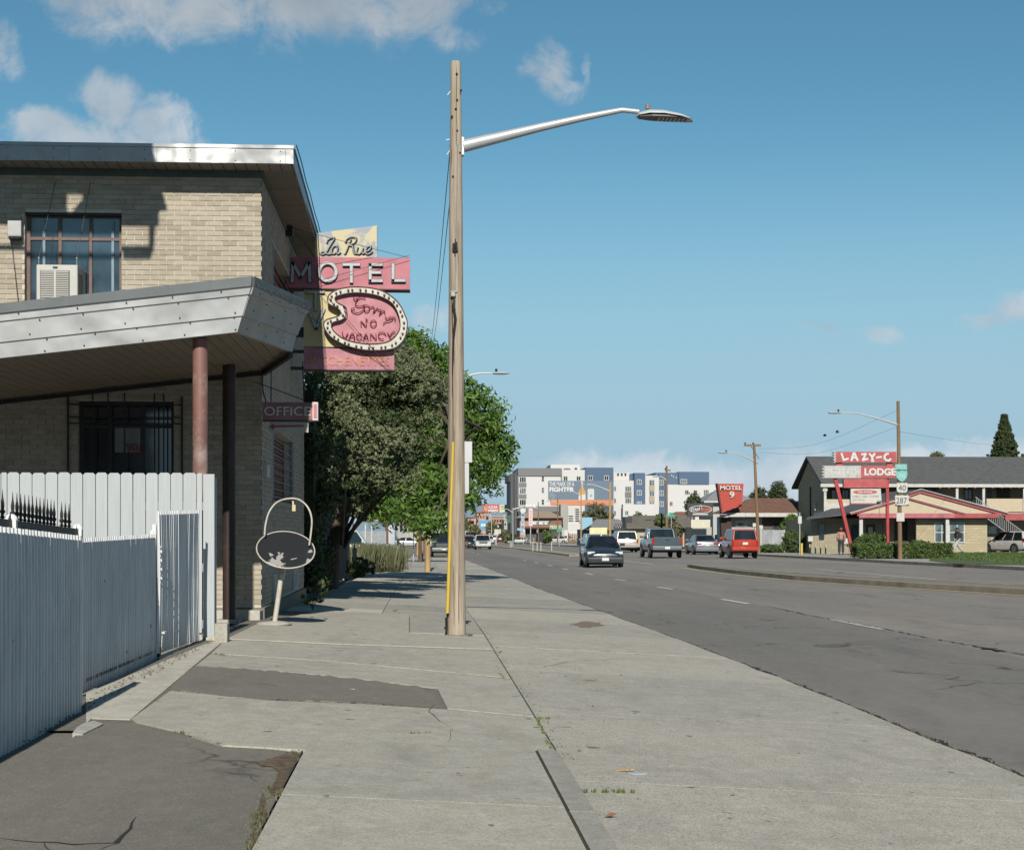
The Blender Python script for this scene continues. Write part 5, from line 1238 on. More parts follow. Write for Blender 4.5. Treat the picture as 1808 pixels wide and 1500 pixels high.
m = MB(); a, b = sp2(516,891,.05), sp2(522,902,.05); m.box(a.x,b.x,a.y-.02,a.y+.02,b.z,a.z); m.bar(sp2(517,884,.05), sp2(518,892,.05), .02); ob('tag_plate', m, M('yellowed_tag', (.55,.48,.30), .6), st, world=True)
# ================================================================ big utility pole with street lamp
px0, py0 = G(806,1121); zP = zg(px0,py0); sP = F/(py0*CT+px0*ST)
def pp(px, py, dy=0): x, z = FX(px, py, py0+dy); return Vector((x, py0+dy, z))
pole = thing('utility_pole', 'weathered wooden utility pole with street lamp arm and yellow guy guard', 'pole', (px0,py0,zP))
tp = pp(804.5,111); ht = tp.z-zP
prof = [(.118,-.05),(.112,.3),(.102,ht*.35),(.082,ht*.75),(.064,ht),(.058,ht+.012)]
m = MB(); N = 20; o_ = []
pts = [Vector((px0+(tp.x-px0)*max(0,h)/ht, py0, zP+h)) for r, h in prof]; fine = []; rr = []
for (r0,h0),(r1,h1) in zip(prof, prof[1:]):
    for k in range(5): t = k/5; fine.append(Vector((px0+(tp.x-px0)*(h0+(h1-h0)*t)/ht, py0, zP+h0+(h1-h0)*t))); rr.append(r0+(r1-r0)*t)
fine.append(Vector((tp.x,py0,zP+prof[-1][1]))); rr.append(prof[-1][0])
m.tube(fine, rr, 22); ob('shaft', m, POLEW, pole, world=True, smooth=True)
# long drying cracks
m = MB()
for (px, a, b) in ((806,118,270),(810,900,1118),(801,990,1115),(803,300,430),(808,640,760)):
    pts = [pp(px+random.uniform(-.6,.6), a+(b-a)*k/8) for k in range(9)]
    pts = [Vector((p.x, py0-.001-math.sqrt(max(0,(.064+(.112-.064)*min(1,max(0,(zP+ht-p.z)/ht)))**2-(p.x-(px0+(tp.x-px0)*(p.z-zP)/ht))**2)), p.z)) for p in pts]
    m.tube(pts, [.001]+[.004]*7+[.001], 5)
ob('drying_crack', m, flat('crack_black', (.03,.02,.015), .95), pole, world=True)
m = MB()
for (px, py) in ((806.5,131),(807,177),(804.5,193),(798,206),(807,231),(800,312),(814,160),(813,258)):
    p = pp(px,py,-.07); m.ball(p, .014, .012, .018, 8, 6)
ob('bolt_hole', m, flat('crack_black', (.03,.02,.015)), pole, world=True)
# lamp arm
a0 = pp(817,258); sq = [(818,258,.078),(880,243,.066),(950,226,.052),(1030,208,.042),(1085,197,.036),(1098,194.5,.032),(1104,195,.031),(1128,197.5,.030)]
m = MB(); m.tube([pp(x,y) for x, y, r in sq], [r for _,_,r in sq], 14); GALV = M('pale_galvanised', (.47,.49,.51), .4, .25, var=.08, scale=5)
arm = ob('lamp_arm', m, GALV, pole, world=True, smooth=True)
m = MB(); q0, q1 = pp(815,244), pp(819,275); m.box(q0.x,q1.x,py0-.06,py0+.06,q1.z,q0.z); m.tube([pp(812,268,-.08),pp(812,256,-.09)],.012,6); ob('arm_bracket', m, GALV, pole, world=True)
lh = bpy.data.objects.new('lamp_head', None); 
m = MB(); sec = [(1124,196.5,.035,.02,.02),(1128,195,.09,.035,.035),(1145,193.5,.14,.05,.05),(1170,194.5,.155,.05,.045),(1200,199,.14,.04,.032),(1216,202.5,.10,.025,.02),(1223,205,.03,.01,.008)]
def headsec(px, py, hw, hh, yo, bot): 
    out_ = []
    base = pp(px, py)
    for k in range(12):
        t = PI*k/11; out_.append((base.x, py0+math.cos(t)*hw, base.z-.045+math.sin(t)*hh*(1.3)))
    return out_
o0 = len(m.v)
for (px, py, hw, hh, q) in sec: m.v += headsec(px, py+4, hw, hh, 0, q)
n = 12
for i in range(len(sec)-1):
    for k in range(n-1): m.f.append((i*n+k, i*n+k+1, (i+1)*n+k+1, (i+1)*n+k))
    m.f.append((i*n+n-1, i*n, (i+1)*n, (i+1)*n+n-1))
m.f.append(tuple(range(n))); m.f.append(tuple((len(sec)-1)*n+k for k in range(n)))
LHM = M('lamp_head_grey', (.50,.53,.56), .4, .2, var=.05)
head = ob('lamp_head', m, LHM, pole, world=True, smooth=True)
m = MB(); m.prism([(pp(px,0).x, py0+sgn*w) for px, w, sgn in [(1128,.07,-1),(1150,.12,-1),(1180,.13,-1),(1208,.10,-1),(1221,.03,-1),(1221,.03,1),(1208,.10,1),(1180,.13,1),(1150,.12,1),(1128,.07,1)]], lambda u,v,w: (u, v, pp(1150,203).z-.015-(u-pp(1128,0).x)*.035+w), -.022, .0)
ob('lamp_underside', m, M('lamp_underside_dark', (.10,.10,.09), .5, var=.2), head, world=True)
m = MB()
for k in range(8):
    p = pp(1163+k*7, 205); m.box(p.x-.013,p.x+.013,py0-.09,py0+.09,pp(1150,203).z-.046-(p.x-pp(1128,0).x)*.035,pp(1150,203).z-.036-(p.x-pp(1128,0).x)*.035)
ob('lamp_lens', m, M('lamp_lens_grey', (.35,.34,.30), .3), head, world=True)
m = MB(); p = pp(1143.5,190); m.lathe([(.028,-.02),(.028,.035),(.022,.04)], p, n=12); ob('photocell', m, M('photocell_brown', (.22,.17,.15), .5), head, world=True)
# ground wire, insulator, straps and hardware on the camera side of the pole
def front(px, py, off=.0):
    z = pp(px,py).z; h = (z-zP)/ht; r = .112+(.064-.112)*h; cx = px0+(tp.x-px0)*h; x = pp(px,py,-r).x; d = max(0, r*r-(x-cx)**2); return Vector((x, py0-math.sqrt(d)-off, z))
m = MB(); m.tube([front(808-(p-270)*.02, p, .006) for p in range(258, 540, 20)], .005, 6); ob('ground_wire', m, STEEL, pole, world=True)
m = MB(); m.tube([front(801.5,432,.02), front(800.5,445,.03)], .016, 8); m.tube([front(805,430,.02), front(806,446,.03)], .016, 8); m.tube([front(800,446,.03), front(807,446,.03)], .012, 8); m.tube([front(804,424,.01),front(803,455,.01)],.007,6); ob('strain_insulator', m, BLACK, pole, world=True, smooth=True)
m = MB(); m.lathe([(.03,-.02),(.035,.0),(.02,.03)], front(800,523,.03), n=10); m.tube([front(796,517,.02),front(807,517,.02)], .012, 6); ob('service_knob', m, M('porcelain_grey', (.42,.42,.40), .3), pole, world=True, smooth=True)
m = MB(); m.tube([front(802,530,.015), front(801,545,.03), front(804,565,.03), front(800.5,600,.02), front(799,660,.012)], [.012,.016,.018,.014,.008], 8); ob('dark_strip', m, BLACK, pole, world=True, smooth=True)  # dark tapered strip down the front of the pole
for py in (792.5, 837, 881):
    z = pp(805,py).z; h = (z-zP)/ht; r = .112+(.064-.112)*h+.003; cx = px0+(tp.x-px0)*h
    m = MB().lathe([(r,-.01),(r,.01)], (cx,py0,z), n=24); ob('steel_strap', m, M('bright_strap', (.62,.62,.60), .35, .6), pole, world=True)
# guy guard and rod
gA, gB = pp(800,780,-.11), pp(790,1082,-.11)
gx0, gy0 = G(787,1119)
m = MB(); m.tube([gA, gB], [.017,.022], 10); ob('guy_guard', m, M('yellow_plastic', (.55,.39,.05), .45, var=.06), pole, world=True, smooth=True)
m = MB(); m.tube([gB+Vector((0,0,.02)), Vector((gx0,gy0,zg(gx0,gy0)-.02))], .009, 8); m.tube([pp(788,1090,-.11), pp(788.5,1106,-.12)], .019, 6); m.ball(pp(787,1108,-.13),.02); ob('anchor_rod', m, BLACK, pole, world=True)
m = MB(); m.tube([gA, pp(799.3,600,-.09), pp(798,520,-.08)], .006, 6); m.tube([pp(799,700,-.095),pp(797,300,.0),pp(794,255,.02)], .004, 5); ob('guy_wire', m, BLACK, pole, world=True)
m = MB()
for (px, py, d) in ((796,160,-6),(796,246,-8),(795,265,-6)): m.tube([pp(px,py), pp(px+d,py+ (8 if d==-6 else 1))], .005, 5)
ob('pole_spur', m, STEEL, pole, world=True)
# concrete collar
m = MB(); m.prism([(px0-.16,py0-.14),(px0+.14,py0-.17),(px0+.2,py0+.02),(px0+.15,py0+.2),(px0-.12,py0+.18)], lambda u,v,w:(u,v,zP+w), -.03, .012); ob('pole_collar', m, M('rough_collar', (.2,.19,.17), .95, var=.4, scale=25, bump=1), pole, world=True)
# signs facing away, strapped to the pole
ys__ = py0+.13
for (a,b,c,d,lb,rz_) in ((819,833.5,779,816,'back of a white sign plate strapped high on the big pole',0),(819,828,817,871,'back of the tall grey sign plate below the white one on the big pole',0)):
    x0, z0 = FX(a-10,d,ys__); x1, z1 = FX(b,c,ys__)
    m = MB(); m.box(x0, x1, ys__, ys__+.004, z0, z1); s_ = ob('sign_plate', m, M('sign_back_aluminium', (.50,.51,.53), .45, .3, var=.05), bevel=0); tag(recenter(s_), lb, 'sign', 'sign plates on the big pole')
# twin overhead wires running down the street from this pole
wt = bpy.data.objects
nxt = W(757,62); zw1 = CZ+(HZ-640)/45.
for i, (px, py, dx) in enumerate(((795,262,0),(797,330,.12))):
    a = pp(px,py,.05); m = MB()
    b = Vector((nxt[0]+dx, nxt[1], zw1+.4*i)); mid = (a+b)/2-Vector((0,0,.25)); m.tube(spline([a,mid,b],10), .006, 5)
    tag(ob('overhead_wire', m, BLACK), ['thin black overhead wire on the left of the pair from the big pole','thin black overhead wire on the right of the pair from the big pole'][i], 'wire', 'overhead wires')
# ================================================================ left side beyond the motel
def tree(nm, label, cat, base, trunk_pts, tr, blobs, ncl, clr, per, size, lmat, shell=.5, flat_=.7, aspect=2.2, group=None, limbs=6, bark=BARK):
    t = thing(nm, label, cat, base, 0, group); bx, by, bz = base
    m = MB(); m.tube(spline(trunk_pts, 4), [tr*(1-.65*k/(len(spline(trunk_pts,4))-1)) for k in range(len(spline(trunk_pts,4)))], 9)
    top = Vector(trunk_pts[-1]); 
    for k in range(limbs):
        b = blobs[k % len(blobs)]; s_ = Vector(trunk_pts[-2]).lerp(top, random.uniform(0,1)); e = Vector((b[0]+random.uniform(-.6,.6)*b[3], b[1]+random.uniform(-.6,.6)*b[4], b[2]+random.uniform(-.4,.6)*b[5]))
        mid = (s_+e)/2+Vector((random.uniform(-.2,.2),random.uniform(-.2,.2),.1)); P = spline([s_,mid,e],4); m.tube(P, [tr*.42*(1-.8*i/(len(P)-1)) for i in range(len(P))], 6)
    ob('trunk', m, bark, t, world=True, smooth=True)
    c = clumps_in([(b[0]-bx,b[1]-by,b[2]-bz,b[3],b[4],b[5]) for b in blobs], ncl, clr, shell)
    add_leaves('crown', c, per, size, lmat, t, flat_, aspect=aspect); return t
def bl(px, py, D, rx, rz, ry=None):
    s_ = F/D; x, y = W(px, D); return (x, y, CZ+(HZ-py)/s_, rx/s_, (ry or rx)/s_, rz/s_)
# juniper
jb = W(650,36.5); jz = zg(*jb)
JB = [bl(605,700,36,70,80,90),bl(665,690,35,75,75,70),bl(640,770,34.5,75,70,65),bl(715,700,35,58,40,42),bl(757,703,35,26,18,18),bl(580,800,37,60,90,90),bl(655,830,34.5,75,50,60),bl(700,800,35,66,40,48),bl(735,792,34.5,46,30,34),bl(776,788,34.5,20,20,16),bl(615,875,35,75,35,50),bl(708,620,36,36,30,40),bl(660,650,36,50,60,50),bl(600,640,37,50,50,50),bl(690,745,34.6,60,35,36),bl(742,735,35,30,26,20),bl(640,850,28,50,26,26),bl(705,815,28.5,44,22,22)]  # last two lobes, nearest the camera, added to cast shade on the walk
c1 = clumps_in([(b[0]-jb[0],b[1]-jb[1],b[2]-jz,b[3],b[4],b[5]) for b in JB], 420, .40, .9)
kp = np.sin(c1[:,0]*3.1+c1[:,2]*2.3)+np.sin(c1[:,2]*4.3-c1[:,0]*1.9+1)+np.sin(c1[:,1]*2.7+c1[:,2]*1.1); c1 = c1[kp > -.15]
jt = thing('juniper_tree', 'shaggy grey-green juniper tree beside the motel', 'tree', (jb[0],jb[1],jz))
m = MB(); m.tube([(jb[0]-.9,jb[1]+.6,jz-.1),(jb[0]-.8,jb[1]+.5,jz+1.2),(jb[0]-.4,jb[1],jz+2.6),(jb[0]+.1,jb[1],jz+4.4)], [.2,.16,.11,.04], 10)
for k in range(30):
    b = JB[k%len(JB)]; s_ = Vector((jb[0]-.6+random.uniform(-.1,.1),jb[1]+.3,jz+random.uniform(.9,3.4))); e = Vector((b[0]+random.uniform(-.7,.7)*b[3],b[1]+random.uniform(-.9,.3)*b[4],b[2]+random.uniform(-.5,.6)*b[5])); P = spline([s_,(s_+e)/2+Vector((0,0,.15)),e],4); m.tube(P, [.05*(1-.8*i/(len(P)-1)) for i in range(len(P))], 6)
ob('trunk', m, BARK, jt, world=True, smooth=True)
sub = np.repeat(c1, 34, axis=0); dsub = RNG.normal(size=(len(sub),3)); dsub[:,2] += .35; dsub[:,1] -= .3; dsub /= np.linalg.norm(dsub,axis=1)[:,None]; sub[:,:3] += dsub*sub[:,3:4]*RNG.uniform(.75,1.1,(len(sub),1))*np.array([1.15,1,.75]); sub[:,3] = .085
add_leaves('crown', sub, 16, .030, JUNI, jt, .8, jitter=.6, aspect=1.7)
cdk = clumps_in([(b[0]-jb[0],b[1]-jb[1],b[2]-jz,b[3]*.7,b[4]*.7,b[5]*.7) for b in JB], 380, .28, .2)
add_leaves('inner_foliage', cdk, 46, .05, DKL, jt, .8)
# dark columnar evergreen right behind the motel wall, always in its shade
eb = (-2.75, 30.4); ez = zg(*eb)
et = thing('evergreen_shrub', 'tall black-green evergreen in deep shade against the back of the motel', 'tree', (eb[0],eb[1],ez))
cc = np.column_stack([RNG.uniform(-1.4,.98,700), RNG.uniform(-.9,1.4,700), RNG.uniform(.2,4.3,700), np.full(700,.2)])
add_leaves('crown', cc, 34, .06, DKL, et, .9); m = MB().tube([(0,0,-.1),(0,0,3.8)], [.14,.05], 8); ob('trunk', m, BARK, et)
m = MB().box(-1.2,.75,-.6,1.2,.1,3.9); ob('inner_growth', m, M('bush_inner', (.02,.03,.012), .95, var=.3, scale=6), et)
# ash trees along the walk
ab = W(804, 50); az_ = zg(*ab)
AB = [bl(742,640,50,52,45,60),bl(700,660,52,55,45,60),bl(780,700,50,60,50,60),bl(700,740,52,75,60,80),bl(760,780,48,70,60,70),bl(840,735,50,46,50,50),bl(868,800,50,34,45,40),bl(820,820,48,50,45,50),bl(850,765,50,45,40,45),bl(740,850,48,85,45,70),bl(672,830,52,90,60,80),bl(640,880,50,85,32,60),bl(790,870,46,60,45,50),bl(720,905,46,70,24,50),bl(870,845,50,22,22,25),bl(890,800,50,14,30,20),bl(838,880,55,16,14,18),bl(770,925,44,45,18,40),bl(735,600,50,24,20,25)]
tree('ash_tree', 'broad green leafy tree overhanging the sidewalk behind the juniper', 'tree', (ab[0],ab[1],az_), [(ab[0],ab[1],az_-.1),(ab[0]+.1,ab[1]-1,az_+1.5),(ab[0]-.1,ab[1]-3,az_+3),(ab[0],ab[1]-5,az_+5)], .17, AB, 1050, .42, 34, .095, ASHL, .55, .8, 2.6, limbs=22)
a2 = W(742, 96); z2 = zg(*a2)
tree('street_tree', 'smaller leafy tree further down the sidewalk behind the first', 'tree', (a2[0],a2[1],z2), [(a2[0],a2[1],z2-.1),(a2[0],a2[1],z2+1.6),(a2[0]+.1,a2[1],z2+3.5)], .14, [bl(742,880,96,60,40),bl(715,900,96,40,30),bl(770,900,96,35,28)], 150, .5, 30, .16, ASHL, .5)
a3 = W(600, 50); z3 = zg(*a3)
tree('yard_tree', 'dark bushy tree in the yard behind the slatted fence', 'tree', (a3[0],a3[1],z3), [(a3[0],a3[1],z3-.1),(a3[0],a3[1],z3+1.6),(a3[0],a3[1],z3+3.5)], .2, [bl(600,800,50,90,90),bl(560,860,48,90,60),bl(650,870,50,70,40)], 500, .5, 36, .12, DKL, .4)
# plant at the building corner
bw = G(552,1077)
t = thing('weed_plant', 'leafy green weed growing at the motel wall corner', 'plant', (bw[0],bw[1],zg(*bw)))
m = MB(); cl = []
for k in range(9):
    a = random.uniform(-1.2,1.2); h = random.uniform(.12,.34); e = Vector((bw[0]+math.sin(a)*h*.9, bw[1]-random.uniform(0,.12), zg(*bw)+h)); m.tube(spline([(bw[0],bw[1],zg(*bw)),(bw[0]+math.sin(a)*h*.3,bw[1]-.03,zg(*bw)+h*.7),e],4), .005, 5)
    cl.append((e.x-bw[0],e.y-bw[1],e.z-zg(*bw),.05))
ob('stem', m, GRASS, t, world=True); add_leaves('foliage', cl, 9, .04, GRASS, t, .6, aspect=2)
# slatted fence in shade
SL = M('shaded_blue_grey_slat', (.055,.075,.09), .6, var=.3, scale=3, dirt=.3); SLL = M('sunlit_slat_end', (.24,.27,.29), .7, var=.3)  # shade coloured into the dark slats, sunlight into the pale end slats
sf = thing('slatted_fence', 'dark blue-grey slatted yard fence in the shade beyond the motel wall', 'fence', (-2.35,29.2,zg(-2.35,29.2)))
y = 29.2; k = 0
while y < 52:
    z = zg(-2.35,y); w = .10; m = MB(); dx = .02*math.sin(y*9); m.box(-2.36+dx,-2.345+dx,y,y+w-.012,z+.04,z+1.78+random.uniform(-.03,.03)); 
    if k < 290: ob('slat', m, SLL if y > 50.6 else SL, sf, world=True)
    y += w; k += 1
m = MB()
for z_ in (.3,1.6):
    for a in range(29,52,4): b = min(a+4,52); m.bar((-2.40,a,zg(-2.35,a)+z_),(-2.40,b,zg(-2.35,b)+z_),.04,.05)
for a in range(29,53,3): m.box(-2.45,-2.38,a,a+.07,zg(-2.35,a)-.05,zg(-2.35,a)+1.85)
ob('frame', m, STEEL, sf, world=True)
# weathered post with crossarms, in the shrubs
g = W(626,57); z = zg(*g)
t = thing('wooden_post', 'short grey wooden post with dark crossbar in front of the parked white pickup', 'post', (g[0],g[1],z))
m = MB(); m.lathe([(.085,-.05),(.08,.95),(.03,1.0),(.03,1.1)], (g[0],g[1],z), n=10); ob('shaft', m, M('grey_post', (.2,.2,.17), .9, var=.3), t, world=True)
m = MB(); m.box(g[0]-.1,g[0]+.32,g[1]-.06,g[1]+.0,z+.55,z+.65); m.box(g[0]+.0,g[0]+.3,g[1]-.06,g[1]+.0,z+.35,z+.42); ob('crossbar', m, BLACK, t, world=True)
# tall grass and low shrubs beside the walk
for i, (px, D, n, h, r, lb) in enumerate([(655,66,70,1.25,.45,'tall seeding grass clump nearest the dark fence'),(672,74,80,1.2,.5,'tall seeding grass clump before the brown steel post')]):
    x, y = W(px, D); tag(recenter(blades('tall_grass', [(x+random.gauss(0,r),y+random.gauss(0,1.6)) for _ in range(n)], 60, h*.8, .12, OLIVEL, w=.0045, lean=.35)), lb, 'grass', 'grass beside the sidewalk', kind='stuff')
for i, (px, D, rx, rz, mt, lb) in enumerate([(630,53,18,16,BUSHL,'small bright green shrub by the fence end'),(600,50,30,20,DKL,'dark low shrub under the fence end'),(640,58,24,16,DKL,'dark low shrub behind the small bright one'),(650,64,26,17,OLIVEL,'olive shrub at the edge of the sidewalk')]):
    x, y = W(px, D); z = zg(x,y); s_ = F/D; t = thing('shrub', lb, 'shrub', (x,y,z), 0, 'shrubs beside the sidewalk')
    add_leaves('foliage', clumps_in([(0,0,rz/s_*.8,rx/s_,rx/s_*1.3,rz/s_)], 60, .12, .3), 22, .05, mt, t, .8)
    m = MB(); m.tube([(0,0,-.02),(0,0,rz/s_)], .02, 5); ob('stem', m, BARK, t)
for i,(px, py, lb) in enumerate([(615,1010,'grey rock beside the fence end'),(606,1016,'smaller grey rock beside the fence end')]):
    x, y = G(px,py); m = MB(); m.ball((x,y,zg(x,y)+.05), .16-.05*i, .15, .10, 8, 6); tag(recenter(ob('rock', m, CONC)), lb, 'rock', 'rocks by the fence')
# round utility posts along the kerb
def wpole(px, ybase, s_, ytop, r, lb, mat, arm=None, cat='pole', cross=None, group='wooden poles', name='utility_pole', top_r=None, lean=0):
    D = F/s_; x, y = W(px, D); z = zg(x,y); zt = CZ+(HZ-ytop)/s_
    t = thing(name, lb, cat, (x,y,z), 0, group)
    m = MB(); m.tube([(x,y,z-.1),(x+lean*.5,y,(z+zt)/2),(x+lean,y,zt)], [r,r*.85,(top_r or r*.68)], 12); ob('shaft', m, mat, t, world=True, smooth=True)
    if arm:                                            # (x at head px, head y px, attach y px)
        for (hx, hy, ay) in arm:
            zx = lambda p: x+(p-px)/s_
            za, zh = CZ+(HZ-ay)/s_, CZ+(HZ-hy)/s_; xe = zx(hx); dr = 1 if xe > x else -1; L = abs(xe-x); aw = .06 if s_ > 20 else .075
            m = MB(); P = [(x,y,za),(x+dr*L*.35,y,za+(zh-za)*.52),(x+dr*L*.7,y,za+(zh-za)*.94),(x+dr*L*.82,y,zh),(xe-dr*.0,y,zh)]; m.tube(P, [aw*1.1,aw*.8,aw*.55,aw*.5,aw*.5], 8); ob('lamp_arm', m, GALV, t, world=True, smooth=True)
            m = MB(); m.lathe([(.05,-.35),(.13,-.3),(.15,0),(.11,.25),(.03,.36)], (xe+dr*.3,y,zh-.0), 'x', 12); m.v = [(a,b,zh+(c-zh)*.42) for a,b,c in m.v]; ob('lamp_head', m, LHM, t, world=True, smooth=True)
            m = MB(); m.lathe([(.05,0),(.05,.14)], (xe+dr*.1,y,zh+.04), n=8); ob('photocell', m, BLACK, t, world=True)
    if cross:
        for (x0, x1, yy) in cross:
            m = MB(); zc = CZ+(HZ-yy)/s_; a, b = x+(x0-px)/s_, x+(x1-px)/s_; m.box(a,b,y-.12,y-.02,zc-.07,zc+.07); ob('crossarm', m, mat, t, world=True)
            m = MB(); m.bar((x+(a-x)*.55,y-.08,zc-.05),(x,y-.08,zc-.95),.05,.05); ob('brace', m, mat, t, world=True)
            for q in (.06,.5): 
                m = MB(); m.lathe([(.03,0),(.06,.05),(.04,.14)], (a+(x-a)*q*1.2,y-.07,zc+.07), n=8); ob('insulator', m, BLACK, t, world=True)
    return t
wpole(755,1017,43,690,.12,'tan wooden pole with lamp arm, nearest beyond the big pole', POSTW, arm=[(872,658,690)])
wpole(744.5,988,27,800,.115,'brown wooden pole second beyond the big pole by the kerb', POSTW)
wpole(737.5,972,20,830,.12,'brown wooden pole furthest of those seen under the tree', POSTW)
x, y = W(730,98); t = thing('sign_post','thin grey sign post standing in the far left sidewalk','post',(x,y,zg(x,y))); m = MB(); m.box(x-.025,x+.025,y-.02,y+.02,zg(x,y),zg(x,y)+2.4); ob('shaft', m, STEEL, t, world=True); m = MB(); m.box(x-.02,x+.02,y-.15,y+.15,zg(x,y)+1.8,zg(x,y)+2.4); ob('plate', m, STEEL, t, world=True)
# ================================================================ vehicles
TAIL = flat('tail_lamp_red', (.35,.012,.012), .25); HEADL = flat('head_lamp', (.75,.78,.80), .1, .3); PLATE = flat('plate_white', (.6,.6,.6), .5); DARKP = M('dark_trim', (.02,.02,.02), .6)
RIM = flat('wheel_rim', (.40,.41,.42), .35, .8)
def paint(name, c, metal=.35):
    if name in _m: return _m[name]
    t = NT(name); t.set(.28, metal, .5, .6); n = t.noise(3,3,.5); t.col(t.mix(t.ramp(n,[(.3,0.0),(.7,1.0)]), tuple(q*.88 for q in c), tuple(min(1,q*1.08) for q in c))); _m[name] = t.m; return t.m
def loft(secs, close=True):
    m = MB(); n = len(secs[0])
    for s_ in secs: m.v += [tuple(p) for p in s_]
    for i in range(len(secs)-1):
        for k in range(n): m.f.append((i*n+k, i*n+(k+1)%n, (i+1)*n+(k+1)%n, (i+1)*n+k))
    m.f.append(tuple(range(n))[::-1]); m.f.append(tuple((len(secs)-1)*n+k for k in range(n))); return m
def car(label, pos, rz, kind, col, group='vehicles on the street', L=4.6, Wd=1.8, H=1.45, name=None, cat='car', trim=None, z=None):
    x, y = pos; t = thing(name or kind_name[kind], label, cat, (x,y,zg(x,y)+.0 if z is None else z), rz, group)
    hw = Wd/2; P = K[kind]; wr = P['wr']; gc = P['gc']
    def sec(fy, zt, wf=1.0, zl=None, crown=.03):
        Y = fy*L/2; zl = gc if zl is None else zl; w = hw*wf; zt = zt*H
        half = [(0,zl),(w*.86,zl),(w*.97,zl+.10),(w*1.0,zl+(zt-zl)*.45),(w*.985,zl+(zt-zl)*.72),(w*.95,zt-.05),(w*.86,zt),(w*.45,zt+crown),(0,zt+crown*1.2)]
        return [(a,Y,b) for a,b in half]+[(-a,Y,b) for a,b in half[-2:0:-1]]
    body = loft([sec(fy, zt, wf, zl) for fy, zt, wf, zl in P['body']])
    ob('body', body, col, t, smooth=True)
    # wheel arches and wheels
    for sy in (1,-1):
        wy = sy*P['wb']/2+P.get('wo',0)
        for sx in (1,-1):
            xx = sx*(hw-.11)
            m = MB(); m.lathe([(wr*1.17,-.006),(wr*1.17,.006)], (sx*(hw-.001),wy,wr), 'x', 20); ob('wheel_arch', m, DARKP, t)
            m = MB(); m.lathe([(wr*.6,-.11),(wr*.93,-.115),(wr,-.08),(wr,.08),(wr*.93,.115),(wr*.6,.11)], (sx*(hw-.085),wy,wr), 'x', 20); w_ = ob('wheel', m, RUBBER, t, smooth=True)
            m = MB(); m.lathe([(wr*.62,-.01),(wr*.6,.014),(wr*.2,.0),(wr*.15,.01)], (sx*(hw+.026),wy,wr), 'x', 16); ob('rim', m, RIM, w_)
    # greenhouse
    for g in P['cab']:
        yb0, yr0, yr1, yb1, zb = g['y'][0]*L/2, g['y'][1]*L/2, g['y'][2]*L/2, g['y'][3]*L/2, g['z']*H
        wb_, wt = hw*g.get('wb',.90), hw*g.get('wt',.72); zt = H
        B = [(-wb_,yb0,zb),(wb_,yb0,zb),(wb_,yb1,zb),(-wb_,yb1,zb)]; T = [(-wt,yr0,zt-.02),(wt,yr0,zt-.02),(wt,yr1,zt-.02),(-wt,yr1,zt-.02)]
        m = MB().hexa(B, T); ob('cabin', m, col, t, bevel=.06)
        def pane(nm, a, b, c, d, ins=.07, mat=CARGLASS, u0=0, u1=1, it=.1, ib=.04):
            a,b,c,d = map(Vector,(a,b,c,d)); n = (b-a).cross(d-a).normalized()*.008
            def q(u,v): return (a.lerp(b,u)).lerp(d.lerp(c,u), v)
            w = (b-a).length; iu = ins/w; p = [q(u0+iu,ib)+n,q(u1-iu,ib)+n,q(u1-iu,1-it)+n,q(u0+iu,1-it)+n]
            m = MB(); m.hexa([v-n*1.5 for v in p], p); return ob(nm, m, mat, t)
        rear, front_ = (B[0],B[1],T[1],T[0]), (B[2],B[3],T[3],T[2])
        pane('rear_window', *rear, ins=.10); pane('windshield', *front_, ins=.08)
        for side in ((B[1],B[2],T[2],T[1]), (B[3],B[0],T[0],T[3])):
            k = g.get('n',2)
            for i in range(k): pane('side_window', *side, ins=.05, u0=.03+.94*i/k, u1=.03+.94*(i+1)/k)
    rb, rf = P['body'][0], P['body'][-1]; yr, yf = -L/2, L/2
    zr = P['tl'][0]*H; 
    for sx in (1,-1):
        m = MB(); w, h = P['tl'][1], P['tl'][2]; xo = sx*hw*P['tl'][3]; m.box(min(xo,xo-sx*w),max(xo,xo-sx*w), yr-.015+P.get('ry',0), yr+.2, zr-h/2, zr+h/2); ob('tail_light', m, TAIL, t, bevel=.012)
        m = MB(); w, h = P['hl'][1], P['hl'][2]; zf = P['hl'][0]*H; xo = sx*hw*.93; m.box(min(xo,xo-sx*w),max(xo,xo-sx*w), yf-.3, yf-.01+P.get('fy',0), zf-h/2, zf+h/2); ob('headlight', m, HEADL, t, bevel=.015)
        m = MB(); yy = P['mir']*L/2; zz = P['cab'][0]['z']*H+.06; m.box(min(sx*hw*.93,sx*(hw+.17)),max(sx*hw*.93,sx*(hw+.17)), yy-.05, yy+.04, zz, zz+.14); ob('mirror', m, trim or col, t, bevel=.02)
    m = MB(); bz = P['bump']; m.box(-hw*.93,hw*.93,yr-.07,yr+.12,bz[0],bz[1]); ob('rear_bumper', m, P.get('bm') or col, t, bevel=.03)
    m = MB(); m.box(-hw*.93,hw*.93,yf-.14,yf+.05,bz[0]-.02,bz[1]-.02); ob('front_bumper', m, P.get('bmf') or col, t, bevel=.03)
    m = MB(); gz = P['gr']; m.box(-hw*gz[2],hw*gz[2],yf-.1,yf+.02+P.get('fy',0)*0,gz[0]*H,gz[1]*H); gr = ob('grille', m, DARKP, t, bevel=.01)
    if P.get('gbar'):
        for k in range(3): q = MB(); zz = gz[0]*H+(gz[1]-gz[0])*H*(k+.5)/3; q.box(-hw*gz[2]*.96,hw*gz[2]*.96,yf+.02,yf+.035,zz-.03,zz+.03); ob('grille_bar', q, CHROME, gr)
    m = MB(); m.box(-.16,.16,yf+.052,yf+.062,bz[0]+.08,bz[0]+.22); ob('licence_plate', m, PLATE, t)
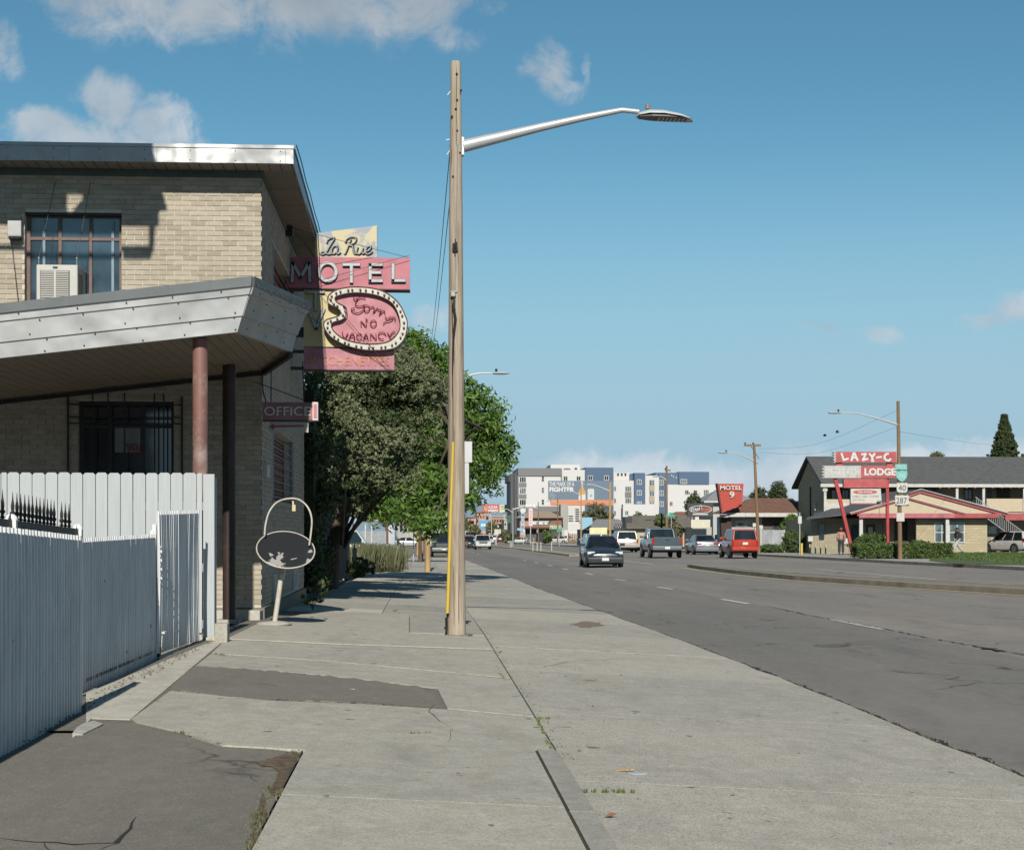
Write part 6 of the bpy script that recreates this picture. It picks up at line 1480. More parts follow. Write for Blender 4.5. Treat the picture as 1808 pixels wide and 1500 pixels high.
    pz = P.get('pz', (.5,)); zz = pz[0]*H; yo = P.get('py', yr-.02); m = MB(); m.box(-.16,.16,yr-.085 if zz < bz[1]+.05 else yr-.03,yr-.0,zz-.075,zz+.075); ob('licence_plate', m, PLATE, t)
    m = MB(); m.box(-hw*.8,hw*.8,-L*.42,L*.42,gc-.06,gc+.05); ob('underbody', m, DARKP, t)
    if kind == 'pickup':
        m = MB(); m.box(-hw*.80,hw*.80,-L/2+.08,-L/2+1.75,P['body'][1][1]*H-.35,P['body'][1][1]*H+.045); ob('cargo_bed', m, M('bed_liner', (.03,.03,.03), .8), t)
        m = MB(); zt_ = P['body'][0][1]*H; m.box(-hw*.84,hw*.84,-L/2-.02,-L/2+.03,zt_-.50,zt_+.035); tg = ob('tailgate', m, col, t, bevel=.02)
        m = MB(); m.box(-.13,.13,-L/2-.035,-L/2-.02,zt_-.16,zt_-.08); ob('handle', m, DARKP, tg)
    return t
kind_name = dict(sedan='sedan', hatch='hatchback', suv='suv', boxsuv='suv', pickup='pickup_truck', lsuv='suv')
K = dict(
 hatch=dict(body=[(-1,.56,.80,.34),(-.97,.66,.90,.28),(-.75,.68,.98,.18),(-.4,.66,1,.17),(.3,.64,1,.17),(.42,.63,1,.17),(.72,.56,.97,.18),(.9,.49,.90,.2),(.985,.42,.78,.24),(1,.38,.66,.28)],
   wb=2.7, wr=.32, gc=.17, cab=[dict(y=(-.92,-.42,.12,.56),z=.62,wt=.66,wb=.93)], tl=(.55,.22,.2,.9), hl=(.45,.34,.13), mir=.40, bump=(.22,.45), gr=(.13,.27,.55), fy=-.09, pz=(.46,)),
 sedan=dict(body=[(-1,.50,.84,.34),(-.97,.62,.92,.26),(-.8,.68,.98,.19),(-.4,.66,1,.17),(.3,.64,1,.17),(.45,.62,1,.17),(.75,.57,.97,.18),(.93,.50,.90,.2),(1,.42,.80,.26)],
   wb=2.75, wr=.33, gc=.17, cab=[dict(y=(-.74,-.36,.1,.46),z=.63,wt=.68,wb=.92)], tl=(.55,.42,.13,.94), hl=(.46,.34,.13), mir=.36, bump=(.24,.5), gr=(.24,.42,.5), fy=-.03, pz=(.48,)),
 suv=dict(body=[(-1,.56,.90,.42),(-.97,.60,.97,.36),(-.8,.60,1,.24),(-.3,.60,1,.22),(.3,.59,1,.22),(.5,.58,1,.22),(.85,.54,.97,.24),(.97,.50,.92,.28),(1,.44,.86,.34)],
   wb=2.75, wr=.36, gc=.24, cab=[dict(y=(-.97,-.86,.12,.44),z=.58,wt=.76,wb=.95,n=3)], tl=(.60,.20,.28,.96), hl=(.48,.34,.14), mir=.36, bump=(.36,.62), gr=(.34,.50,.5), fy=-.02, pz=(.47,), gbar=True),
 boxsuv=dict(body=[(-1,.60,.93,.5),(-.98,.62,.98,.42),(-.8,.62,1,.32),(-.3,.61,1,.3),(.3,.60,1,.3),(.45,.59,1,.3),(.9,.56,.98,.32),(1,.52,.94,.38)],
   wb=2.65, wr=.40, gc=.36, cab=[dict(y=(-.97,-.88,.14,.36),z=.60,wt=.80,wb=.95,n=3)], tl=(.50,.13,.32,.97), hl=(.48,.22,.2), mir=.3, bump=(.46,.66), gr=(.40,.54,.6), pz=(.50,)),
 lsuv=dict(body=[(-1,.56,.93,.45),(-.98,.60,.98,.38),(-.8,.60,1,.28),(-.3,.59,1,.27),(.3,.58,1,.27),(.5,.57,1,.27),(.9,.53,.97,.3),(1,.49,.92,.36)],
   wb=2.95, wr=.39, gc=.28, cab=[dict(y=(-.985,-.90,.16,.40),z=.58,wt=.80,wb=.95,n=3)], tl=(.52,.13,.36,.97), hl=(.48,.3,.2), mir=.32, bump=(.42,.72), gr=(.36,.52,.5), pz=(.62,), gbar=True),
 pickup=dict(body=[(-1,.66,.92,.5),(-.98,.66,.98,.45),(-.5,.66,1,.4),(-.1,.64,1,.38),(.3,.63,1,.38),(.45,.62,1,.38),(.9,.60,.98,.4),(1,.56,.94,.45)],
   wb=3.6, wr=.42, gc=.40, cab=[dict(y=(-.20,-.12,.30,.48),z=.62,wt=.80,wb=.92,n=2)], tl=(.55,.16,.42,.97), hl=(.50,.30,.22), mir=.40, bump=(.50,.74), gr=(.40,.56,.62), bm=CHROME, bmf=CHROME, pz=(.33,), gbar=True))
def at(px, s_): return W(px, F/s_)
FACE = PI       # front towards the camera
car('dark grey hatchback driving towards the camera in the nearest lane', at(1061,36.6), FACE-.02, 'hatch', paint('charcoal_paint', (.035,.045,.055)), L=4.5, Wd=1.78, H=1.48)
car('blue-grey pickup truck with chrome rear bumper driving away', at(1166,27), 0.0, 'pickup', paint('steel_blue_paint', (.075,.105,.125)), L=5.9, Wd=2.03, H=1.93, cat='pickup truck')
car('bright red boxy SUV with dark side and rear window seen from behind', at(1303,28.2), 0.0, 'boxsuv', paint('bright_red_paint', (.42,.04,.022), .1), L=4.5, Wd=1.70, H=1.80, cat='suv')
car('mid grey sedan with white plate between the blue pickup and red SUV', at(1239,23.3), 0.0, 'sedan', paint('mid_grey_paint', (.20,.215,.25)), L=4.85, Wd=1.85, H=1.46)
car('silver beige SUV seen from behind beside the dark hatchback', at(1101,19.5), 0, 'lsuv', paint('silver_beige_paint', (.46,.44,.40)), L=5.1, Wd=2.03, H=1.9, cat='suv')
car('pale blue crossover partly hidden behind the dark hatchback', at(1044,18.5), 0, 'suv', paint('pale_blue_paint', (.25,.34,.40)), L=4.6, Wd=1.85, H=1.68, cat='suv')
car('dark pickup truck glimpsed behind the blue-grey pickup', at(1121,17.2), 0, 'pickup', paint('near_black_paint', (.02,.022,.025)), L=5.6, Wd=1.95, H=1.85, cat='pickup truck')
car('white sedan glimpsed behind the red SUV', at(1266,17.5), 0, 'suv', paint('white_car_paint', (.50,.51,.52), .0), L=4.6, Wd=1.8, H=1.6)
car('white SUV with dark windshield coming towards the camera in the distance', at(852,14.2), FACE, 'lsuv', paint('white_car_paint', (.50,.51,.52)), L=5.0, Wd=2.0, H=1.8, cat='suv')
car('dark sedan just behind the distant white SUV', at(837,13), FACE, 'sedan', paint('near_black_paint', (.02,.02,.02)), L=4.6, Wd=1.8, H=1.45)
car('dark red SUV coming towards the camera beside the big pole', at(825,12.6), FACE, 'suv', paint('dark_red_paint', (.28,.03,.035)), L=4.7, Wd=1.85, H=1.65, cat='suv')
car('maroon car driving away in the far distance', at(884,7.4), 0, 'sedan', paint('maroon_paint', (.17,.04,.035)), L=4.7, Wd=1.85, H=1.45)
car('small white car far down the street behind the white SUV', at(864,8.6), FACE, 'sedan', paint('white_car_paint', (.50,.51,.52)), L=4.6, Wd=1.8, H=1.45)
car('dark blue pickup truck with chrome grille parked at the kerb under the tree', at(783,22), FACE, 'pickup', paint('navy_paint', (.025,.035,.05)), L=5.9, Wd=2.02, H=1.95, cat='pickup truck', group='vehicles parked on the left side')
car('white hatchback crossing the sidewalk far down the left side', at(721,11.8), R(-90), 'hatch', paint('white_silver_paint', (.55,.57,.58)), L=4.4, Wd=1.78, H=1.48, group='vehicles parked on the left side')
car('white pickup truck nosing out behind the wooden post', at(600,37), R(-90), 'pickup', paint('white_car_paint', (.50,.51,.52)), L=5.6, Wd=1.95, H=1.80, cat='pickup truck', group='vehicles parked on the left side')
car('white SUV with long tail lamps parked on the motor lodge lot', at(1783,23.6), R(24), 'suv', paint('pearl_white_paint', (.52,.52,.52), .0), L=4.7, Wd=1.9, H=1.66, cat='suv', group='vehicles parked on the right side')
car('low white sports car parked in front of the far brick restaurant', at(918,9), R(80), 'sedan', paint('white_car_paint', (.50,.51,.52)), L=4.6, Wd=1.8, H=1.25, group='vehicles parked on the right side')
car('silver hatchback parked side-on beside the letter board', at(984,9.2), R(75), 'hatch', paint('white_silver_paint', (.5,.5,.5)), L=4.4, Wd=1.75, H=1.5, group='vehicles parked on the right side')
car('silver sedan parked just right of the silver hatchback', at(999,8.6), R(85), 'sedan', paint('silver_paint2', (.42,.44,.47)), L=4.6, Wd=1.75, H=1.5, group='vehicles parked on the right side')
# white box truck far left
x, y = at(772,15); t = thing('box_truck', 'white box truck parked beyond the dark blue pickup', 'truck', (x,y,zg(x,y)), 0, 'vehicles parked on the left side')
z = 0; m = MB(); m.box(-1.1,1.1,-1,4,.9,3.0+.0); ob('box', m, WHITE, t, bevel=.03)
m = MB(); m.hexa([(-1,-2.4,.5),(1,-2.4,.5),(1,-1.05,.5),(-1,-1.05,.5)],[(-.9,-1.9,2.1),(.9,-1.9,2.1),(.9,-1.05,2.1),(-.9,-1.05,2.1)]); ob('cab', m, WHITE, t, bevel=.05)
m = MB(); m.hexa([(-.8,-2.26,1.3),(.8,-2.26,1.3),(.8,-2.2,1.3),(-.8,-2.2,1.3)],[(-.75,-2.0,2.0),(.75,-2.0,2.0),(.75,-1.9,2.0),(-.75,-1.9,2.0)]); ob('windshield', m, CARGLASS, t)
for sx in (1,-1):
    for yy in (-1.7,2.6): m = MB(); m.lathe([(.45,-.13),(.45,.13)], (sx*.9,yy,.45), 'x', 16); ob('wheel', m, RUBBER, t)
# far specks of traffic, each its own simple car
for i, (px, s_, c, lb) in enumerate([(830,9.5,(.6,.6,.6),'tiny white van far down the street left of the white SUV'),(822,8.2,(.35,.05,.05),'tiny red car far down the street at the big pole'),(874,6.6,(.6,.6,.6),'tiny white car just left of the maroon car'),(845,7.0,(.06,.07,.08),'tiny dark car far beyond the white SUV')]):
    car(lb, at(px,s_), FACE if i < 2 else 0, 'suv', paint('far_paint_%s' % 'abcd'[i], c, .1), L=4.6, Wd=1.85, H=1.7, cat='car')
# ================================================================ people
def skin(nm, edges, verts, rads, mat, parent, sub=1):
    me = bpy.data.meshes.new(nm); me.from_pydata(verts, edges, []); me.materials.append(mat); o = link(nm, me, parent)
    o.modifiers.new('skin','SKIN'); sv = me.skin_vertices[0].data
    for i, r in enumerate(rads): sv[i].radius = (r, r)
    sv[0].use_root = True
    s_ = o.modifiers.new('sub','SUBSURF'); s_.levels = sub; s_.render_levels = sub; return o
def person(label, pos, rz, H, skinc, shirt, pants, stride=.3, backpack=None, cap=None, arm=.15):
    x, y = pos; t = thing('person', label, 'person', (x,y,pos_z if False else zg(x,y)+person.dz), rz); k = H/1.75
    SK = M('skin_tone', skinc, .6)
    s2 = stride/2
    V = [(0,0,.95),(0,.02,1.15),(0,.02,1.35),(0,0,1.47),(0,-.02,1.58),(0,-.03,1.66),
         (.19,.01,1.40),(.25,.03+arm*.3,1.14),(.24,-.05-arm,.92),(.23,-.09-arm,.84),
         (-.19,.01,1.40),(-.25,.03-arm*.3,1.14),(-.24,-.03+arm,.90),(-.23,-.03+arm*1.2,.82),
         (.10,0,.90),(.11,-s2*.8,.50),(.11,-s2*1.5+.04,.09),(.11,-s2*1.5-.13,.04),
         (-.10,0,.90),(-.11,s2*.5,.50),(-.11,s2*1.7,.12),(-.11,s2*1.7-.13,.05)]
    V = [(a*k,b*k,c*k) for a,b,c in V]
    E = [(0,1),(1,2),(2,3),(3,4),(4,5),(2,6),(6,7),(7,8),(8,9),(2,10),(10,11),(11,12),(12,13),(0,14),(14,15),(15,16),(16,17),(0,18),(18,19),(19,20),(20,21)]
    Rr = [.13,.13,.13,.055,.10,.08,.07,.045,.033,.035,.07,.045,.033,.035,.09,.06,.042,.045,.09,.06,.042,.045]
    skin('body', E, V, [r*k for r in Rr], SK, t)
    ix = [1,2,6,7,8,10,11,12,0]; mp_ = {v:i for i, v in enumerate(ix)}; es = [(1,2),(2,6),(6,7),(7,8),(2,10),(10,11),(11,12),(0,1)]
    skin('shirt', [(mp_[a],mp_[b]) for a,b in es], [V[i] for i in ix], [(.165 if i in (1,2) else .15 if i == 0 else .085 if i in (6,10) else .068 if i in (7,11) else .05)*k for i in ix], shirt, t)
    ix = [0,14,15,16,18,19,20]; mp_ = {v:i for i, v in enumerate(ix)}; es = [(0,14),(14,15),(15,16),(0,18),(18,19),(19,20)]
    skin('trousers', [(mp_[a],mp_[b]) for a,b in es], [V[i] for i in ix], [.145*k,.12*k,.10*k,.085*k,.12*k,.10*k,.085*k], pants, t)
    for i, j in ((16,17),(20,21)):
        m = MB(); a, b = Vector(V[i]), Vector(V[j]); m.ball((a+b)/2-Vector((0,0,.015)), .055*k, .13*k, .05*k, 10, 6); ob('shoe', m, flat('shoe', (.05,.05,.05)), t, smooth=True)
    m = MB(); m.ball((0,-.01*k,1.67*k), .105*k, .12*k, .09*k, 12, 8); ob('hair' if not cap else 'cap', m, cap or BLACK, t, smooth=True)
    if cap: m = MB(); m.box(-.07*k,.07*k,-.22*k,-.08*k,1.655*k,1.67*k); ob('cap_brim', m, cap, t)
    m = MB(); m.ball((0,-.125*k,1.59*k), .018*k,.02*k,.025*k,6,4); ob('nose', m, SK, t)
    if backpack: m = MB(); m.box(-.15*k,.15*k,.13*k,.32*k,1.02*k,1.42*k); ob('backpack', m, backpack, t, bevel=.05)
    return t
person.dz = .13
person('person in black jacket with backpack and pale trousers walking by the office', W(1690,F/25.9), R(-75), 1.76, (.20,.12,.08), M('black_jacket', (.02,.02,.022), .8), M('pale_trousers', (.42,.43,.44), .8), .62, backpack=M('dark_bag', (.03,.03,.035), .8), cap=BLACK)
person('person in salmon shirt, dark trousers and red cap standing at the lodge corner', W(1485,F/27.5), R(170), 1.72, (.42,.26,.18), M('salmon_shirt', (.40,.22,.17), .8), M('dark_trousers', (.03,.03,.035), .8), .12, cap=M('red_cap', (.35,.04,.03), .8), arm=.05)
# ================================================================ motor lodge (right)
TANB = None
def mk_tanblock(name, c, bw, bh_, mort=.7):
    t = NT(name); t.set(.85, 0, .25); g = t.n('ShaderNodeNewGeometry')
    sx = t.n('ShaderNodeSeparateXYZ'); t.l(g.outputs['Position'], sx.inputs[0]); cb_ = t.n('ShaderNodeCombineXYZ'); t.l(t.math('ADD', sx.outputs[0], sx.outputs[1]), cb_.inputs[0]); t.l(sx.outputs[2], cb_.inputs[1])
    b = t.n('ShaderNodeTexBrick'); t.l(cb_.outputs[0], b.inputs['Vector']); b.inputs['Scale'].default_value = 1; b.inputs['Brick Width'].default_value = bw; b.inputs['Row Height'].default_value = bh_
    b.inputs['Mortar Size'].default_value = .012; b.inputs['Color1'].default_value = tuple(q*.92 for q in c)+(1,); b.inputs['Color2'].default_value = tuple(q*1.08 for q in c)+(1,); b.inputs['Mortar'].default_value = tuple(q*mort for q in c)+(1,)
    n = t.noise(.8, 5, .6, vec=g.outputs['Position']); t.col(t.mix(t.math('MULTIPLY', t.ramp(n,[(.4,0.0),(.7,1.0)]), .2), b.outputs['Color'], tuple(q*.7 for q in c))); _m[name] = t.m; return t.m
BLOCK = mk_tanblock('beige_block', (.42,.36,.245), .42, .2)
BLOCKG = mk_tanblock('grey_tan_block', (.33,.30,.22), .42, .2)
SHING = M('grey_shingle', (.085,.09,.095), .9, var=.35, scale=2.5, bump=.6, bscale=8, streak=(1,6,6))
TRIMW = M('white_trim', (.50,.50,.48), .6, var=.1, dirt=.3); TRIMR = M('red_trim', (.34,.07,.07), .55, var=.2, scale=2, dirt=.3, dcol=(.42,.17,.22)); BEIGE = M('beige_panel', (.48,.41,.30), .7, var=.06)
def proj(px, py, Y): return FX(px, py, Y)
DL = 120.; YL_ = DL            # lodge front plane
def lz(px, py, dy=0): return FX(px, py, YL_+dy)
lx0 = lz(1449,850)[0]; gz = zg(lx0, YL_)+.1
lodge = thing('motor_lodge', 'two storey motor lodge with grey shingle roof, balcony and gabled office front', 'building', (lx0, YL_, gz))
def lb(nm, px0, px1, pt, pb, y0, y1, mat, fn=None, par=lodge, bevel=0):
    x0, z1 = FX(px0, pt, YL_+y0); x1, z0 = FX(px1, pb, YL_+y0)
    m = MB(); m.box(x0, x1, YL_+y0, YL_+y1, z0, z1); return ob(nm, m, mat, par, world=True, bevel=bevel)
XR_ = 1990
# main block: gable end wall on the left, ridge runs to the right
ze = lz(1450,857)[1]; zr_ = lz(1430,805)[1]; depth = 9.
depth = 7.2; dd = depth
x0 = lz(1450,900)[0]; x1 = lz(XR_,900)[0]
lb('main_wall', 1450, XR_, 857, 985, 1.6, 1.85, BLOCKG)
# left end wing, gable facing left/front
gx0 = lz(1449,900)[0]; gx1 = gx0+.25; 
m = MB(); m.box(gx0, gx1, YL_-.6, YL_+depth, gz-.2, ze); ob('end_wall', m, BLOCK, lodge, world=True)
m = MB(); m.prism([(YL_-.8,ze+.0),(YL_+depth*.5,zr_-.1),(YL_+depth+.2,ze)], lambda u,v,w: (gx0+w,u,v), 0, .2); ob('gable_wall', m, BLOCK, lodge, world=True)
m = MB(); yr = YL_+depth*.5; xl_ = gx0-.25
m.add([(xl_,YL_-1.3,ze-.05),(x1,YL_-1.3,ze-.05),(x1,yr,zr_),(xl_,yr,zr_),(xl_,YL_-1.3,ze+.12),(x1,YL_-1.3,ze+.12),(x1,yr,zr_+.16),(xl_,yr,zr_+.16)], [(0,1,2,3),(4,5,6,7),(0,4,5,1),(1,5,6,2),(2,6,7,3),(3,7,4,0)])
m.add([(xl_,YL_+depth+1.3,ze-.05),(x1,YL_+depth+1.3,ze-.05),(x1,yr,zr_),(xl_,yr,zr_),(xl_,YL_+depth+1.3,ze+.12),(x1,YL_+depth+1.3,ze+.12),(x1,yr,zr_+.16),(xl_,yr,zr_+.16)], [(0,3,2,1),(4,5,6,7),(0,4,5,1),(1,5,6,2),(2,6,7,3),(3,7,4,0)])
ob('roof', m, SHING, lodge, world=True)
m = MB(); m.box(gx1-.6, x1, YL_-1.36, YL_-1.3, ze-.14, ze+.10); ob('eave_fascia', m, TRIMW, lodge, world=True)
m = MB(); m.box(gx1, x1, YL_-1.28, YL_+1.6, ze-.12, ze-.07); ob('balcony_ceiling', m, M('dark_ceiling', (.12,.10,.09), .8), lodge, world=True)
# balcony deck and parapets
lb('balcony_deck', 1452, XR_, 903, 908, -1.1, 1.6, TRIMW)
lb('parapet_panel', 1455, 1500, 881, 888, -1.1, -1.05, BEIGE); lb('parapet_panel', 1457, 1500, 888, 900, -1.12, -1.06, TRIMW)
lb('parapet_panel', 1742, XR_, 880, 905, -1.1, -1.04, BEIGE)
for px in (1457, 1690, 1737, 1809, 1900): lb('balcony_post', px-2.2, px+2.2, 859, 905, -1.2, -1.02, TRIMW)
lb('balcony_post', 1453, 1461, 862, 867, -1.25, -1.0, TRIMW)
# upper doors and windows
for (a,b,c,d,mt) in [(1467,1485,864,882,GLASS),(1486,1498,864,882,GLASS),(1636,1655,862,866,GLASS),(1702,1717,863,882,GLASSP),(1744,1750,866,880,TRIMW)]: 
    x0_, z1_ = lz(a,c,1.55); x1_, z0_ = lz(b,d,1.55); window(lodge, x0_, x1_, z0_, z1_, YL_+1.5, 2, 1, DKF, mt, .06)
lb('door', 1761, 1783, 858, 882, 1.5, 1.6, M('dark_door', (.05,.035,.03), .5)); lb('door', 1714, 1738, 860, 882, 1.5, 1.6, M('grey_green_door', (.17,.20,.19), .5))
for k in range(14): lb('string_light', 1660+k*15.5-1, 1660+k*15.5+1.4, 858.5, 861, -1.3, -1.27, flat('bulb_white', (.8,.75,.6)))
# stairs on the right
sx0, sz0 = lz(1722,884,-1.5); sx1, sz1 = lz(1815,952,-1.5); m = MB(); m.bar((sx0,YL_-1.5,sz0-.7),(sx1,YL_-1.5,sz1-.7),.06,.3,up=(0,1,0)); ob('stair_stringer', m, M('stair_grey', (.28,.29,.30), .6), lodge, world=True)
for k in range(15):
    p = Vector((sx0,YL_-1.0,sz0-.7)).lerp(Vector((sx1,YL_-1.0,sz1-.7)), (k+.5)/15); m = MB(); m.box(p.x-.15,p.x+.15,YL_-1.5,YL_-.4,p.z-.02,p.z+.02); ob('stair_tread', m, CONC, lodge, world=True)
m = MB(); m.bar((sx0,YL_-1.55,sz0+.3),(sx1,YL_-1.55,sz1+.3),.05,.05); 
ob('handrail', m, M('stair_grey', (.28,.29,.30)), lodge, world=True)
for k in range(28):
    p = Vector((sx0,YL_-1.55,sz0-.6)).lerp(Vector((sx1,YL_-1.55,sz1-.6)), (k+.5)/28); m = MB(); m.box(p.x-.02,p.x+.02,YL_-1.56,YL_-1.54,p.z,p.z+.9); ob('baluster', m, M('stair_grey', (.28,.29,.30)), lodge, world=True)
# office with gabled front canopy, 8 m in front
OF = -9.; 
def oz_(px, py, dy=OF): return FX(px, py, YL_+dy)
lb('office_wall', 1432, 1560, 914, 990, OF+2.5, OF+2.7, BLOCKG); lb('office_wall', 1560, 1660, 914, 985, OF+2.4, OF+2.6, BLOCK); lb('office_wall', 1618, 1743, 914, 979, OF+.5, OF+.75, BLOCK)
x_, z_ = oz_(1743,979,OF+.5); m = MB(); m.box(x_-.25, x_-.001, YL_+OF+.76, YL_+1.5, z_-.2, oz_(1743,912)[1]); ob('office_side_wall', m, BLOCK, lodge, world=True)
x_, z_ = oz_(1432,985,OF+2.5); m = MB(); m.box(x_, x_+.25, YL_+OF+2.71, YL_+1.5, z_-.2, oz_(1432,916)[1]); ob('office_side_wall', m, BLOCKG, lodge, world=True)
lb('fascia', 1517, 1686, 906, 914, OF-.3, OF-.15, M('pinkish_red_trim', (.40,.12,.15), .55, var=.3, scale=1.5)); lb('fascia', 1686, 1764, 906, 914, OF-.3, OF-.15, TRIMR)
lb('canopy_ceiling', 1517, 1764, 913.5, 915, OF-.14, OF+2.3, M('dark_ceiling', (.12,.1,.09)))
def gable(nm, P, y0, y1, mat):
    m = MB(); m.prism([oz_(*p) for p in P], lambda u,v,w: (u, YL_+OF+w, v), y0, y1); return ob(nm, m, mat, lodge, world=True)
gable('gable_panel', [(1530,906),(1624,867),(1755,906)], -.10, .1, BEIGE)
gable('gable_panel', [(1504,906),(1600,880),(1695,906)], -.24, -.11, BEIGE)
def verge(P, y0, mat, w=.22, y1=.1):
    m = MB()
    for a, b in zip(P, P[1:]):
        p, q = oz_(*a), oz_(*b); m.bar((p[0],YL_+OF+y0,p[1]),(q[0],YL_+OF+y0,q[1]), .12, w, up=(0,1,0)) if False else m.prism([(p[0],p[1]),(q[0],q[1]),(q[0],q[1]-w),(p[0],p[1]-w)], lambda u,v,ww: (u,YL_+OF+y0+ww,v), 0, .1)
    return ob('verge_board', m, mat, lodge, world=True)
verge([(1512,905.5),(1624,864.5),(1776,905.5)], -.22, TRIMR, .22); verge([(1512,904),(1624,862.6),(1778,904)], -.26, TRIMW, .07)
verge([(1500,905.5),(1600,878),(1700,905.5)], -.36, TRIMR, .12); verge([(1498,904.5),(1600,876.6),(1702,904.5)], -.40, TRIMW, .06)
# office roofs (two planes rising behind the gable) and the low left roof
p0, p1, p2 = oz_(1498,906), oz_(1624,864), oz_(1778,906); yb_ = YL_+1.5; yf = YL_+OF-.3
for (a, b) in ((p0,p1),(p1,p2)):
    m = MB(); m.hexa([(a[0],yf,a[1]-.06),(b[0],yf,b[1]-.06),(b[0],yb_,b[1]-.06),(a[0],yb_,a[1]-.06)],[(a[0],yf,a[1]+.02),(b[0],yf,b[1]+.02),(b[0],yb_,b[1]+.02),(a[0],yb_,a[1]+.02)]); ob('office_roof', m, SHING, lodge, world=True)
a0 = oz_(1424,914,OF+.5); a1 = oz_(1520,904,OF+.5); b1 = oz_(1598,884,1.4); b0 = oz_(1482,892,1.4)
m = MB(); m.hexa([(a0[0],YL_+OF+.5,a0[1]-.1),(a1[0],YL_+OF+.5,a1[1]-.1),(b1[0],YL_+1.4,b1[1]-.1),(b0[0],YL_+1.4,b0[1]-.1)],[(a0[0],YL_+OF+.5,a0[1]),(a1[0],YL_+OF+.5,a1[1]),(b1[0],YL_+1.4,b1[1]),(b0[0],YL_+1.4,b0[1])]); ob('office_roof', m, SHING, lodge, world=True)
for (a, t_, mt) in ((1520.5,921,TRIMW),(1673,921,TRIMW)): lb('canopy_post', a-3, a+3, 915, 979, OF-.1, OF+.1, mt)
lb('white_panel', 1486, 1500, 938, 960, OF+2.4, OF+2.49, TRIMW)
lb('door', 1504, 1516, 926, 975, OF+2.4, OF+2.49, DKF); lb('door', 1530, 1545, 926, 972, OF+2.4, OF+2.49, DKF); lb('door', 1580, 1602, 920, 972, OF+2.28, OF+2.38, M('dark_door', (.05,.035,.03)))
for (a,b,c,d,dy) in [(1649,1703,921,958,OF+.5)]:
    x0_, z1_ = lz(a,c,dy); x1_, z0_ = lz(b,d,dy); window(lodge, x0_, x1_, z0_, z1_, YL_+dy-.06, 4, 2, TRIMW, GLASSP, .08)
lb('window', 1446,1455,925,952, OF+2.42, OF+2.49, GLASS)
lb('door_notice', 1533,1541,930,945, OF+2.36, OF+2.395, TRIMW)
for px in (1430,1440,1449,1458): lb('bollard', px-1, px+1, 960, 980, OF-.5, OF-.4, M('tan_bollard', (.45,.38,.22), .6))
lb('notice_board', 1745,1759,929,942, OF+2, OF+2.1, TRIMW)
lb('electric_meter', 1427,1435,946,955.5, OF+2.2, OF+2.45, TRIMW)
m = MB(); m.box(gx0-.1,gx0-.01,YL_+3,YL_+3.1,gz+2.5,ze); ob('downpipe', m, DKF, lodge, world=True); m = MB(); m.box(gx0-.15,gx0-.01,YL_+1.2,YL_+1.5,gz+3.2,gz+3.8); ob('box', m, TRIMW, lodge, world=True)
lb('garden_wall', 1775, 1990, 906, 918, OF+3, OF+3.2, TRIMR)
# ---------------------------------------------------------------- big red lodge sign
YG = W(1530, F/27.5)[1]
def gs(px, py): return FX(px, py, YG)
lsg = thing('lodge_sign', 'big red sign on two leaning red legs before the motor lodge', 'sign', (gs(1540,0)[0], YG, zg(gs(1540,0)[0], YG)+.1))
SR = M('sun_faded_red_sign', (.38,.075,.08), .5, var=.15, scale=1.5, dirt=.2, dcol=(.5,.25,.25)); SGY = M('bare_grey_sign', (.42,.43,.43), .5, var=.15, scale=2)
def q(zx, zy): return (1440+zx/9.04, 780+zy/9.04)
def gp(nm, P, mat, y0, t, zoomed=True):
    m = MB(); m.prism([gs(*(q(*p) if zoomed else p)) for p in P], lambda u,v,w: (u, YG+y0+w, v), 0, t); return ob(nm, m, mat, lsg, world=True)
def jag(x0, x1, y0, y1, left=True, right=True, d=40, n=4):
    P = [(x0,y0),(x1,y0)]
    for k in range(1, 2*n): P.append((x1-(d if k % 2 else 0) if right else x1, y0+(y1-y0)*k/(2*n)))
    P += [(x1,y1),(x0,y1)]
    for k in range(1, 2*n): P.append((x0+(d if k % 2 else 0) if left else x0, y1-(y1-y0)*k/(2*n)))
    return P
gp('upper_panel', jag(275,1325,160,325), TRIMW, 0, .4); gp('upper_panel_face', jag(312,1300,156,327,d=25), SR, -.04, .03)
gp('lower_panel', jag(98,1290,380,572,right=False), TRIMW, .02, .4); gp('lower_panel_face', [(140,378),(722,378),(722,574),(140,574)], SGY, -.03, .04); gp('lower_panel_face', [(722,378),(1290,378),(1290,574),(722,574)], SR, -.034, .045)
gp('connector', [(340,326),(435,326),(435,380),(340,380)], SR, .1, .2); gp('connector', [(1145,326),(1235,326),(1235,380),(1145,380)], SR, .1, .2)
gp('blank_panel', [(452,585),(1150,585),(1150,730),(452,730)], SR, .05, .3)
gp('message_board', [(562,745),(1040,745),(1056,975),(562,975)], M('message_board_grey', (.50,.50,.47), .5, var=.06), -.0, .2)
gp('board_frame', [(560,976),(1150,976),(1150,992),(560,992)], SR, .0, .15)
m = MB(); el_ = [(790+193*math.cos(a)*1, 797+34*math.sin(a)) for a in [2*PI*k/24 for k in range(24)]]; gp('red_oval', el_, SR, -.015, .014)
def gt(s_, x0, x1, y0, y1, mat, nm='lettering', yo=-.045, b=.0, t=.02): 
    p, r_ = gs(*q(x0,y1)), gs(*q(x1,y0)); return ob(nm, text_mb(s_, p[0], r_[0], p[1], r_[1], YG+yo, t, b), mat, lsg, world=True)
SW = M('sign_white', (.56,.56,.56), .5, var=.08)
gt('FREE PHONE', 672, 905, 778, 816, SW, yo=-.016, b=.01, t=.01); gt('CABLE - HBO - COFFEE', 590, 1010, 850, 884, M('worn_grey_text', (.27,.20,.19), .6), yo=-.003, t=.01); gt('LOW RATES', 590, 780, 903, 942, M('worn_red_text', (.40,.25,.22), .6), yo=-.003, t=.01)
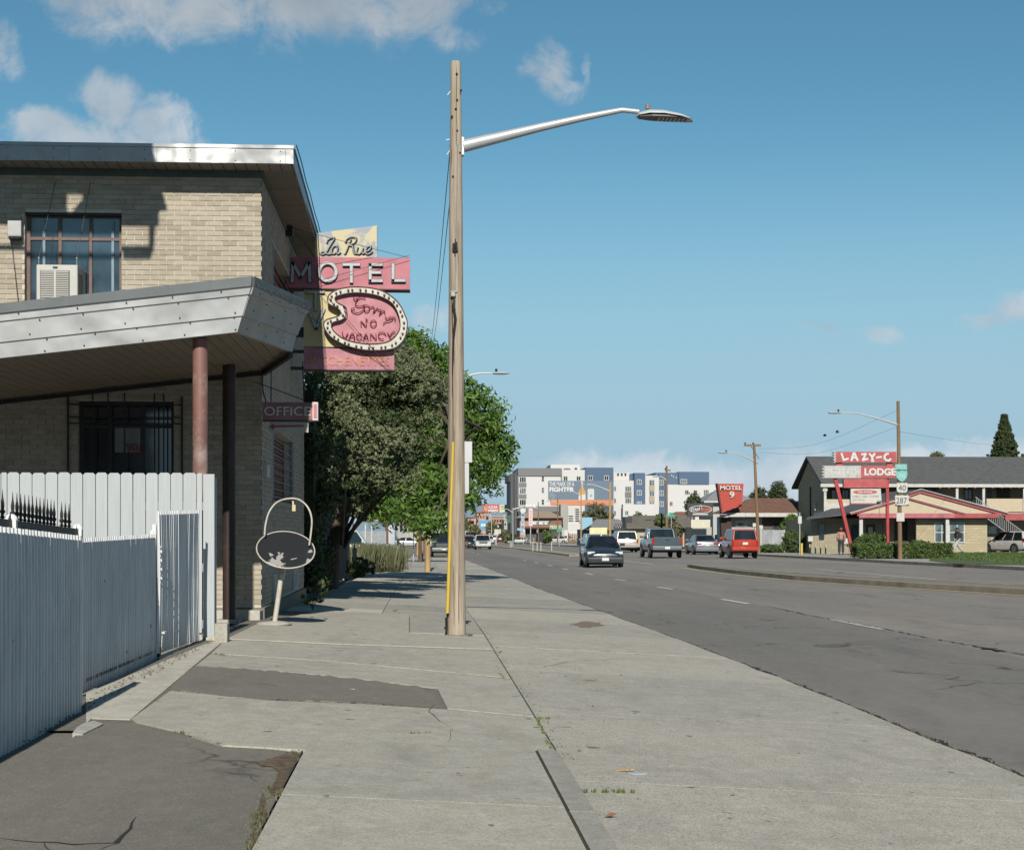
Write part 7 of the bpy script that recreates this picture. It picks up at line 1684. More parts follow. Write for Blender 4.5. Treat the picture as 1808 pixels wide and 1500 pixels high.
def gstroke(S_, w=.13, mat=SW, y=-.05, nm='letter'):
    m = MB()
    for i, P in enumerate(S_):
        pts = [Vector((gs(*q(*p))[0], YG+y-.003*i, gs(*q(*p))[1])) for p in P]
        for k, (a, b) in enumerate(zip(pts, pts[1:])):
            d = (b-a).normalized()*w*.45; m.bar(a-d+Vector((0,-.001*k,0)), b+d+Vector((0,-.001*k,0)), w, .03, up=(0,1,0))
    return ob(nm, m, mat, lsg, world=True)
gstroke([[(412,190),(445,288),(510,268)]]); gstroke([[(570,290),(600,182),(618,182),(665,290)],[(588,252),(646,252)]]); gstroke([[(738,198),(795,190),(752,290),(822,270)]])
gstroke([[(858,192),(900,240),(935,192)],[(900,240),(898,290)]]); gstroke([[(975,248),(1040,238)]]); gstroke([[(1150,190),(1120,195),(1098,222),(1096,258),(1120,290),(1165,298),(1190,275)]])
gp('tape_patch', [(888,262),(925,262),(935,322),(880,322)], SGY, -.052, .005)
gt('LODGE', 775, 1280, 418, 535, SW, b=.045, yo=-.045, nm='letters')
gt('MOTOR', 165, 705, 425, 532, M('faint_letter', (.53,.53,.52), .6), b=.0, yo=-.04, nm='letters', t=.012)
for i, (zx, zy, s_) in enumerate([(290,440,9),(605,460,9),(655,530,10),(520,520,6)]): gp('red_flake', [(zx,zy),(zx+s_,zy-3),(zx+s_*.8,zy+s_*3),(zx-3,zy+s_*2)], SR, -.06, .008)
for (P, w) in (([(1476,844),(1486,880),(1507,968)], 6.2), ([(1568,844),(1569,968)], 5.2)):
    m = MB(); a, b = gs(*P[0]), gs(*P[-1]); ww = w/27.5/1.0
    dx = ww/2*1.0; m.hexa([(b[0]-dx*.8,YG+.12,b[1]-.3),(b[0]+dx*.8,YG+.12,b[1]-.3),(b[0]+dx*.8,YG+.32,b[1]-.3),(b[0]-dx*.8,YG+.32,b[1]-.3)],[(a[0]-dx,YG+.12,a[1]),(a[0]+dx,YG+.12,a[1]),(a[0]+dx,YG+.32,a[1]),(a[0]-dx,YG+.32,a[1])]); ob('leg', m, M('sign_leg_red', (.38,.035,.04), .5, var=.2), lsg, world=True)
m = MB(); c_ = gs(1551,885); m.tube([(c_[0],YG-.2,c_[1]-.1),(c_[0],YG-.2,c_[1]-1.0)], .02, 5); m.ball((c_[0],YG-.2,c_[1]), .16,.16,.08,8,6); ob('spotlight', m, STEEL, lsg, world=True)
# ---------------------------------------------------------------- route marker pole
rp = wpole(1589.5,990,33,708,.125,'brown wooden pole with lamp arm in front of the lodge hedge', BROWNW, arm=[(1482,729,751)], lean=-.12)
YR2 = W(1592,F/33)[1]-.16; 
def rs(px, py): return FX(px, py, YR2)
def rz(zx, zy): return rs(1440+zx/9.04, 780+zy/9.04)
TEAL = M('faded_teal', (.16,.45,.43), .45, var=.1); RSW = M('route_sign_white', (.50,.50,.48), .5, var=.05); RSB = flat('route_sign_black', (.04,.04,.04), .6)
def rsign(nm, lb_, P, mat, texts, plate=None):
    t = thing(nm, lb_, 'road sign', (rz(1370,0)[0], YR2, min(rz(*p)[1] for p in P)), 0, 'route signs on the wooden pole')
    m = MB(); m.prism([rz(*p) for p in P], lambda u,v,w: (u, YR2+w, v), 0, .02); ob('plate', m, mat, t, world=True)
    if plate: m = MB(); m.prism([rz(*p) for p in plate[0]], lambda u,v,w: (u, YR2+.021+w, v), 0, .01); ob('backing', m, plate[1], t, world=True)
    for (s_, x0, x1, y0, y1, mt, b) in texts:
        a, c = rz(x0,y1), rz(x1,y0); ob('lettering', text_mb(s_, a[0], c[0], a[1], c[1], YR2-.001, .008, b), mt, t, world=True)
rsign('direction_sign', 'small teal WEST plate at the top of the route signs', [(1272,352),(1460,352),(1460,442),(1272,442)], TEAL, [('WEST',1300,1430,375,418,RSW,.0)])
sh = [(1290,455),(1330,465),(1375,452),(1420,465),(1455,455),(1467,510),(1455,570),(1420,612),(1376,635),(1332,612),(1295,570),(1282,510)]
rsign('interstate_sign', 'teal interstate shield sign numbered 70', sh, TEAL, [('70',1322,1425,515,572,RSW,.02)])
us = lambda x0,x1,y0,y1: [(x0+(x1-x0)*u, y0+(y1-y0)*v) for u, v in [(.06,.0),(.2,.05),(.35,.05),(.5,.0),(.65,.05),(.8,.05),(.94,.0),(1,.18),(.96,.35),(.99,.6),(.95,.85),(.8,.97),(.62,.96),(.5,1),(.38,.96),(.2,.97),(.05,.85),(.01,.6),(.04,.35),(0,.18)]]
rsign('route_sign', 'white US route shield sign numbered 40', us(1292,1470,648,812), RSW, [('40',1322,1440,688,778,RSB,.0)])
rsign('route_sign', 'white US route shield sign numbered 287, lowest of the shields', us(1266,1492,845,1012), RSW, [('287',1288,1458,888,980,RSB,.0)], plate=([(1266,1000),(1492,1000),(1490,1020),(1272,1020)], BLACK))
rsign('parking_sign', 'small pale parking sign below the route shields', [(1293,1130),(1418,1130),(1418,1266),(1293,1266)], M('pale_small_sign', (.52,.50,.49), .5, dirt=.4, dcol=(.5,.2,.2), dscale=9), [])
# hedge, round bushes
def bush(lb_, px, py, s_, rx, rz_, n=120, mat=BUSHL, ry=None, boxy=False, cat='bush', nm='bush', group='clipped bushes at the lodge', size=.07, per=30, dy=0):
    D = F/s_; x, y = W(px, D); z = zg(x,y)+.1; t = thing(nm, lb_, cat, (x,y,z), 0, group); rx, rz_ = rx/s_, rz_/s_; ry = ry or rx
    if boxy:
        C = np.column_stack([RNG.uniform(-rx,rx,n), RNG.uniform(-ry,ry,n), RNG.uniform(.1,2*rz_,n)]); C = C*1.0
        f = RNG.integers(0,3,n); C[f==0,1] = -ry*RNG.uniform(.85,1.05,(f==0).sum()); C[f==1,2] = 2*rz_*RNG.uniform(.9,1.03,(f==1).sum()); C = np.column_stack([C, np.full(n,.16)])
    else: C = clumps_in([(0,0,rz_*.95,rx,ry,rz_)], n, .16, .8)
    add_leaves('foliage', C, per, size, mat, t, .9)
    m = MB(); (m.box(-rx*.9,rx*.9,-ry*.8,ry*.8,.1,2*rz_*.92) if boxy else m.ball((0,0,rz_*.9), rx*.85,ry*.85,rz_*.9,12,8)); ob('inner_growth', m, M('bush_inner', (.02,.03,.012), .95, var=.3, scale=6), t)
    m = MB(); m.tube([(0,0,-.1),(0,0,.5)], .05, 5); ob('stem', m, BARK, t); return t
bush('long low clipped hedge in front of the lodge sign', 1588, 990, 31, 84, 15, n=900, boxy=True, ry=1.1, cat='hedge', nm='hedge', group=None) if False else None
h_ = bush('long low clipped hedge in front of the lodge sign', 1588, 990, 32.2, 84, 12.0, n=900, size=.05, per=44, boxy=True, ry=1.1, cat='hedge', nm='hedge')
bush('large rounded bush behind the left end of the hedge', 1538, 975, 27, 31, 19, n=260)
bush('small round bush behind the hedge right of the red sign leg', 1625, 975, 25, 22, 11, n=150)
bush('round clipped bush beside the thin street sign', 1401, 975, 24, 20, 20, n=180)
bush('tall loose shrub behind the round clipped bush', 1398, 970, 22, 20, 34, n=260, mat=ASHL)
bush('dry brown shrub at the right end of the hedge', 1650, 990, 30.5, 14, 9, n=60, mat=OLIVEL)
bush('low weedy shrub at the foot of the grey board fence', 1362, 975, 24, 26, 7, n=90)
# conifer beyond the lodge and thin top
def conifer(lb_, px, ybase, s_, ytop, rx, n=700, mat=DKL, group='trees on the right', size=.12, per=26, cat='tree'):
    D = F/s_; x, y = W(px, D); z = zg(x,y); H_ = (CZ+(HZ-ytop)/s_)-z; rx = rx/s_; t = thing('conifer_tree', lb_, cat, (x,y,z), 0, group)
    h = RNG.uniform(.12,.99,n); a = RNG.uniform(0,2*PI,n); lay = np.floor(h*17)/17; rr = rx*(1-lay)*(.45+.6*RNG.random(n))*(1-.4*((h*17)%1)); C = np.column_stack([np.cos(a)*rr, np.sin(a)*rr, h*H_-rr*.15, .10+.30*(1-h)])
    add_leaves('crown', C, per, size, mat, t, .5); m = MB(); m.tube([(0,0,-.1),(0,0,H_*.95)], [.2,.03], 8); ob('trunk', m, BARK, t); return t
conifer('tall dark spruce rising behind the lodge roof at right', 1773, 970, 14, 730, 92, n=2600, size=.2)
conifer('olive evergreen beside the spruce behind the lodge roof', 1806, 970, 14, 800, 30, n=500, mat=OLIVEL, size=.2)
# far tree between motel 9 and lodge etc
def rtree(lb_, px, ybase, s_, cy, rx, rz_, n=140, mat=DKL, group='trees on the right', size=.16, cr=.5, per=24, sh=.3):
    D = F/s_; x, y = W(px, D); z = zg(x,y); t = thing('leafy_tree', lb_, 'tree', (x,y,z), 0, group); zc = CZ+(HZ-cy)/s_-z
    add_leaves('crown', clumps_in([(0,0,zc,rx/s_,rx/s_,rz_/s_),(rx/s_*.5,0,zc-rz_/s_*.35,rx/s_*.6,rx/s_*.6,rz_/s_*.55),(-rx/s_*.5,0,zc-rz_/s_*.3,rx/s_*.6,rx/s_*.6,rz_/s_*.6)], n, cr, sh), per, size, mat, t, .8)
    m = MB(); m.tube([(0,0,-.1),(.1,0,zc*.6),(0,0,zc)], [.18,.12,.05], 7)
    for k in range(5): a = random.uniform(0,6.28); m.tube([(0,0,zc*.6),(math.cos(a)*rx/s_*.6,math.sin(a)*rx/s_*.6,zc+random.uniform(-.3,.5)*rz_/s_)], [.08,.03], 5)
    ob('trunk', m, BARK, t); return t
rtree('loose olive tree behind the big billboard', 1052, 945, 9, 912, 30, 24, n=260, mat=OLIVEL, cr=.6, size=.22)
rtree('small conifer-like tree left of the tapered red sign tower', 1224, 945, 17, 890, 12, 18, n=120, mat=DKL)
rtree('slim green street tree left of the brown utility pole', 1128, 960, 17, 920, 12, 18, n=90, mat=OLIVEL, cr=.35)
rtree('low leafy tree right of the brown utility pole', 1190, 965, 18, 935, 12, 22, n=100, mat=OLIVEL, cr=.4)
rtree('small leafy sapling beside the brown utility pole', 1167, 960, 18, 917, 7, 10, n=50, mat=BUSHL, cr=.3)
rtree('dark round tree behind the brown-roofed house', 1373, 940, 12, 868, 15, 18, n=160)
rtree('bushy dark tree behind the wooden pole near the brown roof', 1340, 940, 12, 873, 15, 14, n=120)
rtree('bare-topped olive tree behind the lodge roof', 1655, 940, 12, 803, 9, 5, n=40, mat=OLIVEL)
# brown street sign post
x, y = W(1412,F/27); t = thing('street_sign', 'thin grey post with small white sign plate at the lodge corner', 'road sign', (x,y,zg(x,y)+.1)); z0 = zg(x,y)+.1
m = MB(); m.box(x-.03,x+.03,y-.03,y+.03,z0,CZ+(HZ-903)/27); ob('shaft', m, STEEL, t, world=True); m = MB(); m.box(x-.12,x+.12,y-.06,y-.04,CZ+(HZ-924)/27,CZ+(HZ-911)/27); ob('plate', m, TRIMW, t, world=True)
m = MB(); m.box(x+.08,x+.2,y,y+.12,z0,z0+.75); tag(recenter(ob('yellow_bollard', m, M('yellow_plastic', (.66,.47,.05)))), 'short yellow bollard at the foot of the thin street sign', 'bollard')
# birds on the wires
wa = W(1589,F/33); zA = CZ+(HZ-722)/33; 
for i, (px, y0, y1, lb_) in enumerate([(1340,722,792,'upper thin wire from the brown lamp pole to the crossarm pole'),(1340,752,798,'lower thin wire from the brown lamp pole to the crossarm pole')]):
    b = W(px, F/23); a3 = Vector((wa[0],wa[1],CZ+(HZ-y0)/33)); b3 = Vector((b[0],b[1],CZ+(HZ-y1)/23)); m = MB(); m.tube(spline([a3,(a3+b3)/2-Vector((0,0,.75)),b3],10), .006, 4); tag(ob('overhead_wire', m, BLACK), lb_, 'wire', 'overhead wires')
a3 = Vector((wa[0],wa[1],CZ+(HZ-762)/33)); b_ = W(1790,F/22); b3 = Vector((b_[0],b_[1],CZ+(HZ-789)/22)); m = MB(); m.tube(spline([a3,(a3+b3)/2-Vector((0,0,.1)),b3],10), .006, 4); tag(ob('overhead_wire', m, BLACK), 'thin wire running right from the brown lamp pole to the lodge', 'wire', 'overhead wires')
for i, (px, py, w, lb_) in enumerate([(1478,763,.2,'black bird with spread wings near the wires over the lodge sign'),(1456,769,.08,'small black bird perched left of the flying one')]):
    x, y = W(px, F/29); z = CZ+(HZ-py)/29; t = thing('bird', lb_, 'bird', (x,y,z), 0); m = MB(); m.ball((0,0,0), .09,.05,.05,8,6); m.ball((.1,0,.03), .04,.03,.03,6,5); ob('body', m, BLACK, t, smooth=True)
    m = MB(); m.add([(-.05,0,.02),(.06,0,.02),(.02,-.2,.09+.3*w),(-.06,-.12,.05),(.02,.2,.09+.3*w),(-.06,.12,.05)], [(0,1,2,3),(0,1,4,5)]); so = ob('wing', m, BLACK, t, fix=False); q_ = so.modifiers.new('s','SOLIDIFY'); q_.thickness = .012
# ================================================================ mid and far buildings on the right
def bld(nm, lb_, D, px0, cat='building', group=None):
    x, y = W(px0, D); return thing(nm, lb_, cat, (x, y, zg(x,y)), 0, group), y
def bb(t, Y, nm, a, b, c, d, y0, y1, mat, bevel=0):
    x0, z1 = FX(a, c, Y+y0); x1, z0 = FX(b, d, Y+y0); m = MB(); m.box(x0, x1, Y+y0, Y+y1, z0, z1); return ob(nm, m, mat, t, world=True, bevel=bevel)
def bp(t, Y, nm, P, y0, y1, mat):
    m = MB(); m.prism([FX(px,py,Y+y0) for px, py in P], lambda u,v,w: (u, Y+y0+w, v), 0, y1-y0); return ob(nm, m, mat, t, world=True)
def hiproof(t, Y, nm, a, b, ye, yt, ra, rb, y0, dep, mat):
    x0, ze_ = FX(a, ye, Y+y0); x1, _ = FX(b, ye, Y+y0); xa, zt_ = FX(ra, yt, Y+y0); xb, _ = FX(rb, yt, Y+y0); ym = Y+y0+dep/2; k = (ym*CT)/((Y+y0)*CT); zt_ = CZ+(zt_-CZ)*k
    m = MB(); m.add([(x0,Y+y0,ze_),(x1,Y+y0,ze_),(x1,Y+y0+dep,ze_),(x0,Y+y0+dep,ze_),(xa,ym,zt_),(xb,ym,zt_)], [(0,1,5,4),(1,2,5),(2,3,4,5),(3,0,4),(0,3,2,1)]); return ob(nm, m, mat, t, world=True)
def btxt(t, Y, s_, a, b, c, d, y0, mat, bold=.0, th=.03):
    p, q_ = FX(a, d, Y+y0), FX(b, c, Y+y0); return ob('lettering', text_mb(s_, p[0], q_[0], p[1], q_[1], Y+y0-.001, th, bold), mat, t, world=True)
def bwin(t, Y, a, b, c, d, y0, frame=TRIMW, glass=GLASS, n=2, r=1, fw=.12):
    x0, z1 = FX(a, c, Y+y0); x1, z0 = FX(b, d, Y+y0); return window(t, x0, x1, z0, z1, Y+y0-.06, n, r, frame, glass, fw, depth=.05)
SW2 = _m['sign_white']
# MOTEL 9
D9 = F/21.8; t, Y = bld('motel_building', 'low white motel with brown hip roof and tapered red sign tower', D9, 1275)
PW_ = M('pale_blue_stucco', (.40,.42,.43), .8, var=.08); BRS = M('brown_shingle', (.16,.085,.06), .9, var=.25, scale=3, bump=.5, bscale=7)
bb(t,Y,'wall',1292,1420,911,978,.5,7,PW_); bb(t,Y,'dark_wall',1346,1384,913,936,.4,.49,M('dark_brown_wall', (.10,.085,.075), .8));  # dark brown panel on the pale wall below the eave
bb(t,Y,'eave',1284,1407,905,912,-.8,-.6,TRIMW); bb(t,Y,'eave',1272,1286,908,913,-.9,-.5,STEEL); bb(t,Y,'ceiling',1284,1407,912,913,-.59,.49,TRIMW)
hiproof(t,Y,'roof',1284,1424,905,879,1345,1420,-.8,8,BRS)
bp(t,Y,'entrance_wall',[(1272,912),(1291,912),(1291,973),(1276,973)], -.2,.4, M('dark_entrance', (.05,.03,.025), .8))
RB = M('red_slat', (.42,.055,.035), .6, var=.15)
L_, R_ = lambda v: 1266+(v-853)*8/53, lambda v: 1313-(v-853)*3/45
for k in range(13):                                 # red horizontal boards of the tower
    y0_, y1_ = 853.5+k*3.95, 853.5+(k+1)*3.95-.35
    if k > 9: rr_ = 1311-(k-9.5)*10.5
    else: rr_ = R_(y0_)
    bp(t,Y,'board',[(L_(y0_),y0_),(rr_,y0_),(rr_-(.3 if k < 9 else 8),y1_),(L_(y1_),y1_)], -1.6+.02*(k%2), -1.3, RB)
bp(t,Y,'tower_core',[(1267,854),(1312,854),(1309,896),(1275,906)], -1.29,-.9, M('tower_core_red', (.3,.05,.03), .7)); bp(t,Y,'tower_side',[(1266,853),(1268,853),(1276,906),(1274.5,906)], -1.62,-.8, M('tower_edge', (.12,.03,.03), .7))
def n9(zx, zy): return (1100+zx/5.02, 740+zy/5.02)
def btxt2(s_, x0, x1, y0, y1, bold): a = n9(x0,y0); b = n9(x1,y1); return btxt(t,Y,s_,a[0],b[0],a[1],b[1],-1.68,SW2,bold,.05)
btxt2('MOTEL', 860, 1053, 588, 626, .02); btxt2('9', 944, 986, 640, 697, .02)
bwin(t,Y,1318,1329,916,923,.45,TRIMW,GLASS); bwin(t,Y,1364,1382,924,934,.38,DKF,GLASS); bb(t,Y,'panel',1298,1320,918,930,.42,.48,M('pale_panel', (.46,.47,.45), .8)); btxt(t,Y,'9907',1303,1313,923,929,.41,BLACK)
for i,(a,b,c,d,lb_) in enumerate([(1328,1337,922,931,'small white boxed sign on the low white motel porch'),(1337,1347,927,934,'small pale sign beside the boxed one by the pole')]):
    tt, _ = bld('small_sign', lb_, D9-1.5, a, 'sign'); bb(tt,Y-1.5,'case',a,b,c,d,0,.15,BLACK if i == 0 else TRIMW); bb(tt,Y-1.5,'face',a+1.2,b-1.2,c+1.2,d-1.2,-.02,-.001,TRIMW); bb(tt,Y-1.5,'shaft',(a+b)/2-.6,(a+b)/2+.6,d,975,.03,.1,STEEL)
bb(t,Y,'chimney_box',1402,1416,884,903,2,3,BEIGE)
# grey board fence
tf, Yf = bld('board_fence', 'grey weathered board fence right of the wooden crossarm pole', F/23, 1347, 'fence'); GBD = M('grey_board', (.30,.32,.35), .8, var=.35, scale=2, streak=(1,1,.2))
for k in range(15): a = 1346+k*2.7; bb(tf,Yf,'board',a,a+2.5,935+random.uniform(-.6,.6),974,0+.01*(k%2),.06,GBD)
# building with hip roof behind
t, Y = bld('grey_house', 'pale grey building with light hip roof behind the tapered red sign tower', F/17, 1262); bb(t,Y,'wall',1258,1340,884,960,0,8,PW_); hiproof(t,Y,'roof',1244,1342,885,864,1280,1300,-.6,9,M('pale_metal_roof', (.26,.27,.29), .6)); bb(t,Y,'eave',1243,1343,884,887,-.65,-.55,TRIMW)
# STAFF ZONE sign
t, Y = bld('staff_sign', 'black sign with white oval logo above a blank cream board on two posts', F/19, 1236, 'sign')
bb(t,Y,'panel',1214,1259,888,912,0,.3,M('black_sign_face', (.035,.035,.04), .5)); bb(t,Y,'cream_board',1220,1254,917,931,0,.3,M('cream_board', (.55,.53,.43), .6)); bb(t,Y,'shaft',1234.5,1237,912,917,.1,.2,BLACK)
for a in (1219.5,1257): bb(t,Y,'shaft',a,a+2,912,972,.1,.25,BLACK)
btxt(t,Y,'STAFF',1219.5,1236,896.5,902,-.01,SW2,.03); btxt(t,Y,'ZONE',1237,1256,896.5,902,-.01,M('orange_red_letter', (.6,.12,.06), .5),.03); bb(t,Y,'small_print',1223,1250,906.5,908.5,-.02,-.001,SW2)
m = MB(); c_ = FX(1237,899,Y); P = [(c_[0]+21/19*math.cos(2*PI*k/32)*.95, Y-.03, c_[1]+6.3/19*math.sin(2*PI*k/32)) for k in range(33)]; m.tube(P, .035, 6); P = [(c_[0]+.12*math.cos(a), Y-.035, c_[1]+7.2/19*math.sin(a)*1.1) for a in [2*PI*k/20 for k in range(11)]]; m.tube(P, .025, 6); ob('emblem', m, SW2, t, world=True)
# low house
t, Y = bld('low_house', 'low beige house with brown-grey roof behind the blue-grey pickup', F/18, 1110); bb(t,Y,'wall',1115,1226,928,965,0,8,M('beige_wall', (.42,.38,.28), .8)); 
m = MB(); a,b,c,d = FX(1106,931,Y-.6), FX(1232,931,Y-.6), FX(1222,908,Y+2), FX(1113,910,Y+2); m.hexa([(a[0],Y-.6,a[1]-.1),(b[0],Y-.6,b[1]-.1),(c[0],Y+4,c[1]-.1),(d[0],Y+4,d[1]-.1)],[(a[0],Y-.6,a[1]),(b[0],Y-.6,b[1]),(c[0],Y+4,c[1]),(d[0],Y+4,d[1])]); ob('roof', m, M('brown_grey_roof', (.15,.135,.115), .9, var=.2, scale=2), t, world=True)
bwin(t,Y,1208,1219,934,943,-.0,TRIMW,GLASS); bb(t,Y,'gable',1104,1116,912,930,1.2,3.6,DKF)
t, Y = bld('garage_building', 'pale corrugated garage behind the black oval-logo sign', F/18.5, 1222); bb(t,Y,'wall',1222,1262,930,968,0,6,M('pale_garage', (.38,.38,.36), .7, var=.2, streak=(8,1,1)))
t, Y = bld('red_roof_house', 'small house with red-brown roof behind the black sign', F/14, 1195); bb(t,Y,'wall',1196,1218,910,950,0,6,PW_); hiproof(t,Y,'roof',1190,1222,911,903,1200,1216,-.4,6,M('red_tile_roof', (.25,.10,.07), .8))
# grey-roofed restaurant, blue wall, banner
t, Y = bld('grey_roof_shop', 'dark shop with broad grey hip roof and blue side wall', F/12.5, 1060); bb(t,Y,'wall',1030,1112,934,965,0,9,M('dark_blue_wall', (.06,.08,.10), .7)); hiproof(t,Y,'roof',1034,1120,935,916,1060,1100,-.8,10,M('grey_roof', (.20,.205,.21), .9)); bp(t,Y,'blue_panel',[(1027,936),(1027,913),(1046,913),(1046,924)], -1.2,-.9, M('sky_blue_panel', (.22,.42,.55), .6))
t, Y = bld('banner', 'pale yellow banner hanging above the parked cars', F/14, 1056, 'banner'); bb(t,Y,'sheet',1041,1072,931,943,0,.05,M('yellow_banner', (.66,.58,.33), .6, var=.25, scale=1)); bb(t,Y,'shaft',1042,1042.6,943,962,.06,.12,STEEL); bb(t,Y,'shaft',1071,1071.6,943,962,.06,.12,STEEL)
t, Y = bld('round_board', 'small black and white chequered sign right of the yellow banner', F/15, 1091, 'sign'); bb(t,Y,'board',1084,1097,925,934,0,.1,BLACK)
for k in range(6): bb(t,Y,'white_square',1085+k*2,1086.1+k*2,926+(k%2)*3,928.5+(k%2)*3,-.02,-.001,TRIMW)
# letter board
t, Y = bld('letter_board', 'tall white marquee sign with rows of dark letters in front of the apartment block', F/10, 1014, 'sign'); bb(t,Y,'panel',1003,1013.5,895,922,0,.3,RSW); bb(t,Y,'panel',1015,1025,895,922,.05,.3,RSW); bb(t,Y,'lower_panel',1002.5,1025.5,923.5,939,0,.3,SW2)
for k in range(6):
    for a, b in ((1004,1012),(1016,1024)):
        if k > 2 or a > 1010: bb(t,Y,'letter_row',a,b-random.uniform(0,2),898+k*4,900+k*4,-.03,-.001,BLACK)
for k in range(3): bb(t,Y,'rail',1003.5,1024.5,926.5+k*4,926.9+k*4,-.03,-.001,STEEL)
for a in (1003,1024): bb(t,Y,'shaft',a,a+1.2,939,962,.1,.25,BROWNW)
for k in range(7): bb(t,Y,'slat',1004+k*3,1006+k*3,942,960,.3,.35,BROWNW)
# billboard
D_ = F/7.9; t, Y = bld('billboard', 'slate blue billboard reading THE MARK OF A FIGHTER with bottle and can', D_, 1024, 'billboard')
bb(t,Y,'poster',968,1081.5,848.5,882,0,.2,M('slate_blue_poster', (.115,.165,.23), .6, var=.04)); OR = M('orange_skirt', (.52,.21,.10), .6, var=.12, streak=(3,1,1), scale=3)
bb(t,Y,'skirt',972,1083,882.2,892,-.3,.1,OR); bb(t,Y,'catwalk',976,1083,891.5,892.3,-1.2,-.3,M('catwalk', (.3,.12,.07), .6)); bb(t,Y,'post',994.5,997.5,892,955,1.2,2.2,TRIMW); bb(t,Y,'frame',1000,1078,884,891,.3,.6,BLACK)
btxt(t,Y,'THE MARK OF A',970,1014,850.5,858,-.01,SW2,.02); btxt(t,Y,'FIGHTER',970,1014,859.5,868,-.01,SW2,.05)
m = MB(); c_ = FX(975.7,875,Y)
for r_ in (.62,.45): m.tube([(c_[0]+r_*math.cos(2*PI*k/24),Y-.02,c_[1]+r_*math.sin(2*PI*k/24)) for k in range(25)], .035, 5)
m.bar((c_[0]-.2,Y-.02,c_[1]+.25),(c_[0]+.2,Y-.02,c_[1]-.25),.1,.03,up=(0,1,0)); m.bar((c_[0]+.2,Y-.02,c_[1]+.25),(c_[0]-.1,Y-.02,c_[1]),.1,.03,up=(0,1,0)); ob('emblem', m, M('pale_grey_print', (.42,.44,.46), .6), t, world=True)
AMB = M('amber_print', (.50,.30,.10), .5, var=.2, scale=1); bp(t,Y,'bottle',[(1026.2,850),(1028.8,850),(1029.6,860),(1034,869),(1034,882),(1021.5,882),(1021.5,870),(1025.4,860)], -.04,-.005, AMB); bb(t,Y,'bottle_label',1021.8,1033.7,873,882,-.06,-.041,SW2); bb(t,Y,'bottle_neck_label',1026,1029,850.5,858,-.06,-.041,SW2)
bp(t,Y,'can',[(1037.5,864),(1039,862.5),(1047.5,862.5),(1049,864),(1049,882),(1037.5,882)], -.04,-.005, M('can_print', (.50,.52,.54), .5)); btxt(t,Y,'W',1041.5,1045,873,877,-.045,RSB,.02)
m = MB()
for (a,b,r_) in ((1058,858,4),(1068,854,4.5),(1074,862,4),(1064,866,4),(1070,873,4.5),(1060,875,3.5),(1076,851,2)):
    c_ = FX(a,b,Y); m.tube([(c_[0]+r_/7.9*math.cos(2*PI*k/12),Y-.008,c_[1]+r_/7.9*math.sin(2*PI*k/12)) for k in range(13)], .02, 4)
ob('pattern', m, M('faint_blue_print', (.17,.21,.28), .6), t, world=True)
# apartment block, wing by wing
AW = M('white_render', (.55,.55,.56), .7, var=.03); AG = M('grey_cladding', (.15,.155,.165), .6, var=.06); AB_ = M('blue_cladding', (.055,.105,.19), .6, var=.06); AD = M('dark_cladding', (.035,.04,.05), .6); AT = M('tan_panel', (.38,.30,.22), .7)
DA = F/6.67; t, Y = bld('apartment_block', 'large modern apartment block in white, grey and blue cladding', DA, 1000)
bb(t,Y,'wall',915,992,840,955,0,25,AW); bb(t,Y,'parapet',914.5,992,826,840,-.3,25,AG); bb(t,Y,'lower_band',914.5,992,893.5,903,-.3,.0,AG); bb(t,Y,'ground_floor',915,992,903,952,-.2,-.01,AD)
bp(t,Y,'side_wall',[(915,828),(908,834),(898,838),(897.5,850),(901,850),(901,952),(915,952)], 2,20, AD); 
for a in (903,910): bb(t,Y,'side_fin',a,a+1.6,836,952,1.2,1.9,M('fin_grey', (.10,.11,.12), .6))
bb(t,Y,'end_strip',913.5,916,840,903,-.35,-.01,AG)
for c in (841,860.5,881): bwin(t,Y,917,929,c,c+11,-.02,TRIMW,GLASSP if c == 860.5 else GLASS,3,1,.14)
for c in (852,872.5): bb(t,Y,'spandrel',916.5,929.5,c,c+7.5,-.12,-.01,AG)
for c,g_ in ((840,GLASS),(860,GLASSP),(881,GLASS)): bwin(t,Y,956,961,c,c+10,-.02,TRIMW,g_,1,2,.12)
bb(t,Y,'penthouse',972,1024,819.8,832,6,20,AW); 
for k in range(4): bb(t,Y,'roof_vent',996+k*3,998+k*3,826.5,829,4,5,DKF)
bb(t,Y,'roof_vent',1015,1019,825.5,829,4,5,DKF)
bb(t,Y,'wall',992.2,1033,829,955,1,25,AW); bb(t,Y,'wall_reveal',990.2,992.4,840,955,-.1,1,AG)
for a in (994.5,1017.5): bwin(t,Y,a,a+8,840,849,.98,TRIMW,GLASS,2,1,.14)
bb(t,Y,'wall',1033.2,1083,825,955,0,25,AB_); 
for a in (1038,1066.5): bwin(t,Y,a,a+8.5,839,848,-.02,TRIMW,GLASS,2,1,.14)
bb(t,Y,'wall',1083.2,1120,848,955,1.5,25,AW); bb(t,Y,'upper_wall',1083.2,1112,834,847.9,4,25,AW); 
for k in range(3): bb(t,Y,'roof_vent',1090+k*6.5,1093+k*6.5,835,838,3.5,4,DKF)
for c in (858,879,901): bwin(t,Y,1083.6,1088,c,c+9,1.48,TRIMW,GLASS,2,1,.12)
for c in (858,878.5): bwin(t,Y,1103.5,1115,c,c+10,1.48,TRIMW,GLASSP,3,1,.13)
bb(t,Y,'spandrel',1103.5,1115,868.5,878,1.35,1.49,AG); bwin(t,Y,1103.5,1110,900,909,1.48,TRIMW,GLASS,2,1,.12)
bb(t,Y,'wall',1120.2,1139,834.5,892,0,25,AB_)
for c in (846,865,885): bwin(t,Y,1124.5,1132.8,c,c+9.5 if c < 880 else 889,-.02,TRIMW,GLASSP,2,1,.14)
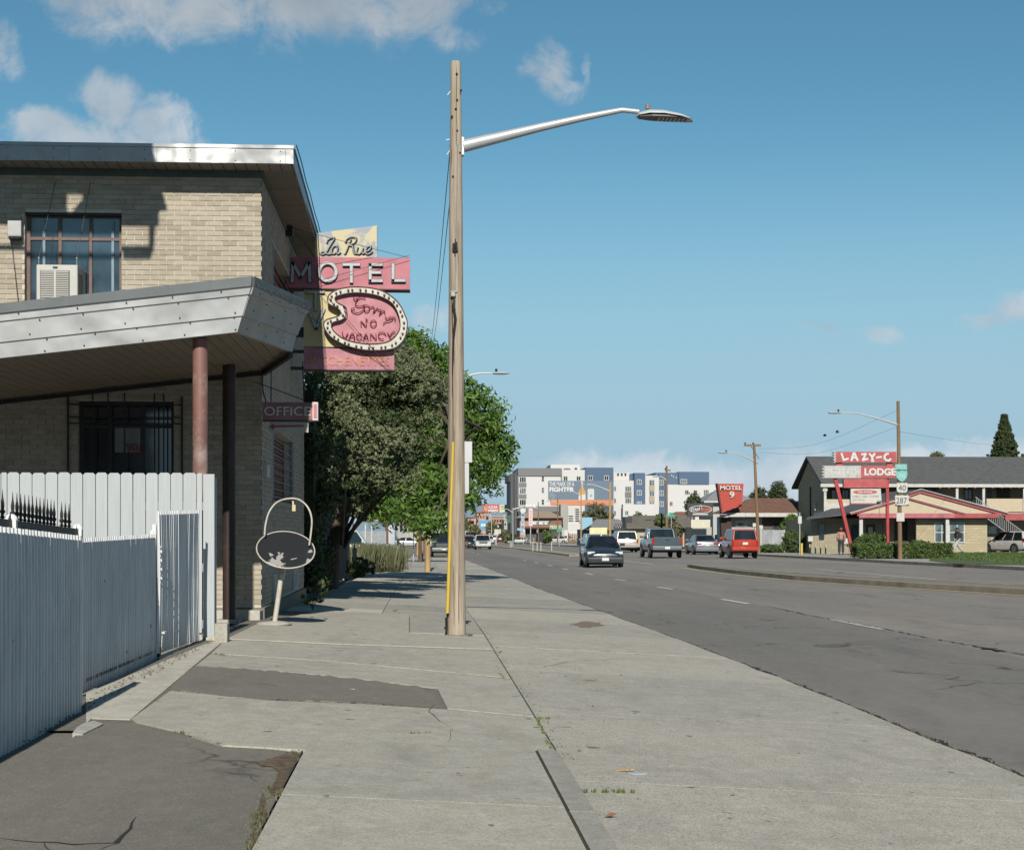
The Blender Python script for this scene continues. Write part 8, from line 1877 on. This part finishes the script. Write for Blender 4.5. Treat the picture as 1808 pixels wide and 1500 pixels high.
bb(t,Y,'upper_wall',1112,1120,836,848,3,25,AB_)
bb(t,Y,'wall',1139.2,1163.5,839,955,1,25,AW)
for c in (846.5,865.5): bwin(t,Y,1146,1155.8,c,c+11,.98,TRIMW,GLASSP,2,1,.14)
for c in (857.8,876.8): bb(t,Y,'spandrel',1146,1155.8,c,c+7.5,.85,.99,AT)
bwin(t,Y,1146,1155.8,885,890,.98,TRIMW,GLASSP,2,1,.14)
bb(t,Y,'wall',1163.7,1180,855,955,2.5,25,AB_)
for c in (847,865.5,884.5): bwin(t,Y,1164.5,1171.5,c,c+10,2.4,TRIMW,GLASSP,2,1,.14)
bb(t,Y,'upper_wall',1157,1198,834,855,3,25,M('blue_cladding_dark', (.07,.12,.20), .6)); bb(t,Y,'upper_wall',1198.2,1252,832.5,855,2,25,AB_); bwin(t,Y,1201.5,1213,845.5,854,1.9,TRIMW,GLASSP,3,1,.14)
for k, a in enumerate((1185,1188,1193)): bb(t,Y,'roof_vent',a,a+2,838+k*2,840+k*2,2.9,2.99,TRIMW)
bb(t,Y,'wall',1100,1155,890,955,-3,0,AW); bb(t,Y,'wall',1177,1270,855.2,955,2.2,25,AW)
for a in (1209,1224): bwin(t,Y,a,a+7,864.5,873,2.18,TRIMW,GLASS,2,1,.14)
for a in (1242,1261): bwin(t,Y,a,a+10,864,875,2.18,TRIMW,GLASSP,3,1,.14)
for a in (1103,1121): bwin(t,Y,a,a+7,901,909.5,-3.02,TRIMW,GLASSP,2,1,.14)
for a in (1182,1211): bwin(t,Y,a,a+6,885,893,2.18,TRIMW,GLASS,2,1,.14)
# far restaurant
t, Y = bld('restaurant_building', 'old restaurant with tan hip roof, white banner and pink brick front', F/8.6, 950); BRK = mk_tanblock('pink_brick', (.42,.25,.19), .5, .25)
bb(t,Y,'wall',918,990,914,958,0,12,BRK); hiproof(t,Y,'roof',912,996,914,902,938,975,-1,13,M('tan_roof', (.33,.26,.20), .8)); bb(t,Y,'banner',940,975,919.5,926,-.3,-.1,SW2); bb(t,Y,'awning',922,985,929,932,-2,-.1,M('brown_awning', (.18,.08,.06), .8))
btxt(t,Y,'LA FIESTA',944,960,921,925,-.32,M('teal_print', (.10,.28,.30), .6),.02) if False else None
for a in (948,960,968): bb(t,Y,'banner_print',a-1.8,a+1.8,921,925,-.33,-.31,M('teal_print', (.10,.28,.30), .6))
for a in (926,936,948,962,976): bb(t,Y,'pillar',a,a+1.2,932,957,-1.6,-1.3,TRIMW)
bb(t,Y,'dark_window',928,975,935,948,-.05,-.01,DKF); bb(t,Y,'lean_to',990,1003,890,935,2,6,M('grey_shed', (.33,.33,.31), .8))  # dark panel across the front wall below the awning
t, Y = bld('mexican_shop', 'small shop with red tiled top and green lettering board', F/9, 981, 'shop'); bp(t,Y,'red_top',[(970,925),(973,919),(991,918),(993,925)], -.2,4, M('red_tile_roof', (.25,.10,.07))); bb(t,Y,'sign_board',970,992,925.5,935,-.3,-.1,M('green_board', (.06,.20,.13), .6)); bb(t,Y,'wall',972,991,935,956,0,5,M('dark_shop', (.08,.07,.06), .8)); btxt(t,Y,'MEXICO',971,991,927,933,-.31,M('cream_letters', (.6,.55,.4), .6),.03)
# vertical signs
t, Y = bld('blue_motel_sign', 'tall narrow blue sign with MOTEL written downwards', F/9.5, 923, 'sign'); BS = M('pale_blue_sign', (.42,.50,.58), .6)
bb(t,Y,'panel',920,926,903,943,0,.3,BS); bb(t,Y,'top_cap',919,928,897,904,.02,.28,SW2); bb(t,Y,'shaft',923.5,924.5,943,965,.1,.2,STEEL)
for k, c in enumerate('MOTEL'): btxt(t,Y,c,920.8,925.2,906+k*7.2,911.5+k*7.2,-.01,M('blue_letters', (.08,.13,.28), .6),.03)
bb(t,Y,'arrow_box',913,920,932,936,.0,.2,M('sky_blue_panel', (.2,.4,.5)))
t, Y = bld('pink_sign', 'tall narrow pale pink sign with white cloud-shaped top', F/10, 937, 'sign'); bb(t,Y,'panel',933.5,940.5,897,928,0,.3,M('pale_pink_sign', (.60,.48,.48), .6)); bb(t,Y,'inner_panel',935,939,899.5,926,-.02,-.001,SW2); bb(t,Y,'shaft',936.3,937.6,928,962,.1,.2,STEEL); m = MB(); c_ = FX(937,894,Y)
for dx_ in (-.6,0,.6): m.ball((c_[0]+dx_,Y+.15,c_[1]+.05), .45,.15,.35,12,8)
ob('cloud_top', m, SW2, t, world=True)
for k in range(5): bb(t,Y,'red_letter',935.8,938.2,901.5+k*5,904+k*5,-.03,-.021,M('orange_red_letter', (.6,.12,.06)))
# left-far cluster
t, Y = bld('red_billboard', 'distant red billboard above the brick building', F/6.5, 866, 'billboard'); bb(t,Y,'poster',851,881,890,903.5,0,.4,M('billboard_red', (.50,.07,.08), .6)); bb(t,Y,'portrait',853,861,891.5,902,-.04,-.001,M('portrait_tan', (.45,.28,.20), .7)); btxt(t,Y,'AZAR',862,879,892,898,-.05,SW2,.03); bb(t,Y,'strip',862,879,899.5,902.5,-.04,-.001,SW2); bb(t,Y,'post',864,866,903.5,958,.6,1.4,STEEL)
t, Y = bld('cream_billboard', 'distant cream billboard right of the red one', F/6.3, 890, 'billboard'); bb(t,Y,'poster',882,899,890.5,904,0,.4,M('billboard_cream', (.55,.56,.38), .6)); bb(t,Y,'print',884,896,893,895,-.04,-.001,M('olive_print', (.2,.25,.12), .6)); bb(t,Y,'print',884,893,897,898.5,-.04,-.001,M('olive_print', (.2,.25,.12))); bb(t,Y,'post',889,891,904,958,.6,1.4,STEEL)
t, Y = bld('blue_billboard', 'distant blue and white shop sign low over the road', F/7, 854, 'sign'); bb(t,Y,'panel',846,863,917.5,932,0,.3,M('vivid_blue_sign', (.08,.30,.52), .5)); bb(t,Y,'print',849,860,924,929,-.04,-.001,SW2); bp(t,Y,'lower_tip',[(848,932),(861,932),(857,936),(852,936)],0,.3,M('vivid_blue_sign', (.08,.3,.52))); bb(t,Y,'shaft',853.5,855,936,958,.1,.2,STEEL)
t, Y = bld('green_sign', 'distant dark green sign board left of the apartment block', F/9, 899, 'sign'); bb(t,Y,'panel',895.5,903,909,923,0,.3,M('dark_green_board', (.02,.09,.07), .6)); bb(t,Y,'shaft',895.5,896.5,904,962,.1,.3,BROWNW)
ROWS = [(842,862,905,958,(.45,.25,.18),'distant salmon brick building left of the blue sign'),(820,840,916,955,(.40,.40,.38),'distant pale building just right of the big pole'),(826,838,914,935,(.50,.20,.14),'distant building with red top near the big pole'),(862,897,912,956,(.35,.20,.15),'distant brick building with roof under the billboards'),(872,896,926,958,(.50,.46,.40),'distant cream shop front under the billboards'),(890,903,918,958,(.42,.42,.38),'distant white garage left of the apartment block'),(806,822,922,952,(.5,.5,.48),'distant white shop hidden by the big pole')]
for i, (a,b,c,d,col,lb_) in enumerate(ROWS):
    t, Y = bld('distant_building', lb_, F/(5.2+.25*i), a, group='distant buildings'); mt = M('far_wall_%s' % 'abcdefg'[i], col, .8, var=.2, scale=.4); bb(t,Y,'wall',a,b,c,d,0,14,mt); bb(t,Y,'parapet',a-.5,b+.5,c-1.2,c,-.3,14,TRIMW if i % 2 else BRS)
    n = max(2, int((b-a)/5))
    for k in range(n): bb(t,Y,'window',a+1+k*(b-a-1)/n,a+1+k*(b-a-1)/n+2.4,c+5,c+9,-.1,-.001,GLASS)
    bb(t,Y,'shop_window',a+1,b-1,d-16,d-10,-.1,-.001,GLASS)
for i,(px,cy,rx,rz_,s_,mt) in enumerate([(816,925,12,14,7,DKL),(838,935,8,8,7.5,OLIVEL),(868,930,7,10,8,OLIVEL),(893,945,6,8,9,OLIVEL),(963,948,9,9,10,BUSHL),(905,950,6,6,9,DKL)]):
    rtree(['dark tree far behind the big pole','olive street tree under the salmon building','olive street tree in front of the brick building','small olive tree before the white garage','green shrub tree before the far restaurant','dark shrub tree at the apartment corner'][i], px, 950, s_, cy, rx, rz_, n=60, mat=mt, group='distant street trees', size=.3, cr=.7, per=20)
# mountains
hm = MB(); 
P = [(-900,0)]+[(x, 38+22*math.sin(x*.004)+14*math.sin(x*.011+1)) for x in range(-880,1700,40)]+[(1750,0)]
hm.prism(P, lambda u,v,w: (u, 2700+w*600, v-8), 0, 1); ob('hills', hm, M('far_hill_blue', (.17,.24,.31), 1.0, var=.1, scale=.01), kind='structure')
# poles on the right side
wpole(1340,968,25,783,.13,'brown wooden pole with crossarm beside the low white motel', BROWNW, arm=[(1284,799,818)], cross=[(1313,1343,786)], lean=-.35)
wpole(1177,962,18.5,822,.13,'brown wooden pole left of the black oval-logo sign', BROWNW, arm=[(1164,841,848)], cross=[(1174,1184,830)])
wpole(1077,962,15.5,851,.16,'tan wooden pole in front of the billboard with long lamp arm', POSTW, arm=[(1036,855,867)])
wpole(1026,964,12.8,852,.11,'grey-tan wooden pole at the left of the bottle on the billboard', POSTW, arm=[(1006,867,875)])
wpole(984.5,962,11.5,879,.11,'thin brown pole left of the letter board', BROWNW, arm=[(973,884,889)])
wpole(950.5,962,10.6,886,.11,'thin brown pole in front of the white restaurant banner', BROWNW, arm=[(941,895,898)])
wpole(905.7,966,12,896,.13,'pale steel lamp pole left of the low white sports car', STEEL, arm=[(892,898,905),(925,895,899)])
for i,(px,s_,yt) in enumerate([(868,7.5,905),(876,7,902),(858,6.5,910)]): wpole(px, 955, s_, yt, .12, ['thin distant lamp pole under the cream billboard','thin distant lamp pole right of the blue sign','thin distant lamp pole left of the blue sign'][i], STEEL, arm=[(px-9,yt+1,yt+4)])
# plastic delineator posts and small signs on the median nose
for i, (px, py, s_) in enumerate([(875,962,12),(901,967,12.5),(903.5,967,12.5),(941,973,14.5),(948.5,973.5,14.5),(955,974,14.5),(974,973,14.5)]):
    x, y = G(px, py); z = zg(x,y)+.05; t = thing('marker_post', ['white flexible marker post nearest the white SUV','left of two close white marker posts by the lamp pole','right of two close white marker posts by the lamp pole','first of three white marker posts on the median nose','second of three white marker posts on the median nose','third of three white marker posts on the median nose','single white marker post right of the group of three'][i], 'post', (x,y,z), 0, 'white marker posts')
    m = MB(); m.lathe([(.09,0),(.09,.03),(.045,.04),(.045,.85),(.03,.88)], (0,0,0), n=10); ob('tube', m, TRIMW, t)
t, Y = bld('median_sign', 'white keep-right sign on the median behind the white SUV', F/12.5, 876.5, 'road sign'); bb(t,Y,'plate',873,880,934,944,0,.05,TRIMW); bb(t,Y,'shaft',876,877,944,962,.06,.1,STEEL)
t, Y = bld('street_name_sign', 'green street name sign on a thin post above the pickup', F/20, 1183, 'road sign'); bb(t,Y,'plate',1176,1192,908.5,912,0,.05,M('street_green', (.03,.30,.24), .5)); bb(t,Y,'plate',1181,1189,904.5,908,.06,.1,M('street_green', (.03,.3,.24))); bb(t,Y,'shaft',1184.7,1185.7,912,965,.02,.06,STEEL)
t, Y = bld('small_green_sign', 'small teal highway sign in front of the shop', F/12, 985, 'road sign'); bb(t,Y,'plate',983,992,935,938,0,.05,M('street_green', (.03,.3,.24))); bb(t,Y,'shaft',987,987.8,938,965,.06,.1,STEEL)
# traffic light over the far road
t, Y = bld('traffic_signal', 'distant traffic signal mast over the road', F/8.5, 880, 'traffic light'); bb(t,Y,'mast_arm',826,868,917.5,918.1,0,.1,STEEL); bb(t,Y,'shaft',867.5,868.5,910,958,0,.15,STEEL)
for a in (829,842): bb(t,Y,'signal_head',a,a+2.4,916,923,-.2,.1,BLACK)
# black fence before restaurant, wall
t, Y = bld('iron_fence', 'black fence panels before the far restaurant', F/10.2, 945, 'fence')
for a in (931,937,943): bb(t,Y,'panel',a,a+4.5,943,956,0,.1,M('dark_mesh', (.08,.09,.09), .7))
t, Y = bld('dumpster', 'black bin enclosure before the far restaurant', F/10.5, 950, 'bin'); bb(t,Y,'body',948,959,941,957,0,1.6,BLACK,.03); bb(t,Y,'lid',947.5,959.5,940,941.2,-.05,1.7,DKF)
# ================================================================ left side, far end of the walk
t, Y = bld('canopy_building', 'pale canopy roof on a brown steel post over the left lot', F/22, 655); bb(t,Y,'canopy',632,681,904,919,0,9,M('pale_canopy', (.52,.42,.34), .7)); bb(t,Y,'post',680,685,918,985,-.1,.15,M('brown_steel', (.09,.035,.025), .6)); bb(t,Y,'post',622,624.5,912,990,-.1,.1,M('brown_steel', (.09,.035,.025)))
t, Y = bld('corrugated_wall', 'pale grey corrugated fence behind the tall grass', F/23.5, 655, 'fence')
for k in range(20): a = 632+k*2.5; bb(t,Y,'sheet',a,a+2.35,937+random.uniform(-.4,.4),978,.03*(k%2),.1,M('pale_sheet', (.27,.30,.33), .6, var=.2))
for a in (644,655): bb(t,Y,'white_post',a,a+2.2,925,975,-.15,-.02,TRIMW)
t, Y = bld('blue_door_wall', 'pale blue shed wall beyond the brown steel post', F/21, 692); bb(t,Y,'wall',686,697,927,978,0,4,M('pale_blue_wall', (.40,.45,.52), .7)); bb(t,Y,'corner_post',686,689,925,980,-.1,-.01,TRIMW)
for i,(a,lb_) in enumerate([(694,'dark narrow gatepost left of the white hatchback'),(700,'black bin standing beside the narrow gatepost')]): tt, Y2 = bld('gatepost' if i==0 else 'bin', lb_, F/18, a, 'post' if i==0 else 'bin'); bb(tt,Y2,'body',a,a+(2.5 if i == 0 else 5.5),930 if i == 0 else 950,974,0,.4,BLACK,.02)
t, Y = bld('shop_row', 'row of pale shop fronts far down the left sidewalk', F/10, 720); bb(t,Y,'wall',702,738,900,964,0,20,M('pale_shop', (.36,.35,.33), .8, var=.15)); 
for a in (706,714,722,730): bb(t,Y,'window',a,a+5,926,938,-.1,-.001,GLASS); bb(t,Y,'pillar',a+5.4,a+6.4,905,960,-.6,-.3,TRIMW)
bb(t,Y,'red_sign',714,724,918,924,-.3,-.11,RB)
t, Y = bld('blue_shop', 'light blue shop wall far behind the parked dark pickup', F/8, 770); bb(t,Y,'wall',757,812,905,962,0,20,M('light_blue_shop', (.25,.34,.40), .8)); bb(t,Y,'roof_edge',756,813,903,905.5,-.4,20,TRIMW)
x, y = W(712,F/16); person.dz = 0; person('person in dark clothes bending by the white hatchback far left', (x,y), R(60), 1.1, (.3,.2,.15), M('dark_blue_top', (.04,.05,.09), .8), M('dark_trousers', (.03,.03,.03)), .3)
blades_o = blades('verge_grass', [W(random.uniform(686,712), F/random.uniform(20,24)) for _ in range(160)], 14, .12, .3, BUSHL, w=.03); tag(blades_o, 'small patch of bright grass beside the far left sidewalk', 'grass', kind='stuff')
